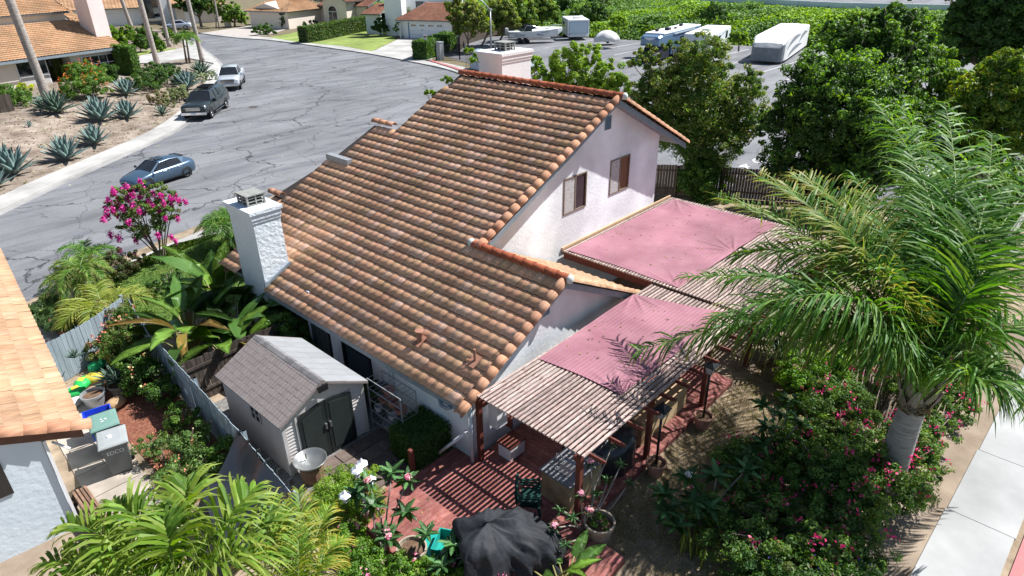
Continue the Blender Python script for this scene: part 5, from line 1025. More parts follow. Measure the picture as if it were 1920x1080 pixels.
# ================================================================ bins, bags and pots on the side path
M_bing=mat('bin_green',[(.06,.14,.11),(.08,.17,.13)],3,.55); M_bingr=mat('bin_grey',[(.12,.13,.13),(.15,.16,.155)],3,.5); M_lidg=mat('bin_lid_grey',[(.27,.29,.29),(.32,.34,.34)],3,.45); M_lidgr=mat('bin_lid_green',[(.13,.24,.20),(.16,.27,.23)],3,.5)
def text_mesh(s,size,m,ext=.002):
    cu=bpy.data.curves.new('t','FONT'); cu.body=s; cu.size=size; cu.extrude=ext; cu.align_x='CENTER'; cu.align_y='CENTER'; o=bpy.data.objects.new('t',cu); C.objects.link(o); dg=bpy.context.evaluated_depsgraph_get(); me=bpy.data.meshes.new_from_object(o.evaluated_get(dg)); bpy.data.objects.remove(o); me.materials.clear(); me.materials.append(m); return me
def bin_(label,x,y,rz,mb_,ml,txt=None,mark=False):
    t=top('wheelie_bin',label,'bin',(x,y,.03),rz,'bins on the side path'); R4=lambda w,d,z:[(-w,-d,z),(w,-d,z),(w,d,z),(-w,d,z)]
    mb=MB(); mb.loft([R4(.24,.27,.04),R4(.25,.28,.08),R4(.31,.37,.95),R4(.34,.40,.96),R4(.34,.40,1.0)]); build('body',mb,mb_,t,world=False,bevel=.015)
    mb=MB(); mb.loft([R4(.355,.42,1.0),R4(.36,.425,1.03),R4(.33,.39,1.07),R4(.20,.28,1.085)]); lid=build('lid',mb,ml,t,world=False,bevel=.01)
    mb=MB(); mb.tube([(-.3,.42,.98),(-.3,.50,1.0),(.3,.50,1.0),(.3,.42,.98)],.02,6); build('handle',mb,M_black,t,world=False)
    for s in (-1,1):
        mb=MB(); mb.tube([(s*.27,.27,.13),(s*.33,.27,.13)],.13,16); build('wheel',mb,M_rubber,t,world=False)
    if txt:
        me=text_mesh(txt,.15,M_trim); inst('lettering',me,t,Matrix.Translation((0,-.366,.80))@Matrix.Rotation(math.radians(86),4,'X'))
    if mark:
        mb=MB()
        for k in range(3):
            a=k*2*PI/3; mb.add([(.09*math.cos(a)+.03*math.cos(a+1.6),.09*math.sin(a)+.03*math.sin(a+1.6)-.05,1.091),(.09*math.cos(a)-.03*math.cos(a+1.6),.09*math.sin(a)-.03*math.sin(a+1.6)-.05,1.091),(.05*math.cos(a+.9)-.03*math.cos(a+1.6),.05*math.sin(a+.9)-.05,1.091),(.05*math.cos(a+.9)+.02,.05*math.sin(a+.9)-.03,1.091)],[(0,1,2,3)])
        build('recycling_mark',mb,M_trim,lid,world=False)
    else:
        mb=MB(); mb.lathe([(.001,.03),(.05,.03),(.07,.0)],(-.05,.0,1.083),10); build('lid_cap',mb,M_trim,lid,world=False)
    return t
bin_('grey wheeled bin with white letters, nearest on the path',2.78,17.25,-.25,M_bingr,M_lidg,'EDCO')
bin_('green wheeled bin between the grey bin and the blue box',2.88,18.2,-.2,M_bing,M_lidgr,None,True)
t=top('blue_crate','bright blue plastic recycling crate behind the green bin','crate',(2.95,19.1,.03),-.2); R4=lambda w,d,z:[(-w,-d,z),(w,-d,z),(w,d,z),(-w,d,z)]
mb=MB(); mb.loft([R4(.27,.20,.0),R4(.33,.25,.75),R4(.36,.28,.76),R4(.36,.28,.80),R4(.33,.25,.80),R4(.27,.21,.42)],caps=False); mb.add(R4(.27,.21,.42),[(0,1,2,3)]); build('crate_body',mb,mat('blue_plastic',[(.015,.05,.45),(.02,.07,.55)],3,.4),t,world=False)
def pot(label,x,y,r,h,m,plant=None,cat='pot',z=0,group=None,name='flower_pot'):
    t=top(name,label,cat,(x,y,z),0,group); mb=MB(); mb.lathe([(.001,.0),(r*.72,0),(r*.92,h*.82),(r*.94,h*.84),(r*1.04,h*.85),(r*1.04,h),(r*.92,h),(r*.88,h*.8),(.001,h*.8)],(0,0,0),24); p=build('pot_body',mb,m,t,world=False,smooth=False)
    mb=MB(); mb.lathe([(.001,h*.83),(r*.87,h*.81)],(0,0,0),16); build('potting_soil',mb,M_soil,t,world=False)
    return t
M_terra=mat('terracotta_pot',[(.42,.22,.16),(.50,.28,.21)],4,.8,.15,30,big=2); M_tan=mat('tan_pot',[(.30,.25,.19),(.38,.32,.25)],4,.8,.2,30,big=2)
pot('round grey tub with junk inside beside the soil bags',3.3,20.9,.34,.45,M_galv,name='tub',cat='tub'); pot('tan pot holding the striped agave on the path side',4.0,21.0,.26,.35,M_tan,group=None)
agave('spiky striped agave in the tan pot beside the soil bags',(4.0,21.0,.35),.75,30,1,group=None)
t=agave('small yellow spiky plant hanging in front of the grey gate',(3.45,22.6,.9),.35,20,1,group=None)
for k,(x,y,a,c) in enumerate(((3.05,21.9,.2,(.02,.35,.08)),(3.35,22.25,.9,(.02,.38,.08)),(3.7,22.3,-.3,(.45,.38,.05)),(4.05,23.0,.3,(.03,.4,.15)),(3.55,21.6,.5,(.40,.26,.14)),(3.7,20.3,.3,(.36,.24,.13)),(2.75,21.3,.2,(.40,.38,.36)))):
    t=top('soil_bag' if k<4 else 'garden_junk',['green soil bag lying nearest the neighbour wall','second green soil bag slumped against the gate','yellow and green fertiliser bag on top','teal green sack by the rose stems','brown cardboard box behind the blue crate','brown paper wrapping beside the agave pot','pale crumpled cloth on the path edge'][k],['bag','bag','bag','sack','box','paper','cloth'][k],(x,y,.03),a)
    mb=MB(); n=8; mb.loft([[(w*math.cos(2*PI*i/n)*s,d*math.sin(2*PI*i/n)*s,zz+.02*math.sin(i*2.1+zz*9)) for i in range(n)] for (w,d,s,zz) in ((.32,.22,.8,0),(.34,.25,1,.08),(.33,.23,.95,.2),(.26,.17,.7,.27))]); build('sack' if k<4 else 'body',mb,mat('bag_%d'%k,[c,tuple(min(1,v*1.25) for v in c)],5,.5,.2,20),t,world=False,smooth=True)
    if k<3:
        mb=MB(); mb.box(-.12,-.10,.268,.12,.10,.276); build('bag_print',mb,mat('bag_yellow',[(.55,.45,.04),(.6,.5,.08)],5,.5),t,world=False)
# black sheet fixed to the fence
t=top('plastic_sheet','black translucent plastic sheet slung from the grey fence','plastic sheet',(4.3,12.8,0)); mb=MB()
def fn(u,v):
    p=Vector((4.92,14.3,1.62)).lerp(Vector((4.66,11.4,1.62)),u); q=Vector((3.45,13.6,.95)).lerp(Vector((3.1,11.2,.85)),u); r=p.lerp(q,v); return (r.x+.03*math.sin(u*9),r.y,r.z-.28*math.sin(PI*v)*(1-.3*u)+.03*math.sin(u*9+v*7)*v+.05*abs(math.sin(u*5+v*3))**3*v)
mb.grid(fn,40,24); build('sheet',mb,mat('black_plastic',[(.018,.019,.021),(.026,.027,.03)],1,.16,.12,2,spec=.8,bdist=.05),t,smooth=True)
for k in range(6): mb=MB(); y=14.1-k*.5; mb.box(4.86-.03*k*.3,y,1.5,4.93,y+.06,1.68); build('clip',mb,M_black,t)
for k,(p,q,lab) in enumerate((((4.1,16.2,0),(4.3,15.6,1.35),'pale bamboo stake leaning among the roses'),((4.75,14.6,0),(4.6,14.3,.9),'thin stake by the sheet corner'))):
    mb=MB(); mb.tube([p,q],.02,6); o=build('garden_stake',mb,mat('bamboo',[(.42,.32,.2),(.5,.4,.27)],4,.7)); tag(o,lab,'stake')
# ================================================================ shelf rack with clay pots by the wall
t=top('shelf_rack','wire shelf rack stacked with clay pots and plates against the wall','shelf',(8.75,12.6,0))
x0,x1,y0,y1=8.42,8.95,12.0,13.5
for x in (x0,x1):
    for y in (y0,y1): mb=MB(); mb.box(x-.015,y-.015,0,x+.015,y+.015,1.75); build('upright',mb,M_galv,t)
for z in (.25,.62,1.0,1.4,1.74):
    mb=MB(); 
    for k in range(9): y=y0+k*(y1-y0)/8; mb.box(x0,y-.006,z,x1,y+.006,z+.012)
    mb.box(x0,y0,z,x0+.02,y1,z+.025); mb.box(x1-.02,y0,z,x1,y1,z+.025); build('shelf',mb,M_galv,t)
R=random.Random(12); k=0
PL=['stacked clay saucers on the second shelf','red clay pot on the third shelf','bigger red clay pot next to it','row of white bottles on the middle shelf','white bucket on the lower shelf','amber glazed bowl on the lower shelf','pile of grey plates at the bottom of the rack','small grey pots on the lower shelf','clay bowl on the upper shelf','blackened pan on the top shelf']
for (x,y,z,r,h,c) in ((8.65,13.1,1.01,.16,.12,(.35,.16,.12)),(8.7,12.75,1.01,.17,.2,(.38,.17,.12)),(8.65,12.35,1.01,.2,.16,(.33,.15,.11)),(8.6,12.7,.63,.14,.16,(.5,.5,.5)),(8.6,12.45,.26,.15,.28,(.62,.64,.66)),(8.6,12.15,.26,.16,.16,(.36,.22,.07)),(8.6,12.9,.26,.22,.14,(.30,.31,.32)),(8.55,13.3,.63,.12,.2,(.4,.4,.42)),(8.7,12.9,1.41,.2,.12,(.36,.18,.14)),(8.7,13.2,1.41,.18,.1,(.06,.07,.07))):
    q=top('shelf_pot',PL[k],'pot',(x,y,z),0,'pots on the shelf rack'); mb=MB(); mb.lathe([(.001,0),(r*.7,0),(r,h),(r*.9,h),(r*.6,.03),(.001,.03)],(0,0,0),14); build('pot_body',mb,mat('rackpot_%d'%k,[c,c],3,.7),q,world=False); k+=1
# ================================================================ deck furniture
for k,(px,py,h) in enumerate(((775,892,.95),(690,948,.95))):
    p=at(px,py,.05); mb=MB(); mb.box(p[0]-.06,p[1]-.06,0,p[0]+.06,p[1]+.06,h); o=build('deck_post',mb,M_redwood,bevel=.008); tag(o,['short red brown post in front of the dark clipped hedge','short red brown post beside the white lanterns'][k],'post')
# four-headed lantern post
lp=at(690,985,0); t=top('lantern_post','grey pole with four white capped lanterns above the lime mound','lamp post',(lp[0],lp[1],0)); mb=MB(); mb.tube([(0,0,0),(0,0,1.35)],[.045,.035],10)
HD=[(-.42,.1,1.25),(.0,.12,1.72),(.25,.28,1.65),(.2,-.12,1.42)]
build('pole',mb,mat('pole_grey',[(.34,.34,.36),(.42,.42,.44)],4,.5),t,world=False,smooth=True)
for (x,y,z) in HD:
    mb=MB(); mb.tube([(0,0,z-.3),(x*.5,y*.5,z-.33),(x,y,z-.2)],.012,6); build('arm',mb,M_black,t,world=False)
    mb=MB(); mb.lathe([(.001,.16),(.02,.13),(.06,.06),(.12,.02),(.155,-.02),(.15,-.03),(.001,-.02)],(x,y,z),6); hd=build('lantern_cap',mb,mat('white_enamel',[(.75,.77,.8),(.8,.82,.85)],3,.3),t,world=False)
    mb=MB(); mb.lathe([(.055,-.19),(.085,-.03)],(0,0,0),6); mb.lathe([(.001,-.22),(.07,-.2),(.06,-.18)],(0,0,0),6); o=build('lantern_glass',mb,mat('lantern_glass_grey',[(.35,.37,.4),(.45,.47,.5)],3,.15,spec=.7),hd,world=False); o.location=(x,y,z)
    mb=MB(); mb.lathe([(.001,-.24),(.04,-.23),(.05,-.19),(.0,-.19)],(0,0,0),8); o=build('lantern_base',mb,M_black,hd,world=False); o.location=(x,y,z)
# covered grill
def draped(name,label,cat,c,prof,m,n=40,fold=.05,seed=1,nf=9,sx=1,sy=1,rz=0,apex=(0,0),sharp=False):
    """fabric cover over something boxy: rings from top to hem with folds growing downward"""
    t=top(name,label,cat,c,rz); mb=MB(); R=random.Random(seed); ph=[R.uniform(0,6) for _ in range(4)]; rings=[]; z0=prof[0][1]
    for (r,z,sq) in prof:
        ring=[]; dn_=1-z/z0
        for i in range(n):
            a=2*PI*i/n; k=(abs(math.cos(a))**sq+abs(math.sin(a))**sq)**(-1/sq); g=math.sin(nf*a+ph[0])+.6*math.sin((nf*2-3)*a+ph[1])
            if sharp: v_=Vector((math.cos(a)*r*2.2,math.sin(a)*r*2.2,z*.9+seed)); g=.5*math.sin(nf*a+ph[0]+1.3*math.sin(2*a))+1.6*(.35-abs(noise.noise(v_))*2.2)+.8*(.3-abs(noise.noise(v_*2.3))*2)
            f=1+fold*(dn_+(.45 if sharp else .12)*(r>.1))*g; ring.append((r*k*math.cos(a)*sx*f+apex[0]*(1-dn_)**2,r*k*math.sin(a)*sy*f+apex[1]*(1-dn_)**2,z+(.05*math.sin(3*a+ph[2])+(.07*g if sharp else 0))*(r>.1)*(z>.05)))
        rings.append(ring)
    mb.loft(rings[::-1],caps=False); build('cover',mb,m,t,world=False,smooth=True); return t
M_cov=mat('charcoal_cover',[(.011,.012,.015),(.024,.027,.032)],2,.7,.5,5,bdist=.06)
g0=at(955,1010,.9); draped('grill_cover','large charcoal fabric cover over a barbecue on the deck','cover',(g0[0],g0[1],.16),[(.02,1.30,2),(.12,1.27,2),(.25,1.23,2.2),(.38,1.20,2.5),(.52,1.16,3),(.64,1.06,4),(.71,.92,4),(.77,.75,4),(.80,.6,4),(.83,.45,4),(.86,.3,4),(.9,.15,4),(.95,.0,4)],M_cov,160,.13,3,3,1.3,.95,-.5,apex=(-.45,.1),sharp=True)
g1=at(1150,835,.8); draped('round_cover','shiny black cover over a round tub behind the deck posts','cover',(11.75,7.75,.16),[(.02,1.0,2),(.5,.99,2),(.85,.93,2),(.98,.8,2.2),(.97,.4,2.2),(.98,.0,2.2)],mat('black_vinyl',[(.015,.016,.018),(.03,.031,.034)],3,.3,.4,6,spec=.6,bdist=.05),64,.03,5,11,.9,1.0)
mb=MB(); mb.tube([(11.2,7.2,1.2),(12.3,7.35,1.45)],.015,6); o=build('white_rod',mb,M_trim); tag(o,'thin white rod lying on the black round cover','rod')
# stone islands
M_stone=mat('ochre_stone',[(.30,.20,.10),(.44,.32,.17),(.52,.40,.24)],2.5,.8,.5,9,big=.8); M_counter=mat('grey_counter',[(.14,.14,.15),(.22,.22,.23)],8,.4)
t=top('sink_island','ochre stone island with a steel sink behind the corner post','outdoor counter',(10.1,7.6,.16)); mb=MB(); mb.box(9.55,7.05,.16,10.85,7.95,.98); build('base',mb,M_stone,t)
mb=MB(); mb.box(9.5,7.0,.98,9.72,8.0,1.03); mb.box(10.3,7.0,.98,10.9,8.0,1.03); mb.box(9.72,7.0,.98,10.3,7.25,1.03); mb.box(9.72,7.8,.98,10.3,8.0,1.03); build('countertop',mb,M_counter,t)
mb=MB(); mb.box(9.73,7.26,.985,9.76,7.79,1.05);mb.box(10.26,7.26,.985,10.29,7.79,1.05);mb.box(9.76,7.26,.985,10.26,7.29,1.05);mb.box(9.76,7.76,.985,10.26,7.79,1.05);mb.box(9.76,7.29,.985,10.26,7.76,.99); mb.tube([(10.0,7.85,1.03),(10.0,7.85,1.28),(10.0,7.7,1.3),(10.0,7.62,1.22)],.015,6); build('sink',mb,M_steel,t)
t=top('stone_bar','long ochre stone bar with a timber top between two deck posts','outdoor counter',(13.9,7.5,.16)); mb=MB(); mb.box(12.75,7.05,.16,15.2,7.75,1.0); build('base',mb,M_stone,t)
mb=MB(); mb.box(12.7,7.0,1.0,15.3,7.85,1.05); build('countertop',mb,mat('bar_timber',[(.34,.22,.12),(.42,.29,.17)],2,.6,stretch=(1,8,1)),t)
# stacked green chairs
M_gch=mat('dark_green_plastic',[(.012,.045,.035),(.02,.06,.048)],3,.35)
for k in range(3):
    t=top('garden_chair',['lowest dark green chair of the stack by the sink','middle dark green chair of the stack','top dark green chair of the stack'][k],'chair',(8.9,7.75,.16+k*.09),.6+k*.05,'stacked green chairs'); mb=MB()
    mb.box(-.24,-.24,.42,.24,.24,.45); build('seat',mb,M_gch,t,world=False,bevel=.01)
    for i in range(7): mb=MB(); x=-.21+i*.07; mb.box(x-.022,.24,.47,x+.022,.27,.86,M=Matrix.Rotation(-.12,4,'X')); build('back_slat',mb,M_gch,t,world=False)
    mb=MB(); mb.box(-.25,.30,.84,.25,.34,.92); build('back_rail',mb,M_gch,t,world=False)
    for s in (-1,1):
        for u in (-1,1): mb=MB(); mb.tube([(s*.2,u*.2,.43),(s*.27,u*.25,0)],.02,6); build('leg',mb,M_gch,t,world=False)
        mb=MB(); mb.box(s*.27-.03,-.24,.64,s*.27+.03,.28,.665); mb.tube([(s*.27,-.2,.64),(s*.25,-.2,.43)],.018,6); build('armrest',mb,M_gch,t,world=False)
# teal box
t=top('storage_box','open teal plastic box at the foot of the charcoal cover','box',tuple(at(833,1030,.16)[:2])+(.16,),.5); mb=MB(); 
for q in ((-.32,-.2,0,.32,-.17,.32),(-.32,.17,0,.32,.2,.32),(-.32,-.17,0,-.29,.17,.32),(.29,-.17,0,.32,.17,.32),(-.29,-.17,0,.29,.17,.03)): mb.box(*q)
build('box_body',mb,mat('teal_plastic',[(.01,.26,.22),(.02,.32,.27)],3,.35),t,world=False)
mb=MB(); mb.box(-.35,.22,.02,.35,.52,.05); build('lid',mb,MATS['teal_plastic'],t,world=False)
# things by the corner wall
t=top('utility_box','white electrical cabinet on the wall beside the red brown corner post','cabinet',(10.1,10.1,.9)); mb=MB(); mb.box(9.95,9.86,.95,10.35,10.19,2.15); build('cabinet',mb,M_trim,t,bevel=.01)
t=top('cooler','white cooler box with dark red lid on the deck by the wall','cooler',(10.2,9.55,.16)); mb=MB(); mb.box(9.9,9.35,.16,10.5,9.8,.58); build('body',mb,M_trim,t,bevel=.02); mb=MB(); mb.box(9.88,9.33,.58,10.52,9.82,.64); build('lid',mb,M_redwood,t)
t=top('bucket','white plastic bucket with a blue label under the slat roof','bucket',(11.9,9.75,.16)); mb=MB(); mb.lathe([(.001,0),(.15,0),(.18,.42),(.19,.42),(.19,.45),(.001,.45)],(11.9,9.75,.16),18); build('body',mb,M_trim,t); mb=MB(); mb.lathe([(.162,.1),(.175,.32)],(11.9,9.75,.16),18); build('label_band',mb,MATS['blue_plastic'],t)
t=top('round_sign','small round teal sign on the wall next to the utility cabinet','sign',(10.75,10.05,1.3)); mb=MB(); mb.tube([(10.75,10.0,1.3),(10.75,10.04,1.3)],.12,16); build('disc',mb,mat('teal_disc',[(.05,.22,.2),(.1,.3,.28)],5,.4),t)
t=top('red_shelf','little red wall shelf under the round teal sign','shelf',(10.8,9.95,1.05)); mb=MB(); mb.box(10.45,9.8,1.02,11.2,10.15,1.06); mb.box(10.45,9.8,.7,10.5,10.15,1.02); build('board',mb,M_redwood,t)
# lamp posts in terracotta pots
def lamp_pot(label,px,py,lab2):
    p=at(px,py,0); pot(lab2,p[0],p[1],.27,.42,M_terra,group='terracotta pots holding lamp posts',name='lamp_pot')
    t=top('garden_lamp',label,'lamp post',(p[0],p[1],.35),0,'black lamp posts in pots'); mb=MB(); mb.tube([(0,0,0),(0,0,1.55)],.035,8); build('pole',mb,M_black,t,world=False,smooth=True)
    mb=MB(); mb.loft([[(s*a,u*a,z) for s,u in ((-1,-1),(1,-1),(1,1),(-1,1))] for a,z in ((.06,1.53),(.08,1.56),(.12,1.80))],caps=True); build('lantern_glass',mb,MATS['lantern_glass_grey'],t,world=False)
    mb=MB(); mb.loft([[(s*a,u*a,z) for s,u in ((-1,-1),(1,-1),(1,1),(-1,1))] for a,z in ((.18,1.80),(.175,1.82),(.04,1.95),(.015,2.03))]); build('lantern_roof',mb,M_black,t,world=False)
    for s,u in ((-1,-1),(1,-1),(1,1),(-1,1)): mb=MB(); mb.tube([(s*.08,u*.08,1.56),(s*.122,u*.122,1.80)],.009,4); build('lantern_bar',mb,M_black,t,world=False)
lamp_pot('black lantern post rising in front of the second deck post',1228,888,'terracotta pot at the foot of the nearer black lantern')
lamp_pot('black lantern post half hidden by the palm fronds',1316,800,'terracotta pot at the foot of the farther black lantern')
bp=at(1122,1008,0); pot('big tan pot with ferny weeds at the deck corner',bp[0],bp[1],.36,.55,M_tan); shrub('ferny weeds growing in the big tan pot',[(bp[0],bp[1],.5,.26)],900,.08,G_MID,base=(bp[0],bp[1],.42))
pp=at(775,1055,0); pot('grey clay pot behind the plumeria leaves at the deck edge',pp[0],pp[1],.34,.5,M_tan)
# ================================================================ plumerias
M_plum=mat('plumeria_green',[(.07,.18,.055),(.12,.25,.08)],2,.4,rand=.18,spec=.5,trans=.2)
PLM=[leafmesh(.38,.135,M_plum,.15,.18,pts=5,thick=0),leafmesh(.30,.07,M_plum,.2,.3,pts=5,thick=0)]
M_pb=mat('plumeria_bark',[(.22,.19,.16),(.32,.28,.24)],4,.8)
def plumeria(label,b,tips,col,nl=11,s=1.0,k=0,fl=True,group='plumerias round the deck'):
    t=top('plumeria',label,'shrub',b,0,group); R=random.Random(len(label)+int(b[0]*5)); B=Vector(b)
    for j,(px,py,z,f) in enumerate(tips):
        T_=Vector(at(px,py,z)); mid=B.lerp(T_,.5)+Vector((R.uniform(-.12,.12),R.uniform(-.12,.12),.05)); mb=MB(); mb.tube([B,B.lerp(mid,.5)+Vector((0,0,.05)),mid,mid.lerp(T_,.5),T_],[.03,.026,.02,.017,.014],6); br=build('branch',mb,M_pb,t,smooth=True)
        for i in range(nl):
            a=i*2.399+j; el=math.radians(-12+60*i/nl); inst('leaf',PLM[k],br,Matrix.Translation(T_-wpos(br))@Matrix.Rotation(a,4,'Z')@Matrix.Rotation(-el,4,'Y')@Matrix.Scale(s*R.uniform(.8,1.15),4))
        if f:
            n=60; d=sph(n)*rng.uniform(.2,1,(n,1)); cards('blossom',np.array(T_)+[0,0,.10]+d*[.10,.10,.07],d+[0,0,.5],rng.uniform(.04,.07,n),pal(n,col,.1),M_petal,br,asp=.85)
PK=[(.72,.28,.42),(.78,.5,.58),(.6,.12,.3)]; CRM=[(.72,.62,.35),(.78,.7,.6),(.7,.45,.3)]
plumeria('plumeria with pale pink flowers beside the lantern cluster',tuple(at(720,1040,0)),[(690,905,1.4,1),(735,885,1.5,0),(765,900,1.5,1),(700,945,1.2,0),(670,925,1.1,0),(760,960,.9,0),(725,1000,.9,1)],PK,12,.95)
plumeria('low plumeria with bare forked branches at the deck edge',tuple(at(780,1075,0)),[(730,1010,.9,1),(800,1000,1.0,0),(850,1020,1.0,0),(880,1040,.9,0),(830,1060,.8,0)],PK,12,.9)
plumeria('slender oleander like shrub with pink clusters round the corner post',tuple(at(1100,1000,0)),[(1107,870,1.4,1),(1150,832,1.6,1),(1165,870,1.3,0),(1140,900,1.1,0),(1090,930,1.2,1),(1050,955,1.1,0),(1040,990,1.0,1),(1105,960,1.0,1),(1075,970,.9,0),(1060,1020,.8,0),(1120,925,1.0,0),(1180,905,1.0,0)],[(.62,.28,.5),(.7,.4,.6),(.7,.3,.35)],11,.62,1)
plumeria('plumeria with large rosettes on the dry lawn right of the big pot',tuple(at(1330,985,0)),[(1245,925,1.1,0),(1290,895,1.4,1),(1345,890,1.5,0),(1250,960,.8,0),(1300,940,1.0,0),(1400,880,1.3,0),(1270,985,.7,0),(1330,950,.9,0)],[(.6,.5,.6),(.7,.6,.7)],12,1.1)
plumeria('plumeria with cream flower heads at the near edge of the flowering hedge',tuple(at(1450,860,0)),[(1430,760,1.3,0),(1465,775,1.5,1),(1440,800,1.3,1),(1480,750,1.4,1),(1430,830,1.1,0),(1500,790,1.3,1),(1410,850,1.0,0)],CRM,11,.95)
paddle('broad leaved canna clump at the bottom edge below the big pot',tuple(at(1050,1100,0)),.9,12,.75,.8,group=None,seed=21,name='canna_plant',kinds=(2,2,0))
shrub('leafy green filler plants along the bottom edge left of the cover',[(5.5,8.6,.4,.5),(5.9,8.0,.4,.5),(6.3,7.4,.4,.45),(5.0,9.3,.5,.6),(6.6,6.8,.4,.4),(5.3,10.2,.35,.5)],30000,.06,LG+G_MID,flowers=(14,.07,[(.7,.15,.35),(.72,.3,.45)]),base=(5.6,8.5,0))
t=top('snake_plant','clump of yellow edged snake plants at the bottom of the dry lawn','plant',(10.9,4.25,0)); me=leafmesh(1.0,.09,mat('snake_yellow',[(.10,.15,.03),(.28,.30,.05)],2,.4,stretch=(1,10,1),rand=.2),.2,.02,pts=4,name='leaf',thick=.01)
for i in range(46): inst('leaf',me,t,Matrix.Translation((R.uniform(-.6,.6),R.uniform(-.4,.4),0))@Matrix.Rotation(R.uniform(0,6.28),4,'Z')@Matrix.Rotation(math.radians(-R.uniform(55,85)),4,'Y')@Matrix.Scale(R.uniform(.45,.85),4))
mb=MB(); p=at(1345,955,0); q=at(1440,895,0); t=top('edging_wall','low ochre retaining edge at the border of the flowering hedge','edging',(p[0],p[1],0)); d=Vector(q-p).normalized(); s_=Vector((-d.y,d.x,0))*.18; mb.add([tuple(Vector(p)-s_),tuple(Vector(q)-s_),tuple(Vector(q)+s_),tuple(Vector(p)+s_)]+[tuple(Vector(v)+Vector((0,0,.35))) for v in (Vector(p)-s_,Vector(q)-s_,Vector(q)+s_,Vector(p)+s_)],[(4,5,6,7),(0,1,5,4),(2,3,7,6),(1,2,6,5),(3,0,4,7)]); build('edging_block',mb,mat('ochre_concrete',[(.45,.33,.14),(.55,.42,.2)],3,.85,.3,20),t)
# weeds in the dry lawn and grass on the front lawn
def grass(label,poly,n,h,cols,z=0.,dens=None):
    xs=[p[0] for p in poly]; ys=[p[1] for p in poly]; P=[]
    x=rng.uniform(min(xs),max(xs),n*2); y=rng.uniform(min(ys),max(ys),n*2); ins=np.zeros(n*2,bool); j=len(poly)-1
    for i in range(len(poly)):
        xi,yi=poly[i];xj,yj=poly[j]; ins^=((yi>y)!=(yj>y))&(x<(xj-xi)*(y-yi)/(yj-yi+1e-9)+xi); j=i
    if dens is not None: ins&=dens(x,y)
    x=x[ins][:n];y=y[ins][:n]; k=len(x); P=np.stack([x,y,np.full(k,z+h*.4)],1); N_=rng.normal(size=(k,3)); N_[:,2]*=.3
    up=np.zeros((k,3)); up[:,2]=1; up[:,:2]=rng.normal(size=(k,2))*.5
    o=cards('grass_blades',P,N_,h*rng.uniform(.5,1.4,k),pal(k,cols,.2),M_leafm,None,asp=.16,up=up); return tag(o,label,'grass',kind='stuff')
grass('short green blades of the front lawn behind the chimney',[(6.2,25.2),(8.8,23.2),(10.4,24.5),(13,25),(14.5,31.4),(10.3,32.0),(7.8,31.2),(5.8,30.2)],26000,.09,[(.06,.13,.02),(.10,.17,.03),(.15,.18,.045)])
def dn(x,y):
    v=np.sin(x*2.3+1)*np.sin(y*2.9)+.6*np.sin(x*5.1+y*3.3)+.5*np.sin(x*9.7-y*8.1); return v>.35
grass('patchy green weeds on the dry back lawn',[(9.6,3.6),(14,3.0),(18,6.2),(17,6.5),(10,6.5)],9000,.06,[(.12,.17,.04),(.18,.2,.06),(.25,.22,.1)],dens=dn)
grass('dry straw grass of the back lawn',[(9.0,3.4),(16,3.6),(24,6.4),(9.4,6.5)],42000,.05,[(.34,.26,.16),(.42,.33,.21),(.28,.20,.12),(.22,.19,.09)])
# ================================================================ opposite side: lawns, drives, houses
def pxpoly(name,pts,z,m):
    P=[tuple(at(x,y,z)[:2]) for x,y in pts]; mb=MB(); ar=sum(P[i][0]*P[(i+1)%len(P)][1]-P[(i+1)%len(P)][0]*P[i][1] for i in range(len(P))); P=P if ar>0 else P[::-1]
    mb.prism(P,-.5,z); return struct(name,mb,m)
M_lawn2=mat('mown_lawn',[(.12,.17,.04),(.20,.26,.06),(.28,.31,.10)],.5,.9,.3,30,detail=8,big=.12)
FB=[tuple(p) for p in offs(FARBD,1.0)]
mb=MB(); mb.prism(FB+[(57,46),(70,76),(110,95),(200,140),(200,260),(20,260),(48,140)],-.5,-.02); struct('far_ground',mb,mat('far_planting_soil',[(.10,.09,.05),(.20,.16,.10)],.5,.95,.3,10))
pxpoly('opposite_lawn',[(506,70),(576,56),(700,46),(735,58),(742,74),(697,96),(640,86),(560,79)],.02,M_lawn2)
pxpoly('garage_drive',[(697,97),(745,74),(768,70),(840,70),(806,115),(790,113)],.025,M_conc)
pxpoly('far_drive',[(390,60),(470,48),(545,52),(500,66),(470,70),(420,66)],.025,mat('drive_pinkish',[(.34,.30,.27),(.42,.38,.35)],1,.85))
pxpoly('left_drive',[(258,118),(262,104),(330,92),(350,88),(392,106),(400,118),(352,108),(300,117)],.16,M_conc)
pxpoly('left_drive_lawn',[(235,98),(330,90),(262,102),(240,108)],.14,M_lawn2)
class Fr:
    def __init__(s,p0,p1,z=0):
        s.p0=Vector((p0[0],p0[1],z)); d=Vector((p1[0]-p0[0],p1[1]-p0[1],0)); s.L=d.length; s.u=d.normalized(); s.w=Vector((-s.u.y,s.u.x,0))
        if s.w.dot(s.p0.xy.to_3d() if False else Vector((s.p0.x,s.p0.y,0)))<0: s.w=-s.w
    def P(s,u,w,z): v=s.p0+s.u*u+s.w*w+Vector((0,0,z)); return (v.x,v.y,v.z)
    def hit(s,px,py,w=0):
        r=ray(px,py); o=np.array([0,0,CAM_H]); n=np.array(s.w); q=np.array(s.P(0,w,0)); t=((q-o)@n)/(r@n); p=o+r*t-np.array(s.p0); return float(p@np.array(s.u)),float(p[2])
    def box(s,mb,u0,w0,z0,u1,w1,z1,m=None):
        vs=[s.P(u,w,z) for z in (z0,z1) for w in (w0,w1) for u in (u0,u1)]; mb.add(vs,[(0,2,3,1),(4,5,7,6),(0,1,5,4),(2,6,7,3),(0,4,6,2),(1,3,7,5)],m)
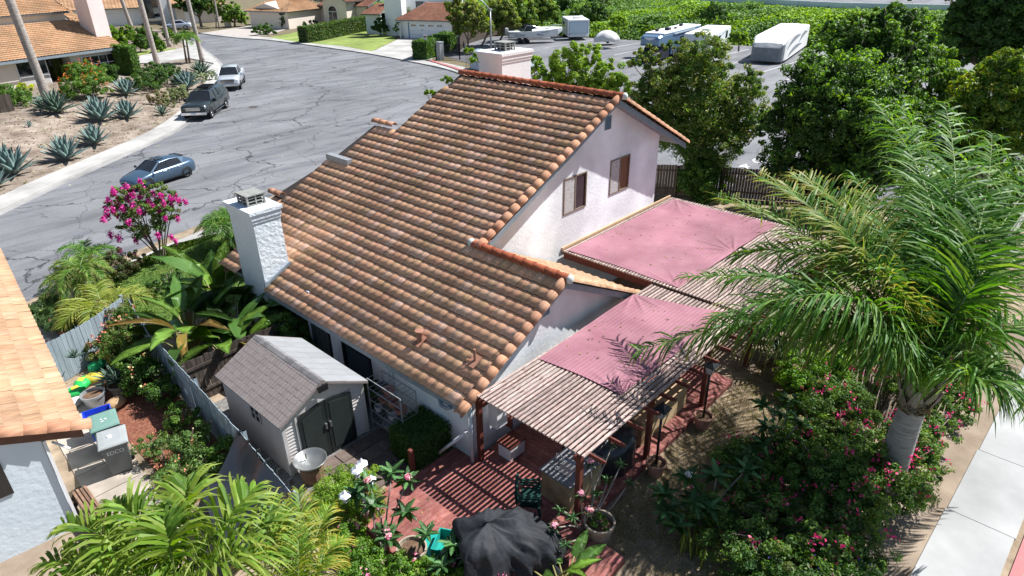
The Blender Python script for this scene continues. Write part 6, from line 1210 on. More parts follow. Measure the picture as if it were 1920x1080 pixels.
def part(f,name,m,root,*bx,bevel=0):
    mb=MB(); 
    for b in bx: f.box(mb,*b)
    return build(name,mb,m,root,bevel=bevel)
def roofplane(root,name,corners,m,th=.15,rows=True,ex=.36,tw=.32,h=.05):
    """corners: eaveL, eaveR, topR, topL. Rows of S tiles as relief in one sheet"""
    A,B,Cc,D=[Vector(c) for c in corners]; Ls=((D-A).length+(Cc-B).length)/2; Lw=max((B-A).length,(Cc-D).length); nr=max(2,int(Ls/ex)); nc=max(4,int(Lw/tw)*4)
    n=(B-A).cross(D-A).normalized(); n=n if n.z>0 else -n; mb=MB(); vs=[];rn=[]
    for r in range(nr):
        for k in (0,1):
            v=(r+k)/nr
            for c in range(nc+1):
                u=c/nc; p=A.lerp(B,u).lerp(D.lerp(Cc,u),v); vs.append(p+n*(h*.6*math.sin(2*PI*c/4)+ (.07 if k==0 else .0)+.03))
    fs=[]; W=nc+1
    for r in range(nr):
        o=r*2*W
        for c in range(nc):
            fs.append((o+c,o+c+1,o+W+c+1,o+W+c))
            if r: fs.append((o-W+c,o-W+c+1,o+c+1,o+c))
    if (B-A).cross(D-A).z<0: fs=[f[::-1] for f in fs]
    rf=build(name,MB().add([A,B,Cc,D]+[x-n*th for x in (A,B,Cc,D)],[(0,1,2,3),(7,6,5,4),(0,4,5,1),(1,5,6,2),(2,6,7,3),(3,7,4,0)]),M_fascia,root)
    mb.add(vs,fs); o=build('tile_field',mb,m,rf,smooth=False); tag(o,kind='stuff'); me=o.data
    a=me.attributes.new('rnd','FLOAT','FACE'); R=np.random.default_rng(nr); vals=np.zeros(len(me.polygons)); i=0
    for r in range(nr):
        rv=R.random(nc//4+2)
        for c in range(nc):
            vals[i]=rv[c//4]; i+=1
            if r: vals[i]=rv[c//4]; i+=1
    a.data.foreach_set('value',vals); return rf
# --- house on the left bank
zg=1.0
pr=at(232,87,zg+2.75); pl=at(0,117,zg+2.75); f=Fr(pr,pl,0); L_=f.L+5
HA=top('bank_house','cream house with broad orange tile roof and pale pink chimney on the left bank','house',(pr[0],pr[1],zg))
part(f,'wall',M_cream,HA,(.35,.7,zg-.6,5.6,.9,zg+2.6),(5.6,3.0,zg-.6,9.2,3.2,zg+2.6),(9.2,.9,zg-.6,L_,1.1,zg+2.6),(.35,.9,zg-.6,.6,11,zg+2.6),(5.4,.9,zg-.6,5.6,3.0,zg+2.6),(9.2,1.1,zg-.6,9.4,3.0,zg+2.6))
ez=zg+2.75; s1=.42; d1=6.2
E_=lambda u,w,z:f.P(u,w,z)
roofplane(HA,'roof',[E_(L_,0,ez),E_(-.0,0,ez),E_(-.0,d1,ez+s1*d1),E_(L_,d1,ez+s1*d1)],M_tilehill)
u0,_=f.hit(122,13,d1+.3)
part(f,'clerestory_wall',M_cream,HA,(u0+.4,d1+.2,ez+s1*d1-.5,L_,d1+.4,ez+s1*d1+.75))
roofplane(HA,'roof',[E_(L_,d1-.3,ez+s1*d1+.8),E_(u0,d1-.3,ez+s1*d1+.8),E_(u0,d1+6,ez+s1*(d1+6)+.8),E_(L_,d1+6,ez+s1*(d1+6)+.8)],M_tilehill)
roofplane(HA,'roof',[E_(u0,d1,ez+s1*d1),E_(0,d1,ez+s1*d1),E_(0,d1+6,ez+s1*(d1+6)),E_(u0,d1+6,ez+s1*(d1+6))],M_tilehill)
part(f,'fascia_board',M_fascia,HA,(-.05,-.08,ez-.25,L_,-.03,ez-.02)); part(f,'side_fascia',M_fascia,HA,(-.06,0,ez-.25,-.01,.5,ez+.1))
uc,_=f.hit(200,60,3.6); uc2,_=f.hit(168,50,3.6)
part(f,'chimney',mat('chimney_pink',[(.66,.56,.53),(.72,.62,.59)],1,.85),HA,(-.35,2.2,zg,1.3,4.6,ez+6.5))
for (a,b,c,d,nm) in ((163,120,218,160,0),):
    ua,za=f.hit(152,108,.68); ub,zb=f.hit(212,100,.68); _,zl=f.hit(212,132,.68); u0_,u1_=min(ua,ub),max(ua,ub); zt=zb; zl=zb-1.5
    wf=part(f,'window',M_trim,HA,(u0_-.08,.6,zl-.08,u1_+.08,.66,zt+.08)); part(f,'pane',M_glass,wf,(u0_,.57,zl,u1_,.60,zt))
    bars=[(u0_,.54,(zl+zt)/2-.025,u1_,.57,(zl+zt)/2+.025)]+[(u0_+(u1_-u0_)*k/4-.02,.55,zl,u0_+(u1_-u0_)*k/4+.02,.568,zt) for k in (0,1,2,3,4)]; 
    for q in bars: part(f,'glazing_bar',M_trim,wf,q)
ua,zt=f.hit(28,118,.9); ub,_=f.hit(82,112,.9); u0_,u1_=min(ua,ub),max(ua,ub); zt=zg+2.35
wf=part(f,'window',M_trim,HA,(u0_-.1,.84,zt-2.3,u1_+.1,.88,zt+.1)); part(f,'pane',M_glass,wf,(u0_,.80,zt-1.2,u1_,.84,zt)); part(f,'panel',mat('panel_grey',[(.42,.40,.38),(.48,.46,.44)],2,.7),wf,(u0_,.80,zt-2.2,u1_,.83,zt-1.25)); part(f,'glazing_bar',M_trim,wf,((u0_+u1_)/2-.03,.78,zt-1.2,(u0_+u1_)/2+.03,.80,zt))
ua,_=f.hit(98,125,2.95); ub,_=f.hit(124,122,2.95); u0_,u1_=min(ua,ub),max(ua,ub)
dr=part(f,'door',mat('brown_door',[(.16,.055,.025),(.22,.08,.04)],2,.5),HA,(u0_,2.93,zg-.2,u1_,2.99,zg+2.15)); part(f,'door_glass',M_glass,dr,(u0_+.25,2.9,zg+1.5,u1_-.25,2.93,zg+1.95))
ua,_=f.hit(90,112,.9); part(f,'wall_lamp',M_black,HA,(ua-.12,.68,zg+1.75,ua+.12,.88,zg+2.2))
# --- house with round arched window, top middle-left
pl=at(478,52,0); pm=at(543,55,0); f=Fr(pl,pm,0); HB=top('arched_window_house','pale house with hip tile roof and an arched window behind the long hedge','house',(pl[0],pl[1],0))
gL=f.L; part(f,'wall',M_cream,HB,(-.8,0,0,gL,.2,3.0),(gL-.2,.2,0,gL,9.4,3.0),(-.8,.2,0,-.6,10,3.0))
ua,_=f.hit(487,50);ub,_=f.hit(529,53); gd=part(f,'garage_door',mat('cream_door',[(.62,.56,.46),(.68,.62,.52)],2,.6),HB,(ua,-.03,0,ub,-.005,2.35))
for k in range(1,4): part(f,'panel_groove',M_cream,gd,(ua+.1,-.045,2.35*k/4-.02,ub-.1,-.03,2.35*k/4+.02))
pk=3.4+1.9
roofplane(HB,'roof',[f.P(-1.5,-.6,2.95),f.P(gL+.6,-.6,2.95),f.P(gL-2.8,4.2,4.8),f.P(1.5,4.2,4.8)],M_tilehill)
roofplane(HB,'roof',[f.P(gL+.6,-.6,2.95),f.P(gL+.6,10,2.95),f.P(gL-2.8,8,4.8),f.P(gL-2.8,4.2,4.8)],M_tilehill)
mb=MB(); c=[f.P(-.2,.3,3.4),f.P(gL-2.2,.3,3.4),f.P((gL-2.4)/2,.3,4.3)]; mb.add(c+[f.P(-.2,4,4.4),f.P(gL-2.2,4,4.4),f.P((gL-2.4)/2,4,4.6)],[(0,1,2),(0,2,5,3),(1,4,5,2)]); build('dormer_gable',mb,M_cream,HB)
# arched wall section to the right
ul,_=f.hit(602,42,8.5); ur,_=f.hit(642,36,8.5)
part(f,'wall',M_cream,HB,(gL,9.0,0,gL+11,9.2,3.6),(gL+3.2,6.2,0,gL+8.6,6.4,5.0),(gL+8.4,6.4,0,gL+8.6,9.0,4.4),(gL+3.2,6.4,0,gL+3.4,9,4.6))
uw,_=f.hit(625,30,6.2); mb=MB(); n=12; arc=[(uw-.95,.9),(uw+.95,.9),(uw+.95,2.7)]+[(uw+.95*math.cos(PI*i/n),2.7+.95*math.sin(PI*i/n)) for i in range(1,n+1)]
wt=MB(); arc2=[(uw+(a-uw)*1.12,b+(.1 if b>2 else -.1)) for a,b in arc]; wt.prism(arc2,0,.06,lambda x,y,z:f.P(x,6.16-z+.04,y)); wf=build('window',wt,M_trim,HB); mb.prism(arc,0,.02,lambda x,y,z:f.P(x,6.13-z,y)); build('pane',mb,M_glass,wf)
part(f,'glazing_bar',M_trim,wf,(uw-.95,6.06,2.62,uw+.95,6.10,2.72)); part(f,'glazing_bar',M_trim,wf,(uw-.03,6.06,.9,uw+.03,6.10,2.62))
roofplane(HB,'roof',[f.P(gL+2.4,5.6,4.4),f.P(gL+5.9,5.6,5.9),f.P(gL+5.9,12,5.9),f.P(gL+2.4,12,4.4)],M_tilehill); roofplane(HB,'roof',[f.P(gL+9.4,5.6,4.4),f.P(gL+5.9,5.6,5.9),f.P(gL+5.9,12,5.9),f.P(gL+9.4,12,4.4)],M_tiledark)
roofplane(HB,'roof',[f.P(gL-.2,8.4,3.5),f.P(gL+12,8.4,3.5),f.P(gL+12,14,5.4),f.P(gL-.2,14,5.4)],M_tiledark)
# --- white garage house
pl=at(757,71,0); pr_=at(848,74,0); f=Fr(pl,pr_,0); HC=top('white_garage_house','white house with dark brown tile roof over a white panel garage door','house',(pl[0],pl[1],0))
gL=f.L
part(f,'wall',M_stuccow,HC,(-.0,0,0,gL,.2,2.9),(-.0,.2,0,.2,6,2.9),(gL,1.5,0,gL+4,1.7,2.9),(-6,6,0,8,6.2,6.5),(-9,3.5,0,-6.0,3.7,3.2))
part(f,'chimney',M_stuccow,HC,(-4.4,2.2,0,-1.2,3.8,9)); part(f,'pillar',M_trim,HC,(-.35,-.6,0,-.1,-.3,2.8))
ua,_=f.hit(769,71);ub,_=f.hit(834,72); gd=part(f,'garage_door',mat('white_door',[(.7,.73,.78),(.76,.79,.84)],2,.4),HC,(ua,-.05,0,ub,-.01,2.35)); part(f,'blue_jamb',mat('blue_trim',[(.08,.16,.32),(.1,.2,.38)],2,.5),HC,(ua-.18,-.07,0,ua-.02,-.01,2.4))
for k in range(1,4): part(f,'panel_groove',M_galv,gd,(ua+.05,-.058,2.35*k/4-.012,ub-.05,-.05,2.35*k/4+.012))
for k in range(4):
    for j in (-1,1):
        mb=MB(); uc=ua+(ub-ua)*(k+.5)/4; mb.add([f.P(uc,-.06,1.85),f.P(uc+j*.5,-.06,1.85),f.P(uc+j*.42,-.06,2.02),f.P(uc+j*.12,-.06,2.12)],[(0,1,2,3) if j>0 else (3,2,1,0)]); build('fan_light',mb,mat('gold_glass',[(.20,.15,.08),(.3,.22,.1)],3,.3),gd)
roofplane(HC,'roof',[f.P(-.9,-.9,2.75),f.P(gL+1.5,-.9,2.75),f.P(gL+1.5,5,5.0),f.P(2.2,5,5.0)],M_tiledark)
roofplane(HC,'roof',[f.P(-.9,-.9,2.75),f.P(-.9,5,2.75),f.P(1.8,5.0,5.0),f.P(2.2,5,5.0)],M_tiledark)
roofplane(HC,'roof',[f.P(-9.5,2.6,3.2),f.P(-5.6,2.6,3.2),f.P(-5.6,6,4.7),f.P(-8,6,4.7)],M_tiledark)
wf=part(f,'window',M_trim,HC,(-.6,5.9,3.6,1.0,5.95,5.2)); part(f,'pane',M_glass,wf,(-.5,5.85,3.7,.9,5.9,5.1))
# --- far houses, top left
pl=at(200,38,0); pr_=at(262,36,0); f=Fr(at(196,50,0),at(268,46,0),0); HD_=top('far_white_house','far white house behind the palm trunks at the top left','house',tuple(at(200,46,0)))
part(f,'wall',M_stuccow,HD_,(-6,0,0,f.L+4,.3,3.2),(f.L+4,-2,0,f.L+14,-1.8,6.5),(f.L+4,-1.8,0,f.L+4.3,5,6.5)); ua,_=f.hit(207,40); part(f,'garage_door',M_trim,HD_,(ua-3,-.05,0,ua+3,-.01,2.3)); roofplane(HD_,'roof',[f.P(-7,-1,3.2),f.P(f.L+4,-1,3.2),f.P(f.L+4,6,5.6),f.P(-7,6,5.6)],M_tilehill,ex=.6,tw=.6)
ub,_=f.hit(277,12,-2); part(f,'window',M_glass,HD_,(ub-.8,-2.06,1.2,ub+.8,-2.01,6.0))
f=Fr(at(335,46,0),at(420,40,0),0); HE=top('far_garage_house','far beige house with a garage behind the dark conifer','house',tuple(at(335,46,0))); part(f,'wall',M_cream,HE,(0,0,0,f.L,.3,3.4)); part(f,'garage_door',M_trim,HE,(1.5,-.05,0,f.L*.45,-.01,2.5)); roofplane(HE,'roof',[f.P(-1,-1,3.3),f.P(f.L+1,-1,3.3),f.P(f.L-1,7,5.8),f.P(1,7,5.8)],M_tilehill,ex=.6,tw=.6)
# vegetation there
def bgtree(label,bx,by,bl,n,s,c,rt=.2,**kw): b=at(bx,by,0); return tree(label,(b[0],b[1]),bl,n,s,c,rt,**kw)
bgtree('dark layered conifer behind the silver sedan',378,50,[(345,8,22),(365,12,24),(385,10,20),(372,-6,22)],7000,.5,G_DARK,.25)
bgtree('bright green shrub tree between the conifer and the garage',440,50,[(432,28,18),(450,30,17),(440,18,16),(425,38,12),(455,38,12)],7000,.42,G_MID+G_LIME)
bgtree('tall slim feathery tree right of the conifer',405,52,[(400,20,14),(410,8,14),(415,26,10)],3500,.42,G_OLIVE+G_LIME,.1)
bgtree('dark tree mass behind the arched window house',575,30,[(600,-8,25),(560,-10,25),(640,-6,22)],5000,.6,G_DARK)
bgtree('trees over the hedge left of the white chimney',690,44,[(690,12,22),(675,2,18),(705,4,18),(668,18,14)],7000,.42,G_LIME+G_MID,.2)
bgtree('dark shrub against the white chimney',715,68,[(706,50,12),(718,55,12),(714,40,10)],4000,.3,G_DARK,.1)
bgtree('leafy rose tree beside the white chimney base',745,72,[(742,55,7),(745,45,5)],900,.25,G_MID,.04)
bgtree('dark clipped ball tree by the cream garage door',535,54,[(533,32,11),(535,44,11),(532,24,9)],4500,.25,G_DARK,.15)
bgtree('mixed shrubs along the cream garage wall',580,52,[(570,48,8),(590,45,8),(585,40,6)],2000,.3,G_DARK,.05)
for k,(x,y,r,n_) in enumerate(((210,60,14,0),(222,75,15,0),(205,85,12,0),(270,60,18,1),(262,80,16,1),(285,70,14,1),(238,62,14,0),(300,85,10,2),(315,62,10,2),(215,98,8,2))):
    b=at(x,y+r,0.3); c=deep(x,y,b); rr=r*pxm(c); tree('%s behind the left driveway, %s'%(['yellow green bird of paradise bush','tall dark banana like clump','low leafy clump'][n_],['nearest the pink chimney','under the first far palm trunk','low beside the chimney foot','tallest of them','front of the tall one','right of the tall one','left of the tall one','under the sedan','between the trunks near the sedan','lowest, by the chimney'][k]),(b[0],b[1]),[(x,y,r),(x+r*.5,y+r*.4,r*.7)],2200,.55,[G_LIME+G_MID,G_DARK+G_MID,G_MID][n_],.08,name='shrub',cat='shrub',asp=.3)
shrub('round clipped mound under the double palms on the opposite lawn',[(at(487,66,0)[0],at(487,66,0)[1],.6,1.3),(at(505,64,0)[0],at(505,64,0)[1],.6,1.4)],3500,.25,G_DARK+G_MID,base=tuple(at(495,68,0)))
# ================================================================ ivy slope behind the lot
def nz(x,y): return math.sin(x*.31+1.3)*math.sin(y*.27+.4)+.6*math.sin(x*.63-y*.51+2)+.45*math.sin(x*1.13+y*.83)+.3*math.sin(x*1.9-y*1.7)
FOOT=dense([(74,86),(84,82.5),(90,73),(91.5,64),(93,54),(97,40),(101,25),(107.5,0),(114,-25)],2.0); FN=offs(FOOT,1)
def wsc(i): return (20-11.5*max(0,min(1,(60-FOOT[i][1])/28)))/26
def slopept(i,w):
    p=Vector(FOOT[i]); q=Vector(FN[i]); d=(q-p).normalized(); x,y=p+d*w*wsc(i); z=4.3*(1-math.exp(-w/10.))/(1-math.exp(-2.6)) if w<26 else 4.3
    lump=max(0,nz(x,y))*.75*min(1,w/3)*(1 if w<21 else .0)*min(1,wsc(i)*1.6); return np.array([x,y,z*min(1,w/.01+.0)+lump*.9-.1])
mb=MB(); nI=len(FOOT); W_=[0,.6,1.4,2.4,3.6,5,6.5,8,10,12,14,16,18,20,22,24,26,30]
vs=[tuple(slopept(i,w)) for i in range(nI) for w in W_]; k=len(W_); mb.add(vs,[(i*k+j,i*k+j+1,(i+1)*k+j+1,(i+1)*k+j) for i in range(nI-1) for j in range(k-1)]); struct('slope',mb,mat('ivy_ground',[(.03,.055,.015),(.07,.11,.025)],1.5,.95),smooth=True)
n=200000; ii=rng.integers(0,nI-1,n); ww=rng.uniform(0,25.5,n); P=np.array([slopept(i,w) for i,w in zip(ii[:n],ww)]); P+=rng.normal(size=P.shape)*[.7,.7,.10]; P[:,2]+=.12
nn=rng.normal(size=P.shape)*.5+[0,0,1.]; nn[:,0]-=.3
pat=np.sin(P[:,0]*.35)*np.sin(P[:,1]*.3)+.7*np.sin(P[:,0]*.9+P[:,1]*.7); cl=np.where((pat>.1)[:,None],pal(n,[(.15,.25,.03),(.21,.32,.04),(.27,.36,.05)],.15),pal(n,[(.09,.17,.03),(.14,.23,.05),(.17,.24,.11)],.18))
o=cards('ivy',P,nn,rng.uniform(.22,.5,n),cl,M_leafm,None,asp=.7); tag(o,'bright green ivy and creepers covering the slope behind the parked campers','ivy',kind='stuff')
b=at(1085,68,0); bgtree('big rounded clipped bush behind the camping trailer',1120,62,[(1090,40,30),(1130,42,28),(1110,30,30)],16000,.32,G_MID+G_DARK,.2,low=-.2,clump=.16)
for k,(x,y,r) in enumerate(((1160,45,16),(1120,8,22),(1215,62,14),(1340,30,26),(1385,75,18),(1560,60,22),(1600,42,18),(1060,10,20),(1290,15,18))):
    b=at(x,y+r,2.0); tree('rounded creeper mound on the slope, %s'%['right of the clipped bush','above the clipped bush','just behind the blue camper','above the white camper roof','left of the covered trailer','right of the covered trailer','above the huge dark tree','behind the last tree of the row','highest above the blue camper'][k],(b[0],b[1]),[(x,y,r)],5000,.36,G_MID+G_DARK if k%2 else G_LIME,.1,name='shrub',cat='shrub',z0=2.0,low=-.2)
t=top('white_wall','long low white wall along the top of the green slope','wall',(117,50,4)); mb=MB()
L_=[slopept(i,26) for i in range(nI)]
for i in range(nI-1):
    a,b=L_[i],L_[i+1]; mb.add([(a[0],a[1],3.6),(b[0],b[1],3.6),(b[0],b[1],5.2),(a[0],a[1],5.2),(a[0]+.25,a[1]+.1,3.6),(b[0]+.25,b[1]+.1,3.6),(b[0]+.25,b[1]+.1,5.2),(a[0]+.25,a[1]+.1,5.2)],[(0,1,2,3)[::-1],(4,5,6,7),(3,2,6,7)])
build('wall_panel',mb,mat('far_wall_paint',[(.55,.62,.68),(.64,.70,.75)],.3,.8),t)
mb=MB(); mb.prism([(124,-30),(220,-60),(260,160),(90,125),(106,100),(114,82),(115,50),(118,20)],3.0,4.2); struct('upper_road',mb,M_road)
for k,(px,c) in enumerate(((1395,(.5,.08,.06)),(1445,(.45,.09,.06)),(1600,(.45,.1,.07)),(1560,(.75,.75,.75)))):
    p=at(px,4,5.5); 
p=at(1768,84,1.0); d0=deep(1785,0,p); mb=MB(); k_=13/(d0[2]-1.0); mb.tube([p,(p[0]+(d0[0]-p[0])*k_,p[1]+(d0[1]-p[1])*k_,14)],[.16,.12],8); o=build('utility_pole',mb,M_bark); tag(o,'thin leaning wooden pole between the dark trees at the top right','pole')
# lot: stall lines and painted numbers
M_line=mat('road_paint',[(.50,.50,.50),(.62,.62,.62)],6,.8)
t=top('stall_lines','faded white parking stall lines and bay numbers painted on the lot','road marking',(84,52,.01))
def line(x0,y0,x1,y1,w=.12): d=Vector((x1-x0,y1-y0,0)).normalized(); s=Vector((-d.y,d.x,0))*w/2; mb=MB(); mb.add([(x0-s.x,y0-s.y,.009),(x0+s.x,y0+s.y,.009),(x1+s.x,y1+s.y,.009),(x1-s.x,y1-s.y,.009)],[(0,3,2,1)]); build('line',mb,M_line,t)
for y in (63.5,60,56,51.7,47.9,44.0,40.3,36.4,31,27,23): line(76 if y>50 else 72,y,90-(56-y)*-.12,y)
for k in range(5): line(34.5+k*.2+k*2.9,17.5-k*3.6,39+k*2.9,19.5-k*3.6)
for k,(px,py,s) in enumerate(((1389,330,'0'),(1421,302,'0'),(1395,312,'4'),(1368,345,'5'))):
    p=at(px,py,.01); inst('bay_number',text_mesh(s,1.5,M_line,.0),t,Matrix.Translation(Vector((p[0],p[1],.012))-t.location)@Matrix.Rotation(math.radians(-60),4,'Z'))
# ================================================================ vehicles
M_tyre=mat('tyre',[(.012,.012,.012),(.02,.02,.02)],10,.85); M_rim=mat('alloy_rim',[(.30,.31,.32),(.42,.43,.44)],6,.3,metal=.8); M_rimd=mat('dark_rim',[(.03,.03,.03),(.05,.05,.05)],6,.35,metal=.5)
M_hl=mat('headlamp',[(.5,.52,.55),(.65,.67,.7)],6,.1,spec=.8); M_tl=mat('tail_lamp',[(.28,.01,.01),(.38,.02,.02)],6,.2); M_chr=mat('chrome',[(.55,.56,.58),(.7,.7,.72)],6,.15,metal=1)
def paint(n,c): return mat(n,[c,tuple(v*1.08 for v in c)],1,.28,spec=.6,coat=.6,metal=.35)
def ring(x,w,zb,zm,zt,wt,crown=.03,hw=.72):
    """cross section: bottom, side, shoulder, top"""
    return [(x,-w*.9,zb),(x,-w,zb+.10),(x,-w,zm),(x,-w*.97,zm+(zt-zm)*.55),(x,-wt,zt),(x,-wt*.5,zt+crown),(x,0,zt+crown*1.3),(x,wt*.5,zt+crown),(x,wt,zt),(x,w*.97,zm+(zt-zm)*.55),(x,w,zm),(x,w,zb+.10),(x,w*.9,zb)]
def wheels(t,xs,w,r,rim,tw=.22):
    for x in xs:
        for s in (-1,1):
            mb=MB(); n=22; prof=[(r*.62,0),(r*.9,0),(r,.03),(r,tw-.03),(r*.9,tw),(r*.62,tw)]; vs=[]
            mt_=Matrix.Translation((x,s*(w-tw+.02) if s>0 else -(w-tw+.02),r))@Matrix.Rotation(-s*PI/2,4,'X'); mb.lathe(prof,(0,0,0),n,M=mt_); wh=build('wheel',mb,M_tyre,t,world=False,smooth=True)
            mb=MB(); mb.lathe([(.001,tw-.06),(r*.16,tw-.03),(r*.2,tw-.05)],(0,0,0),12,M=mt_); mb.lathe([(r*.58,tw-.10),(r*.60,tw-.02),(r*.64,tw-.01)],(0,0,0),n,M=mt_); mb.lathe([(.001,tw-.12),(r*.6,tw-.11)],(0,0,0),n,M=mt_,m=1)
            for k in range(6):
                a=k*PI/3; ca,sa=math.cos(a),math.sin(a); q=[(ca*r*.12-sa*.03,sa*r*.12+ca*.03),(ca*r*.12+sa*.03,sa*r*.12-ca*.03),(ca*r*.6+sa*.045,sa*r*.6-ca*.045),(ca*r*.6-sa*.045,sa*r*.6+ca*.045)]; mb.add([mt_@Vector((a_,b_,tw-.05)) for a_,b_ in q]+[mt_@Vector((a_,b_,tw-.09)) for a_,b_ in q],[(0,1,2,3),(4,7,6,5),(0,3,7,4),(1,5,6,2)])
            build('rim',mb,[rim,M_black],wh,world=False)
            mb=MB(); m2=Matrix.Translation((x,s*(w+.004),r))@Matrix.Rotation(-s*PI/2,4,'X'); mb.lathe([(r*1.02,-.12),(r*1.14,-.0),(r*1.16,.008),(r*1.06,.012),(r*1.02,.0)],(0,0,0),n,M=m2); arch=[f for f in mb.f if sum(mb.v[i][2] for i in f)/len(f)>r*.35]; mb.f=arch; mb.m=[0]*len(arch); build('wheel_arch',mb,M_black,t,world=False,smooth=True)
def put(t,p,head,s=1.,pitch=0): t.location=(p[0],p[1],p[2] if len(p)>2 else -.12); t.rotation_euler=(0,pitch,head); t.scale=(s,s,s)
def quad(t,name,m,pts,d=.012):
    mb=MB(); v=[Vector(p) for p in pts]; n=(v[1]-v[0]).cross(v[2]-v[0]).normalized(); k=len(v); mb.add([p+n*d for p in v]+[p-n*d for p in v],[tuple(range(k)),tuple(range(k,2*k))[::-1]]+[(i,i+k,(i+1)%k+k,(i+1)%k) for i in range(k)]); return build(name,mb,m,t,world=False)
# blue hatchback (front = +x)
def hatch(label,p,head,s,col,name='hatchback',cat='car',sedan=False,pn='car_blue'):
    t=top(name,label,cat); P=paint(pn,col)
    B=[(2.22,.62,.32,.42,.56,.50),(2.12,.78,.24,.50,.66,.62),(1.9,.86,.20,.56,.74,.70),(1.4,.90,.20,.66,.86,.76),(.9,.90,.20,.70,.93,.78),(.3,.90,.20,.72,.95,.80),(-.5,.90,.20,.74,.97,.80),(-1.2,.91,.20,.76,1.0,.78),(-1.75,.89,.22,.78,1.04,.72),(-2.1,.82,.28,.76,1.02 if not sedan else .98,.66),(-2.22,.72,.36,.72,.92,.60)]
    mb=MB(); mb.loft([ring(x,w,zb,zm,zt,wt) for x,w,zb,zm,zt,wt in B]); b=build('body',mb,P,t,world=False,smooth=True)
    if sedan: G=[(.98,.70,.92,.66),(.25,.70,1.36,.54),(-.9,.70,1.40,.54),(-1.75,.66,1.02,.60)]
    else: G=[(.98,.70,.92,.66),(.20,.70,1.36,.55),(-.6,.70,1.42,.56),(-1.4,.68,1.33,.54),(-2.02,.62,1.06,.56)]
    mb=MB(); z0=.90
    mb.loft([[(x,-wb*1.12,z0),(x,-wt,zt),(x,0,zt+.025),(x,wt,zt),(x,wb*1.12,z0)] for x,wb,zt,wt in G],close=True); build('glass',mb,M_glass,t,world=False)
    mb=MB(); g=G[1:-1]; mb.loft([[(x+(.06 if i==0 else 0)-(.1 if i==len(g)-1 else 0),-wt*1.04,zt-.03),(x,-wt*.96,zt+.02),(x,0,zt+.045),(x,wt*.96,zt+.02),(x,wt*1.04,zt-.03)] for i,(x,wb,zt,wt) in enumerate(g)],close=False,caps=False); build('roof',mb,P,t,world=False,smooth=True)
    for sd in (-1,1):
        quad(t,'pillar',P,[(.98,sd*.77,.93),(.26,sd*.60,1.37),(.14,sd*.61,1.37),(.82,sd*.79,.93)][::sd])
        e=G[-1]; f_=G[-2]; quad(t,'pillar',P,[(f_[0]+.25,sd*(f_[3]+.05),f_[2]-.02),(f_[0]-.15,sd*(f_[3]+.04),f_[2]-.02),(e[0]-.02,sd*(e[3]+.1),e[2]-.05),(e[0]+.75 if not sedan else e[0]+.3,sd*.80,.95)][::-sd],.016)
        quad(t,'pillar',M_black,[(-.28,sd*.62,1.38),(-.34,sd*.62,1.38),(-.38,sd*.80,.94),(-.30,sd*.80,.94)][::sd])
        mb=MB(); mb.loft([[(.72+x*.1,sd*(.9+y),.98+z_) for y,z_ in ((0,0),(.18*k_,0),(.2*k_,.12*k_),(.02,.12*k_))] for x,k_ in ((0,1),(.9,.8))]); build('mirror',mb,M_black,t,world=False)
        for x in (.1,-.95): mb=MB(); mb.box(x-.1,sd*.915-.01,.80,x+.1,sd*.915+.01,.83); build('handle',mb,M_chr,t,world=False)
        quad(t,'headlight',M_hl,[(2.14,sd*.40,.60),(2.06,sd*.68,.64),(1.92,sd*.82,.66),(2.08,sd*.66,.56)][::sd]); quad(t,'tail_light',M_tl,[(-2.17,sd*.42,.90),(-2.1,sd*.7,.92),(-1.98,sd*.82,.90),(-2.16,sd*.68,.82)][::-sd])
        quad(t,'sill',M_black,[(1.05,sd*.905,.22),(-1.0,sd*.905,.22),(-1.0,sd*.912,.30),(1.05,sd*.912,.30)][::-sd])
        if not sedan: quad(t,'side_window',M_glass,[(.74,sd*.785,.945),(-1.28,sd*.765,.99),(-1.42,sd*.70,1.12),(-1.0,sd*.615,1.30),(.1,sd*.625,1.32)][::sd],.008)
    quad(t,'grille',M_black,[(2.235,-.42,.36),(2.235,.42,.36),(2.19,.5,.60),(2.19,-.5,.60)]); quad(t,'plate',M_trim,[(-2.25,-.25,.6),(-2.25,-.25,.74),(-2.25,.25,.74),(-2.25,.25,.6)])
    if not sedan:
        mb=MB(); mb.box(-.35,-.33,1.455,.10,.33,1.475); build('sunroof',mb,M_glass,t,world=False); mb=MB(); mb.add([(-1.35,-.52,1.36),(-1.35,.52,1.36),(-1.75,.46,1.34),(-1.75,-.46,1.34),(-1.35,-.52,1.31),(-1.35,.52,1.31),(-1.75,.46,1.31),(-1.75,-.46,1.31)],[(0,1,2,3)[::-1],(4,5,6,7),(3,2,6,7),(0,3,7,4),(1,5,6,2)]); build('spoiler',mb,M_black,t,world=False)
        mb=MB(); mb.loft([[(-1.1,-.02,1.42),(-1.1,.02,1.42),(-1.2,0,1.42)],[(-1.22,-.005,1.5),(-1.22,.005,1.5),(-1.24,0,1.5)]]); build('antenna_fin',mb,P,t,world=False)
    wheels(t,(1.36,-1.36),.90,.33,M_rimd if not sedan else M_rim); put(t,p,head,s); return t
r_=at(352.4,332,-.12); f_=at(281,355,-.12); hd=math.atan2(f_[1]-r_[1],f_[0]-r_[0]); side=np.array([math.sin(hd),-math.cos(hd)])
s_=.98; c_=(r_[:2]+f_[:2])/2; ln=np.array([-math.sin(hd),math.cos(hd)]); 
tocam=-c_/np.linalg.norm(c_); ln=ln if ln@tocam<0 else -ln; c_=c_+ln*.88*s_
hatch('blue grey hatchback parked in the street with its sunroof and dark wheels','' or (c_[0],c_[1]),hd,s_,(.055,.10,.155))
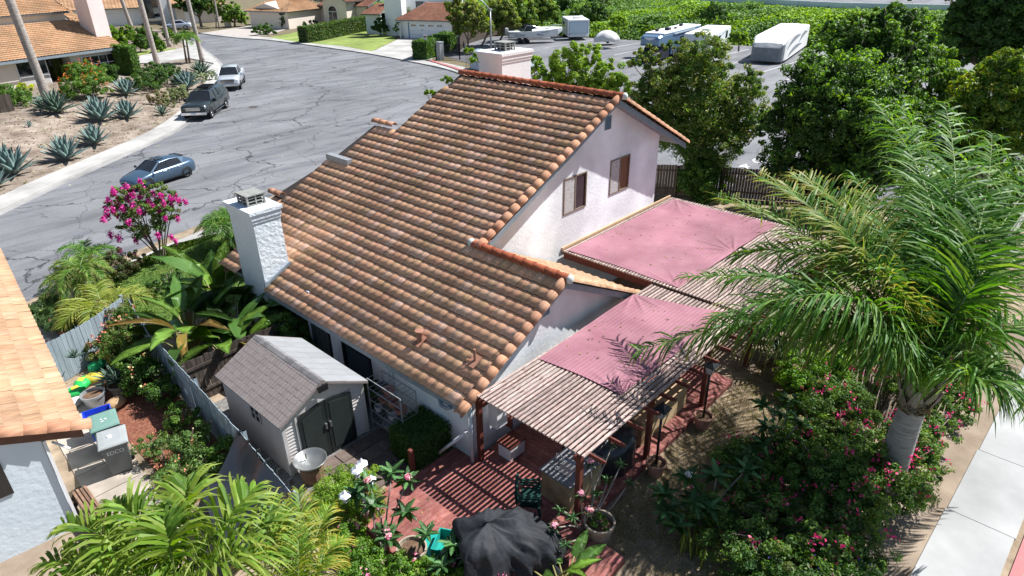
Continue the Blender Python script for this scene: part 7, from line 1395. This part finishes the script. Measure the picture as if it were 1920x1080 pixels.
def pickup(label,p,head,s,col,pn,cap=False,pitch=0):
    t=top('pickup_truck',label,'pickup truck'); P=paint(pn,col)
    B=[(2.92,.84,.52,.85,1.05,.78),(2.86,.93,.48,.92,1.13,.86),(2.3,.98,.45,1.0,1.20,.90),(1.45,.99,.42,1.05,1.25,.90),(1.2,1.0,.42,1.08,1.28,.93),(-.95,1.0,.42,1.08,1.28,.93),(-.98,1.0,.42,1.1,1.30,.95),(-2.85,1.0,.50,1.1,1.32,.95),(-2.92,.97,.55,1.1,1.30,.92)]
    mb=MB(); mb.loft([ring(x,w,zb,zm,zt,wt,.02) for x,w,zb,zm,zt,wt in B]); build('body',mb,P,t,world=False,smooth=True)
    G=[(1.42,.82,1.26,.80),(.70,.86,1.84,.68),(-.6,.86,1.88,.68),(-.95,.86,1.80,.68),(-1.0,.86,1.3,.80)]
    mb=MB(); mb.loft([[(x,-.92,1.22),(x,-wt,zt),(x,0,zt+.03),(x,wt,zt),(x,.92,1.22)] for x,wb,zt,wt in G]); build('glass',mb,M_glass,t,world=False)
    mb=MB(); mb.loft([[(x,-wt*1.05,zt-.04),(x,-wt*.95,zt+.03),(x,0,zt+.06),(x,wt*.95,zt+.03),(x,wt*1.05,zt-.04)] for x,wb,zt,wt in G[1:4]],close=False,caps=False); build('roof',mb,P,t,world=False,smooth=True)
    for sd in (-1,1):
        for (xa,xb,xc,xd) in ((1.46,.74,.58,1.28),(.02,-.02,-.12,-.10),(-.82,-.80,-.98,-1.0)): quad(t,'pillar',P,[(xa,sd*.925,1.25),(xb,sd*.70,1.85),(xc,sd*.71,1.86),(xd,sd*.93,1.25)][::sd],.02)
        quad(t,'headlight',M_hl,[(2.93,sd*.55,.95),(2.89,sd*.90,.98),(2.72,sd*.97,1.06),(2.88,sd*.60,1.10)][::sd],.015); quad(t,'tail_light',M_tl,[(-2.93,sd*.80,.85),(-2.86,sd*.99,.85),(-2.86,sd*.98,1.2),(-2.93,sd*.80,1.2)][::-sd],.015)
        mb=MB(); mb.box(1.0,sd*1.0,1.15,1.18,sd*1.24,1.38) if sd>0 else mb.box(1.0,-1.24,1.15,1.18,-1.0,1.38); build('mirror',mb,M_black if cap else P,t,world=False)
        mb=MB(); mb.tube([(1.15,sd*1.02,.38),(-1.1,sd*1.02,.38)],.05,6); build('running_board',mb,M_chr if cap else M_black,t,world=False)
        for x in (.15,-.85): mb=MB(); mb.box(x-.1,sd*1.0-.02,1.03,x+.1,sd*1.0+.02,1.07); build('handle',mb,M_chr if not cap else M_black,t,world=False)
        quad(t,'door_seam',M_black,[(.98,sd*1.004,.6),(.97,sd*1.004,.6),(.97,sd*1.004,1.2),(.98,sd*1.004,1.2)][::-sd],.004); quad(t,'door_seam',M_black,[(-.05,sd*1.004,.5),(-.06,sd*1.004,.5),(-.06,sd*1.004,1.2),(-.05,sd*1.004,1.2)][::-sd],.004)
    g=quad(t,'grille',M_black,[(2.95,-.55,.78),(2.95,.55,.78),(2.92,.58,1.08),(2.92,-.58,1.08)],.02)
    for k in range(3): mb=MB(); mb.box(2.95,-.54,.82+k*.09,2.985,.54,.86+k*.09); build('grille_bar',mb,M_chr,g,world=False)
    mb=MB(); mb.box(2.88,-.95,.48,3.03,.95,.70); build('bumper',mb,M_chr,t,world=False,bevel=.03); mb=MB(); mb.box(-3.05,-.95,.5,-2.9,.95,.68); build('bumper',mb,M_chr,t,world=False,bevel=.02)
    quad(t,'plate',M_trim,[(3.045,-.18,.53),(3.045,.18,.53),(3.045,.18,.66),(3.045,-.18,.66)],.004)
    if cap:
        mb=MB(); mb.loft([[(x,-.95,1.29),(x,-wt,zt),(x,0,zt+.04),(x,wt,zt),(x,.95,1.29)] for x,zt,wt in ((-1.03,1.84,.74),(-2.4,1.86,.74),(-2.88,1.74,.74))]); build('bed_cap',mb,P,t,world=False)
        for sd in (-1,1):
            quad(t,'cap_window',M_glass,[(-1.2,sd*.925,1.40),(-2.6,sd*.925,1.40),(-2.45,sd*.79,1.74),(-1.25,sd*.79,1.74)][::-sd],.012)
            mb=MB(); mb.tube([(.5,sd*.5,1.96),(-1.6,sd*.5,1.98)],.025,6); build('roof_rail',mb,M_black,t,world=False)
        mb=MB(); mb.box(-1.45,-.45,1.98,-.0,.45,2.06); 
        for k in range(6): mb.box(-1.35+k*.25,-.47,2.06,-1.3+k*.25,.47,2.09)
        build('roof_rack',mb,M_black,t,world=False)
    else:
        mb=MB(); mb.box(-2.8,-.78,.9,-1.1,.78,1.335,m=0); o=build('cargo_bed',mb,M_black,t,world=False)
        mb=MB(); mb.box(-2.82,-.80,1.335,-1.08,.80,1.35); build('bed_cover',mb,mat('bed_grey',[(.10,.11,.13),(.14,.15,.17)],3,.6),t,world=False)
    wheels(t,(1.9,-1.78),1.0,.41,M_rim,.27); put(t,p,head,s,pitch); return t
a=at(397.7,222,-.12); b=at(432,198,-.12); hd=math.atan2(a[1]-b[1],a[0]-b[0]); nrm=np.array([math.sin(hd),-math.cos(hd)]); nrm=nrm if nrm@a[:2]>0 else -nrm; s_=1.10; c_=a[:2]-np.array([math.cos(hd),math.sin(hd)])*2.0*s_+nrm*.95*s_
pickup('dark green grey pickup with a bed cap and roof rack parked at the kerb',(c_[0],c_[1]),hd,s_,(.025,.035,.035),'truck_dark',True)
a=at(452,168,-.12); b=at(463,147,-.12); hd=math.atan2(a[1]-b[1],a[0]-b[0]); s_=1.1; nrm=np.array([math.sin(hd),-math.cos(hd)]); nrm=nrm if nrm@a[:2]>0 else -nrm; c_=a[:2]-np.array([math.cos(hd),math.sin(hd)])*2.2*s_+nrm*.95*s_
pickup('silver white pickup with an open bed parked behind the dark one',(c_[0],c_[1]),hd,s_,(.55,.58,.62),'truck_silver',False)
p=at(336,57,.0); hatch('silver sedan parked across the far drive between palm trunks',(p[0]+.6,p[1]+1.5,.03),math.radians(140),1.15,(.45,.50,.58),'sedan','car',True,'car_silver')
p=at(296,44,0)
t=hatch('white suv in the far drive behind the silver sedan',(p[0],p[1],.03),math.radians(150),1.35,(.72,.70,.68),'suv','suv',False,'car_white')
# camper helpers: box with rounded edges in local frame (front = -x side)
def cbox(t,name,m,x0,y0,z0,x1,y1,z1,bevel=.06): mb=MB(); mb.box(x0,y0,z0,x1,y1,z1); return build(name,mb,m,t,world=False,bevel=bevel)
M_rvw=mat('rv_white',[(.66,.69,.71),(.72,.75,.77)],1,.4); M_rvt=mat('rv_roof',[(.70,.72,.72),(.78,.79,.79)],2,.5); M_rvb=paint('rv_blue',(.13,.22,.33)); M_navy=mat('navy_cover',[(.018,.02,.035),(.03,.03,.05)],2,.6,.3,6)
def rims(t,pts,r,wd):
    for x,y in pts: mb=MB(); mb.tube([(x,y-wd/2,r),(x,y+wd/2,r)],r,16); build('wheel',mb,M_tyre,t,world=False)
# motorhome
t=top('motorhome','blue nosed motorhome with a navy cab cover on the parking lot','motorhome',(74.5,44.8,0),math.radians(8)); 
cbox(t,'coach_body',M_rvb,2.4,-1.3,.6,12.2,1.3,3.15); cbox(t,'coach_roof',M_rvt,-.2,-1.28,3.15,12.2,1.28,3.32,.05)
mb=MB(); mb.loft([[(x,y*w,z) for y,z in ((-1,z0),(-1,z1-.15),(-.85,z1),(.85,z1),(1,z1-.15),(1,z0))] for x,w,z0,z1 in ((-1.6,1.05,2.15,2.75),(-1.45,1.2,1.95,3.0),(-.8,1.3,1.9,3.15),(2.4,1.3,1.9,3.17))]); build('cab_over',mb,M_rvb,t,world=False)
mb=MB(); mb.grid(lambda u,v:(-1.64+.05*abs(u-.5),-.75+1.5*u,2.95-.32*math.sin(PI*u)*v-.02),10,2); build('nose_stripe',mb,M_rvw,t,world=False)
mb=MB(); mb.loft([[(x,y*w,z) for y,z in ((-1,.35),(-1,z1-.3),(-.8,z1),(.8,z1),(1,z1-.3),(1,.35))] for x,w,z1 in ((-2.2,.9,1.1),(-1.9,1.05,1.25),(-1.0,1.1,1.45),(-.3,1.1,1.95),(2.4,1.12,2.0))]); build('cab_cover',mb,M_navy,t,world=False)
for (x,y,w,h,m) in ((1.2,.4,.35,.28,M_black),(3.0,-.2,.6,.32,M_black),(4.6,.5,.3,.2,M_black),(5.2,-.4,.3,.2,M_black),(8.5,.2,.4,.28,M_black)): cbox(t,'roof_vent',m,x,y-w/2,3.32,x+w*1.3,y+w/2,3.32+h,.05)
cbox(t,'awning',mat('awning_grey',[(.3,.34,.36),(.38,.42,.44)],3,.5),2.8,-1.42,2.9,9.8,-1.31,3.05,.02); cbox(t,'window',M_glass,5,-1.33,1.7,6.6,-1.305,2.5,0); rims(t,((-1.0,-1.0),(-1.0,1.0),(8.8,-1.15),(8.8,1.15)),.42,.3)
t=top('camper','white camper with swoosh graphics beside the blue motorhome','camper',(78.3,41.2,0),math.radians(14)); cbox(t,'coach_body',M_rvw,0,-1.65,.6,11.6,1.65,3.0,.15); cbox(t,'coach_roof',M_rvt,.1,-1.6,2.98,11.5,1.6,3.05,.03)
cbox(t,'roof_vent',M_rvw,4.2,-.5,3.05,5.6,.5,3.32,.08); cbox(t,'window',M_glass,8.6,-1.68,1.75,9.7,-1.66,2.65,0); cbox(t,'window',M_glass,4.6,-1.68,1.75,5.6,-1.66,2.45,0)
for k in range(3): quad(t,'side_stripe',mat('stripe_grey_blue',[(.28,.34,.38),(.34,.40,.44)],3,.5),[(3+k*.5,-1.665,1.9+k*.12),(3.4+k*.5,-1.665,1.9+k*.12),(8.2+k*.5,-1.665,2.7+k*.08),(8.0+k*.5,-1.665,2.75+k*.08)])
rims(t,((6.2,-1.5),(7.2,-1.5),(6.2,1.5),(7.2,1.5)),.38,.25)
t=top('covered_trailer','travel trailer under a white and grey fabric cover, right of the campers','trailer',(81.6,33.4,0),math.radians(12)); M_cw=mat('cover_white',[(.62,.62,.61),(.70,.70,.69)],2,.75,.3,4); M_cg=mat('cover_grey',[(.17,.19,.21),(.24,.26,.28)],2,.75,.3,4)
mb=MB(); mb.loft([[(x,y*w,z) for y,z in ((-1,.35),(-1,z1-.12),(-.92,z1),(0,z1+.08),(.92,z1),(1,z1-.12),(1,.35))] for x,w,z1 in ((-.9,1.45,1.9),(-.6,1.7,2.3),(.6,1.95,2.8),(1.5,2.0,2.95),(16,2.0,3.0))]); build('cover_top',mb,M_cw,t,world=False)
mb=MB(); mb.loft([[(x,y*w,z) for y,z in ((-1,.3),(-1,z1),(1,z1),(1,.3))] for x,w,z1 in ((-1.02,1.46,1.85),(-.66,1.73,2.15),(-.2,1.9,2.2))],caps=True); build('cover_front',mb,M_cg,t,world=False)
for k,(a,b,c,d) in enumerate(((2,.5,13,1.2),(1,1.5,11,2.5),(9,1.4,15.6,2.4))): mb=MB(); mb.grid(lambda u,v:(a+(c-a)*u,-2.012,b+(d-b)*u**.6+v*.55*math.sin(PI*min(1,u+.15))),14,1); build('grey_panel',mb,M_cg,t,world=False)
t=top('camping_trailer','pale blue camping trailer standing behind the boat','trailer',(84.6,66.2,0),math.radians(47.5-90)); # local x along its back face
cbox(t,'body',M_rvw,0,0,.55,3.3,6.2,2.95,.10); cbox(t,'roof',M_rvt,.1,.1,2.94,3.2,6.1,2.99,.02); cbox(t,'back_panel',mat('trailer_blue',[(.50,.60,.66),(.56,.66,.72)],2,.4),.25,-.03,1.0,3.05,0,2.6,.0)
for q in ((.25,-.05,.98,3.05,-.03,1.02),(.25,-.05,2.58,3.05,-.03,2.62),(.22,-.05,1.0,.26,-.03,2.6),(3.04,-.05,1.0,3.08,-.03,2.6)): cbox(t,'trim_line',mat('trim_blue',[(.12,.22,.35),(.15,.27,.4)],2,.5),*q,0)
cbox(t,'roof_vent',M_rvt,1.1,1.2,2.99,2.2,2.2,3.3,.08); cbox(t,'roof_vent',M_rvt,2.4,3.6,2.99,3.0,4.2,3.2,.08); cbox(t,'window',M_glass,-.02,3.2,1.6,-.005,4.8,2.4,0); cbox(t,'door',mat('trailer_door',[(.42,.45,.47),(.48,.5,.52)],2,.5),-.03,.7,.7,-.005,1.4,2.5,0); cbox(t,'bumper',M_rvw,.1,-.12,.5,3.2,0,.75,.03); cbox(t,'tail_light',M_tl,.15,-.05,.8,.3,-.03,.95,0)
rims(t,((.15,3.4),(3.15,3.4)),.36,.22)
# boat on its trailer
t=top('motor_boat','white motor boat on a trailer with blue lettering on its hull','boat',(76.4,71.0,0),math.atan2(66.0-71.5,83.2-76.4))
M_hull=mat('hull_white',[(.60,.63,.64),(.68,.71,.72)],1,.35); mb=MB(); ST=[(0,1.15,.75,1.75,.35),(1.5,1.2,.7,1.72,.35),(4,1.2,.65,1.75,.32),(6,1.05,.7,1.88,.2),(7.4,.65,.95,2.0,.08),(8.2,.12,1.5,2.08,.02)]
mb.loft([[(x,-w,zt),(x,-w*.97,zt-.4),(x,-w*.85,zb+.2),(x,0,zb),(x,w*.85,zb+.2),(x,w*.97,zt-.4),(x,w,zt)] for x,w,zb,zt,k in ST],caps=True); build('hull',mb,M_hull,t,world=False)
mb=MB(); mb.loft([[(x,-w*1.02,zt-.02),(x,-w*.8,zt+h),(x,0,zt+h*1.3),(x,w*.8,zt+h),(x,w*1.02,zt-.02)] for x,w,zt,h in ((3.4,1.2,1.75,.25),(5,1.1,1.82,.32),(6.6,.85,1.95,.2),(8.1,.14,2.08,.04))]); build('foredeck',mb,M_rvt,t,world=False,smooth=False)
mb=MB(); mb.loft([[(x,-w,z),(x,-w*.8,z+h),(x,w*.8,z+h),(x,w,z)] for x,w,z,h in ((2.2,1.0,1.85,.6),(3.2,.95,1.95,.75),(4.6,.75,2.1,.05))]); build('windscreen',mb,M_glass,t,world=False)
for sd in (-1,1): mb=MB(); mb.tube([(2.1,sd*1.0,1.8),(2.6,sd*.95,2.55),(3.6,sd*.85,2.45),(4.8,sd*.7,2.12)],.035,5); build('screen_frame',mb,M_chr,t,world=False); mb=MB(); mb.tube([(5,sd*.95,1.95),(6.6,sd*.7,2.4),(8.1,sd*.1,2.5)],.025,5); build('bow_rail',mb,M_chr,t,world=False)
mb=MB(); mb.loft([[(-.5+x,y,z) for y,z in ((-.25,1.3),(-.2,2.2),(.2,2.2),(.25,1.3))] for x in (0,.45)]); build('outboard_motor',mb,M_hull,t,world=False,bevel=.08)
for sd in (-1,1): quad(t,'hull_stripe',mat('stripe_blue',[(.12,.22,.32),(.16,.27,.37)],2,.5),[(.1,sd*1.19,1.50),(6,sd*1.1,1.62),(6,sd*1.1,1.56),(.1,sd*1.19,1.44)][::sd],.012)
M_let=mat('letter_blue',[(.04,.08,.16),(.05,.1,.2)],2,.5)
inst('hull_lettering',text_mesh('TROPHY',.42,M_let),t,Matrix.Translation((1.5,-1.215,1.18))@Matrix.Rotation(math.radians(90),4,'X')); inst('hull_lettering',text_mesh('Misty',.46,M_let),t,Matrix.Translation((4.6,-1.20,1.25))@Matrix.Rotation(math.radians(90),4,'X'))
mb=MB(); 
for sd in (-1,1): mb.tube([(0,sd*.8,.5),(7,sd*.5,.5),(9.2,0,.5)],.05,5)
build('trailer_frame',mb,M_galv,t,world=False); rims(t,((1.8,-1.05),(2.7,-1.05),(1.8,1.05),(2.7,1.05)),.33,.2)
# covered jet ski and small covered craft
t=draped('covered_jetski','small watercraft under a crumpled white cover on a low trailer','watercraft',(84.0,58.6,.3),[(.02,1.7,2),(.5,1.55,2.2),(.9,1.2,2.2),(1.1,.8,2.5),(1.2,.4,3),(1.1,.2,3)],M_cw,48,.10,9,5,1.5,.85,-.7); rims(t,((0,-.8),(0,.8)),.28,.2)
t=draped('covered_boat','pale blue tarpaulin over a craft left of the far chimney','covered boat',tuple(at(903,132,0))[:2]+(.2,),[(.02,2.2,2),(.7,2.0,2.2),(1.1,1.4,2.2),(1.2,.8,3),(1.2,.1,3)],mat('tarp_pale_blue',[(.34,.42,.50),(.44,.52,.6)],2,.7,.4,4),48,.08,4,6,1.0,1.9,-.6)
t=draped('grey_boat','low grey covered boat right of the far chimney','covered boat',tuple(at(985,135,0))[:2]+(.2,),[(.02,1.3,2),(.7,1.2,2.2),(1.1,1.0,2.2),(1.2,.6,3),(1.1,.1,3)],mat('tarp_grey_blue',[(.22,.28,.32),(.30,.36,.40)],2,.7,.4,4),48,.05,6,6,2.6,1.1,.4)
p=at(1763,112,0); hatch('white car glimpsed between the dark trees at the top right',(p[0],p[1],.01),math.radians(200),1.0,(.7,.7,.7),'parked_car','car',True,'car_white2')
p=at(1572,78,0); hatch('pale car mostly hidden at the top of the huge dark tree',(p[0],p[1],.01),math.radians(190),1.0,(.6,.65,.7),'parked_car','car',True,'car_white2')
p=at(475,201,-.12); t=top('manhole_cover','dark round manhole cover in the middle of the street','manhole cover',(p[0],p[1],-.12)); mb=MB(); mb.lathe([(.001,.006),(.42,.006)],(p[0],p[1],-.12),20); mb.lathe([(.45,.006),(.85,.004)],(p[0],p[1],-.12),20,m=1); build('cover_disc',mb,[mat('manhole_iron',[(.05,.04,.04),(.08,.07,.065)],8,.7),mat('manhole_patch',[(.13,.125,.125),(.16,.155,.155)],5,.8)],t)
# street lamp, sign, meter, wire gate
b=at(921,100,0); mb=MB(); tp=deep(911,18,b); T_=(b[0],b[1],tp[2]); t=top('street_lamp','grey curved arm street lamp in front of the tree row','street lamp',(b[0],b[1],0))
mb.tube([(b[0],b[1],0),(b[0],b[1],tp[2])],[.16,.11],10); build('pole',mb,M_galv,t,smooth=True); e=deep(868,-2,b); mb=MB(); mb.tube([T_,Vector(T_).lerp(Vector(e),.3)+Vector((0,0,.7)),Vector(T_).lerp(Vector(e),.65)+Vector((0,0,.75)),Vector(e)+Vector((0,0,.35))],[.09,.08,.07,.06],8); build('arm',mb,M_galv,t,smooth=True); mb=MB(); mb.lathe([(.001,.12),(.15,.08),(.2,-.05),(.001,-.08)],tuple(Vector(e)+Vector((0,0,.3))),12); build('lamp_head',mb,M_galv,t)
mb=MB(); mb.box(b[0]-.2,b[1]-.2,tp[2]-.1,b[0]+.2,b[1]+.2,tp[2]+.12); build('pole_cap',mb,M_galv,t)
b=at(800,110,0); t=top('road_sign','small white sign with a red symbol on a thin post by the clipped hedge','sign',(b[0],b[1],0)); mb=MB(); mb.tube([(b[0],b[1],0),(b[0],b[1],3.0)],.04,6); build('post',mb,M_galv,t); fr_=Fr((b[0],b[1]),(b[0]+.6,b[1]-.85)); part(fr_,'sign_plate',M_trim,t,(-.25,-.08,2.3,.25,-.05,3.0)); part(fr_,'red_symbol',M_tl,t,(-.18,-.10,2.62,.18,-.08,2.78))
b=at(826,112,0); mb=MB(); mb.box(b[0]-.35,b[1]-.35,0,b[0]+.35,b[1]+.35,2.1); mb.box(b[0]-.4,b[1]-.4,2.1,b[0]+.4,b[1]+.4,2.2); o=build('keypad_post',mb,M_galv,bevel=.03); tag(o,'stout grey steel keypad post beside the wire gate','gate post')
b=at(815,105,0); mb=MB(); mb.box(b[0]-.7,b[1]-.5,0,b[0]+.7,b[1]+.5,1.2); mb.box(b[0]-.75,b[1]-.55,1.2,b[0]+.75,b[1]+.55,1.3); o=build('utility_box',mb,mat('utility_green',[(.16,.20,.17),(.2,.25,.21)],3,.6),bevel=.03); tag(o,'grey green utility box between the hedge and the keypad post','utility box')
t=top('wire_gate','black wire gate and fence between the hedge and the tree row','gate',tuple(at(840,118,0))); A_p=Vector(at(818,112,0)); B_p=Vector(at(862,112,0)); C_p=Vector(at(905,118,0))
for (p,q) in ((A_p,B_p),(B_p,C_p)):
    n=26
    for k in range(n+1): c=p.lerp(q,k/n); mb=MB(); r=.05 if k in (0,n) else .012; mb.box(c.x-r,c.y-r,0,c.x+r,c.y+r,1.9); build('post' if r>.04 else 'picket',mb,M_black,t)
    for z in (.15,1.0,1.85): mb=MB(); mb.tube([p+Vector((0,0,z)),q+Vector((0,0,z))],.025,4); build('rail',mb,M_black,t)
p=at(428,50,0); mb=MB(); mb.box(p[0]-.5,p[1]-.5,0,p[0]+.5,p[1]+.5,1.3); o=build('mail_post',mb,M_cream,bevel=.1); tag(o,'short cream mailbox pillar on the far brick paving','pillar')

# leaf litter, twigs and stones too small to pick apart
def litter(label,name,boxes,n,size,cols,cat='litter',dz=.0):
    P=[]
    for (x0,y0,x1,y1,z,w_) in boxes:
        k=int(n*w_); x=rng.uniform(x0,x1,k); y=rng.uniform(y0,y1,k); P.append(np.stack([x,y,np.full(k,z)+dz],1))
    P=np.vstack(P); N_=rng.normal(size=P.shape)*.25+[0,0,1]; o=cards(name,P,N_,size*rng.uniform(.5,1.5,len(P)),pal(len(P),cols,.2),M_leafm,None,asp=.55); tag(o,label,cat,kind='stuff')
litter('dry fallen leaves scattered over the deck, shade cloths and back lawn','leaf_litter',[(6,5.4,9.3,10.8,.168,.16),(9.4,6.7,17,10,.168,.12),(11.8,7.3,16.2,9.7,2.565,.06),(17.9,9.2,24.8,13.3,2.645,.10),(9.5,3.4,18,6.4,.02,.36),(5,11,9,18,.05,.2)],900,.07,[(.28,.17,.08),(.18,.10,.05),(.35,.26,.10),(.14,.12,.05)])
P=[]
while len(P)<5200:
    x=random.uniform(-2,34); y=random.uniform(36,78); z=bank(x,y)
    if z>-.05: P.append((x,y,z+.02))
P=np.array(P); o=cards('bark_chips',P,rng.normal(size=P.shape)*.5+[0,0,1],rng.uniform(.06,.24,len(P)),pal(len(P),[(.10,.06,.05),(.18,.11,.09),(.30,.25,.20),(.40,.36,.30),(.12,.13,.05)],.2),M_leafm,None,asp=.7); tag(o,'bark chips and stones strewn over the opposite bank','mulch',kind='stuff')
litter('pale specks of litter and leaves on the street near the parked cars','street_litter',[(8,36,26,54,-.112,.5),(26,40,48,80,-.112,.5)],160,.14,[(.45,.42,.36),(.3,.22,.12)])
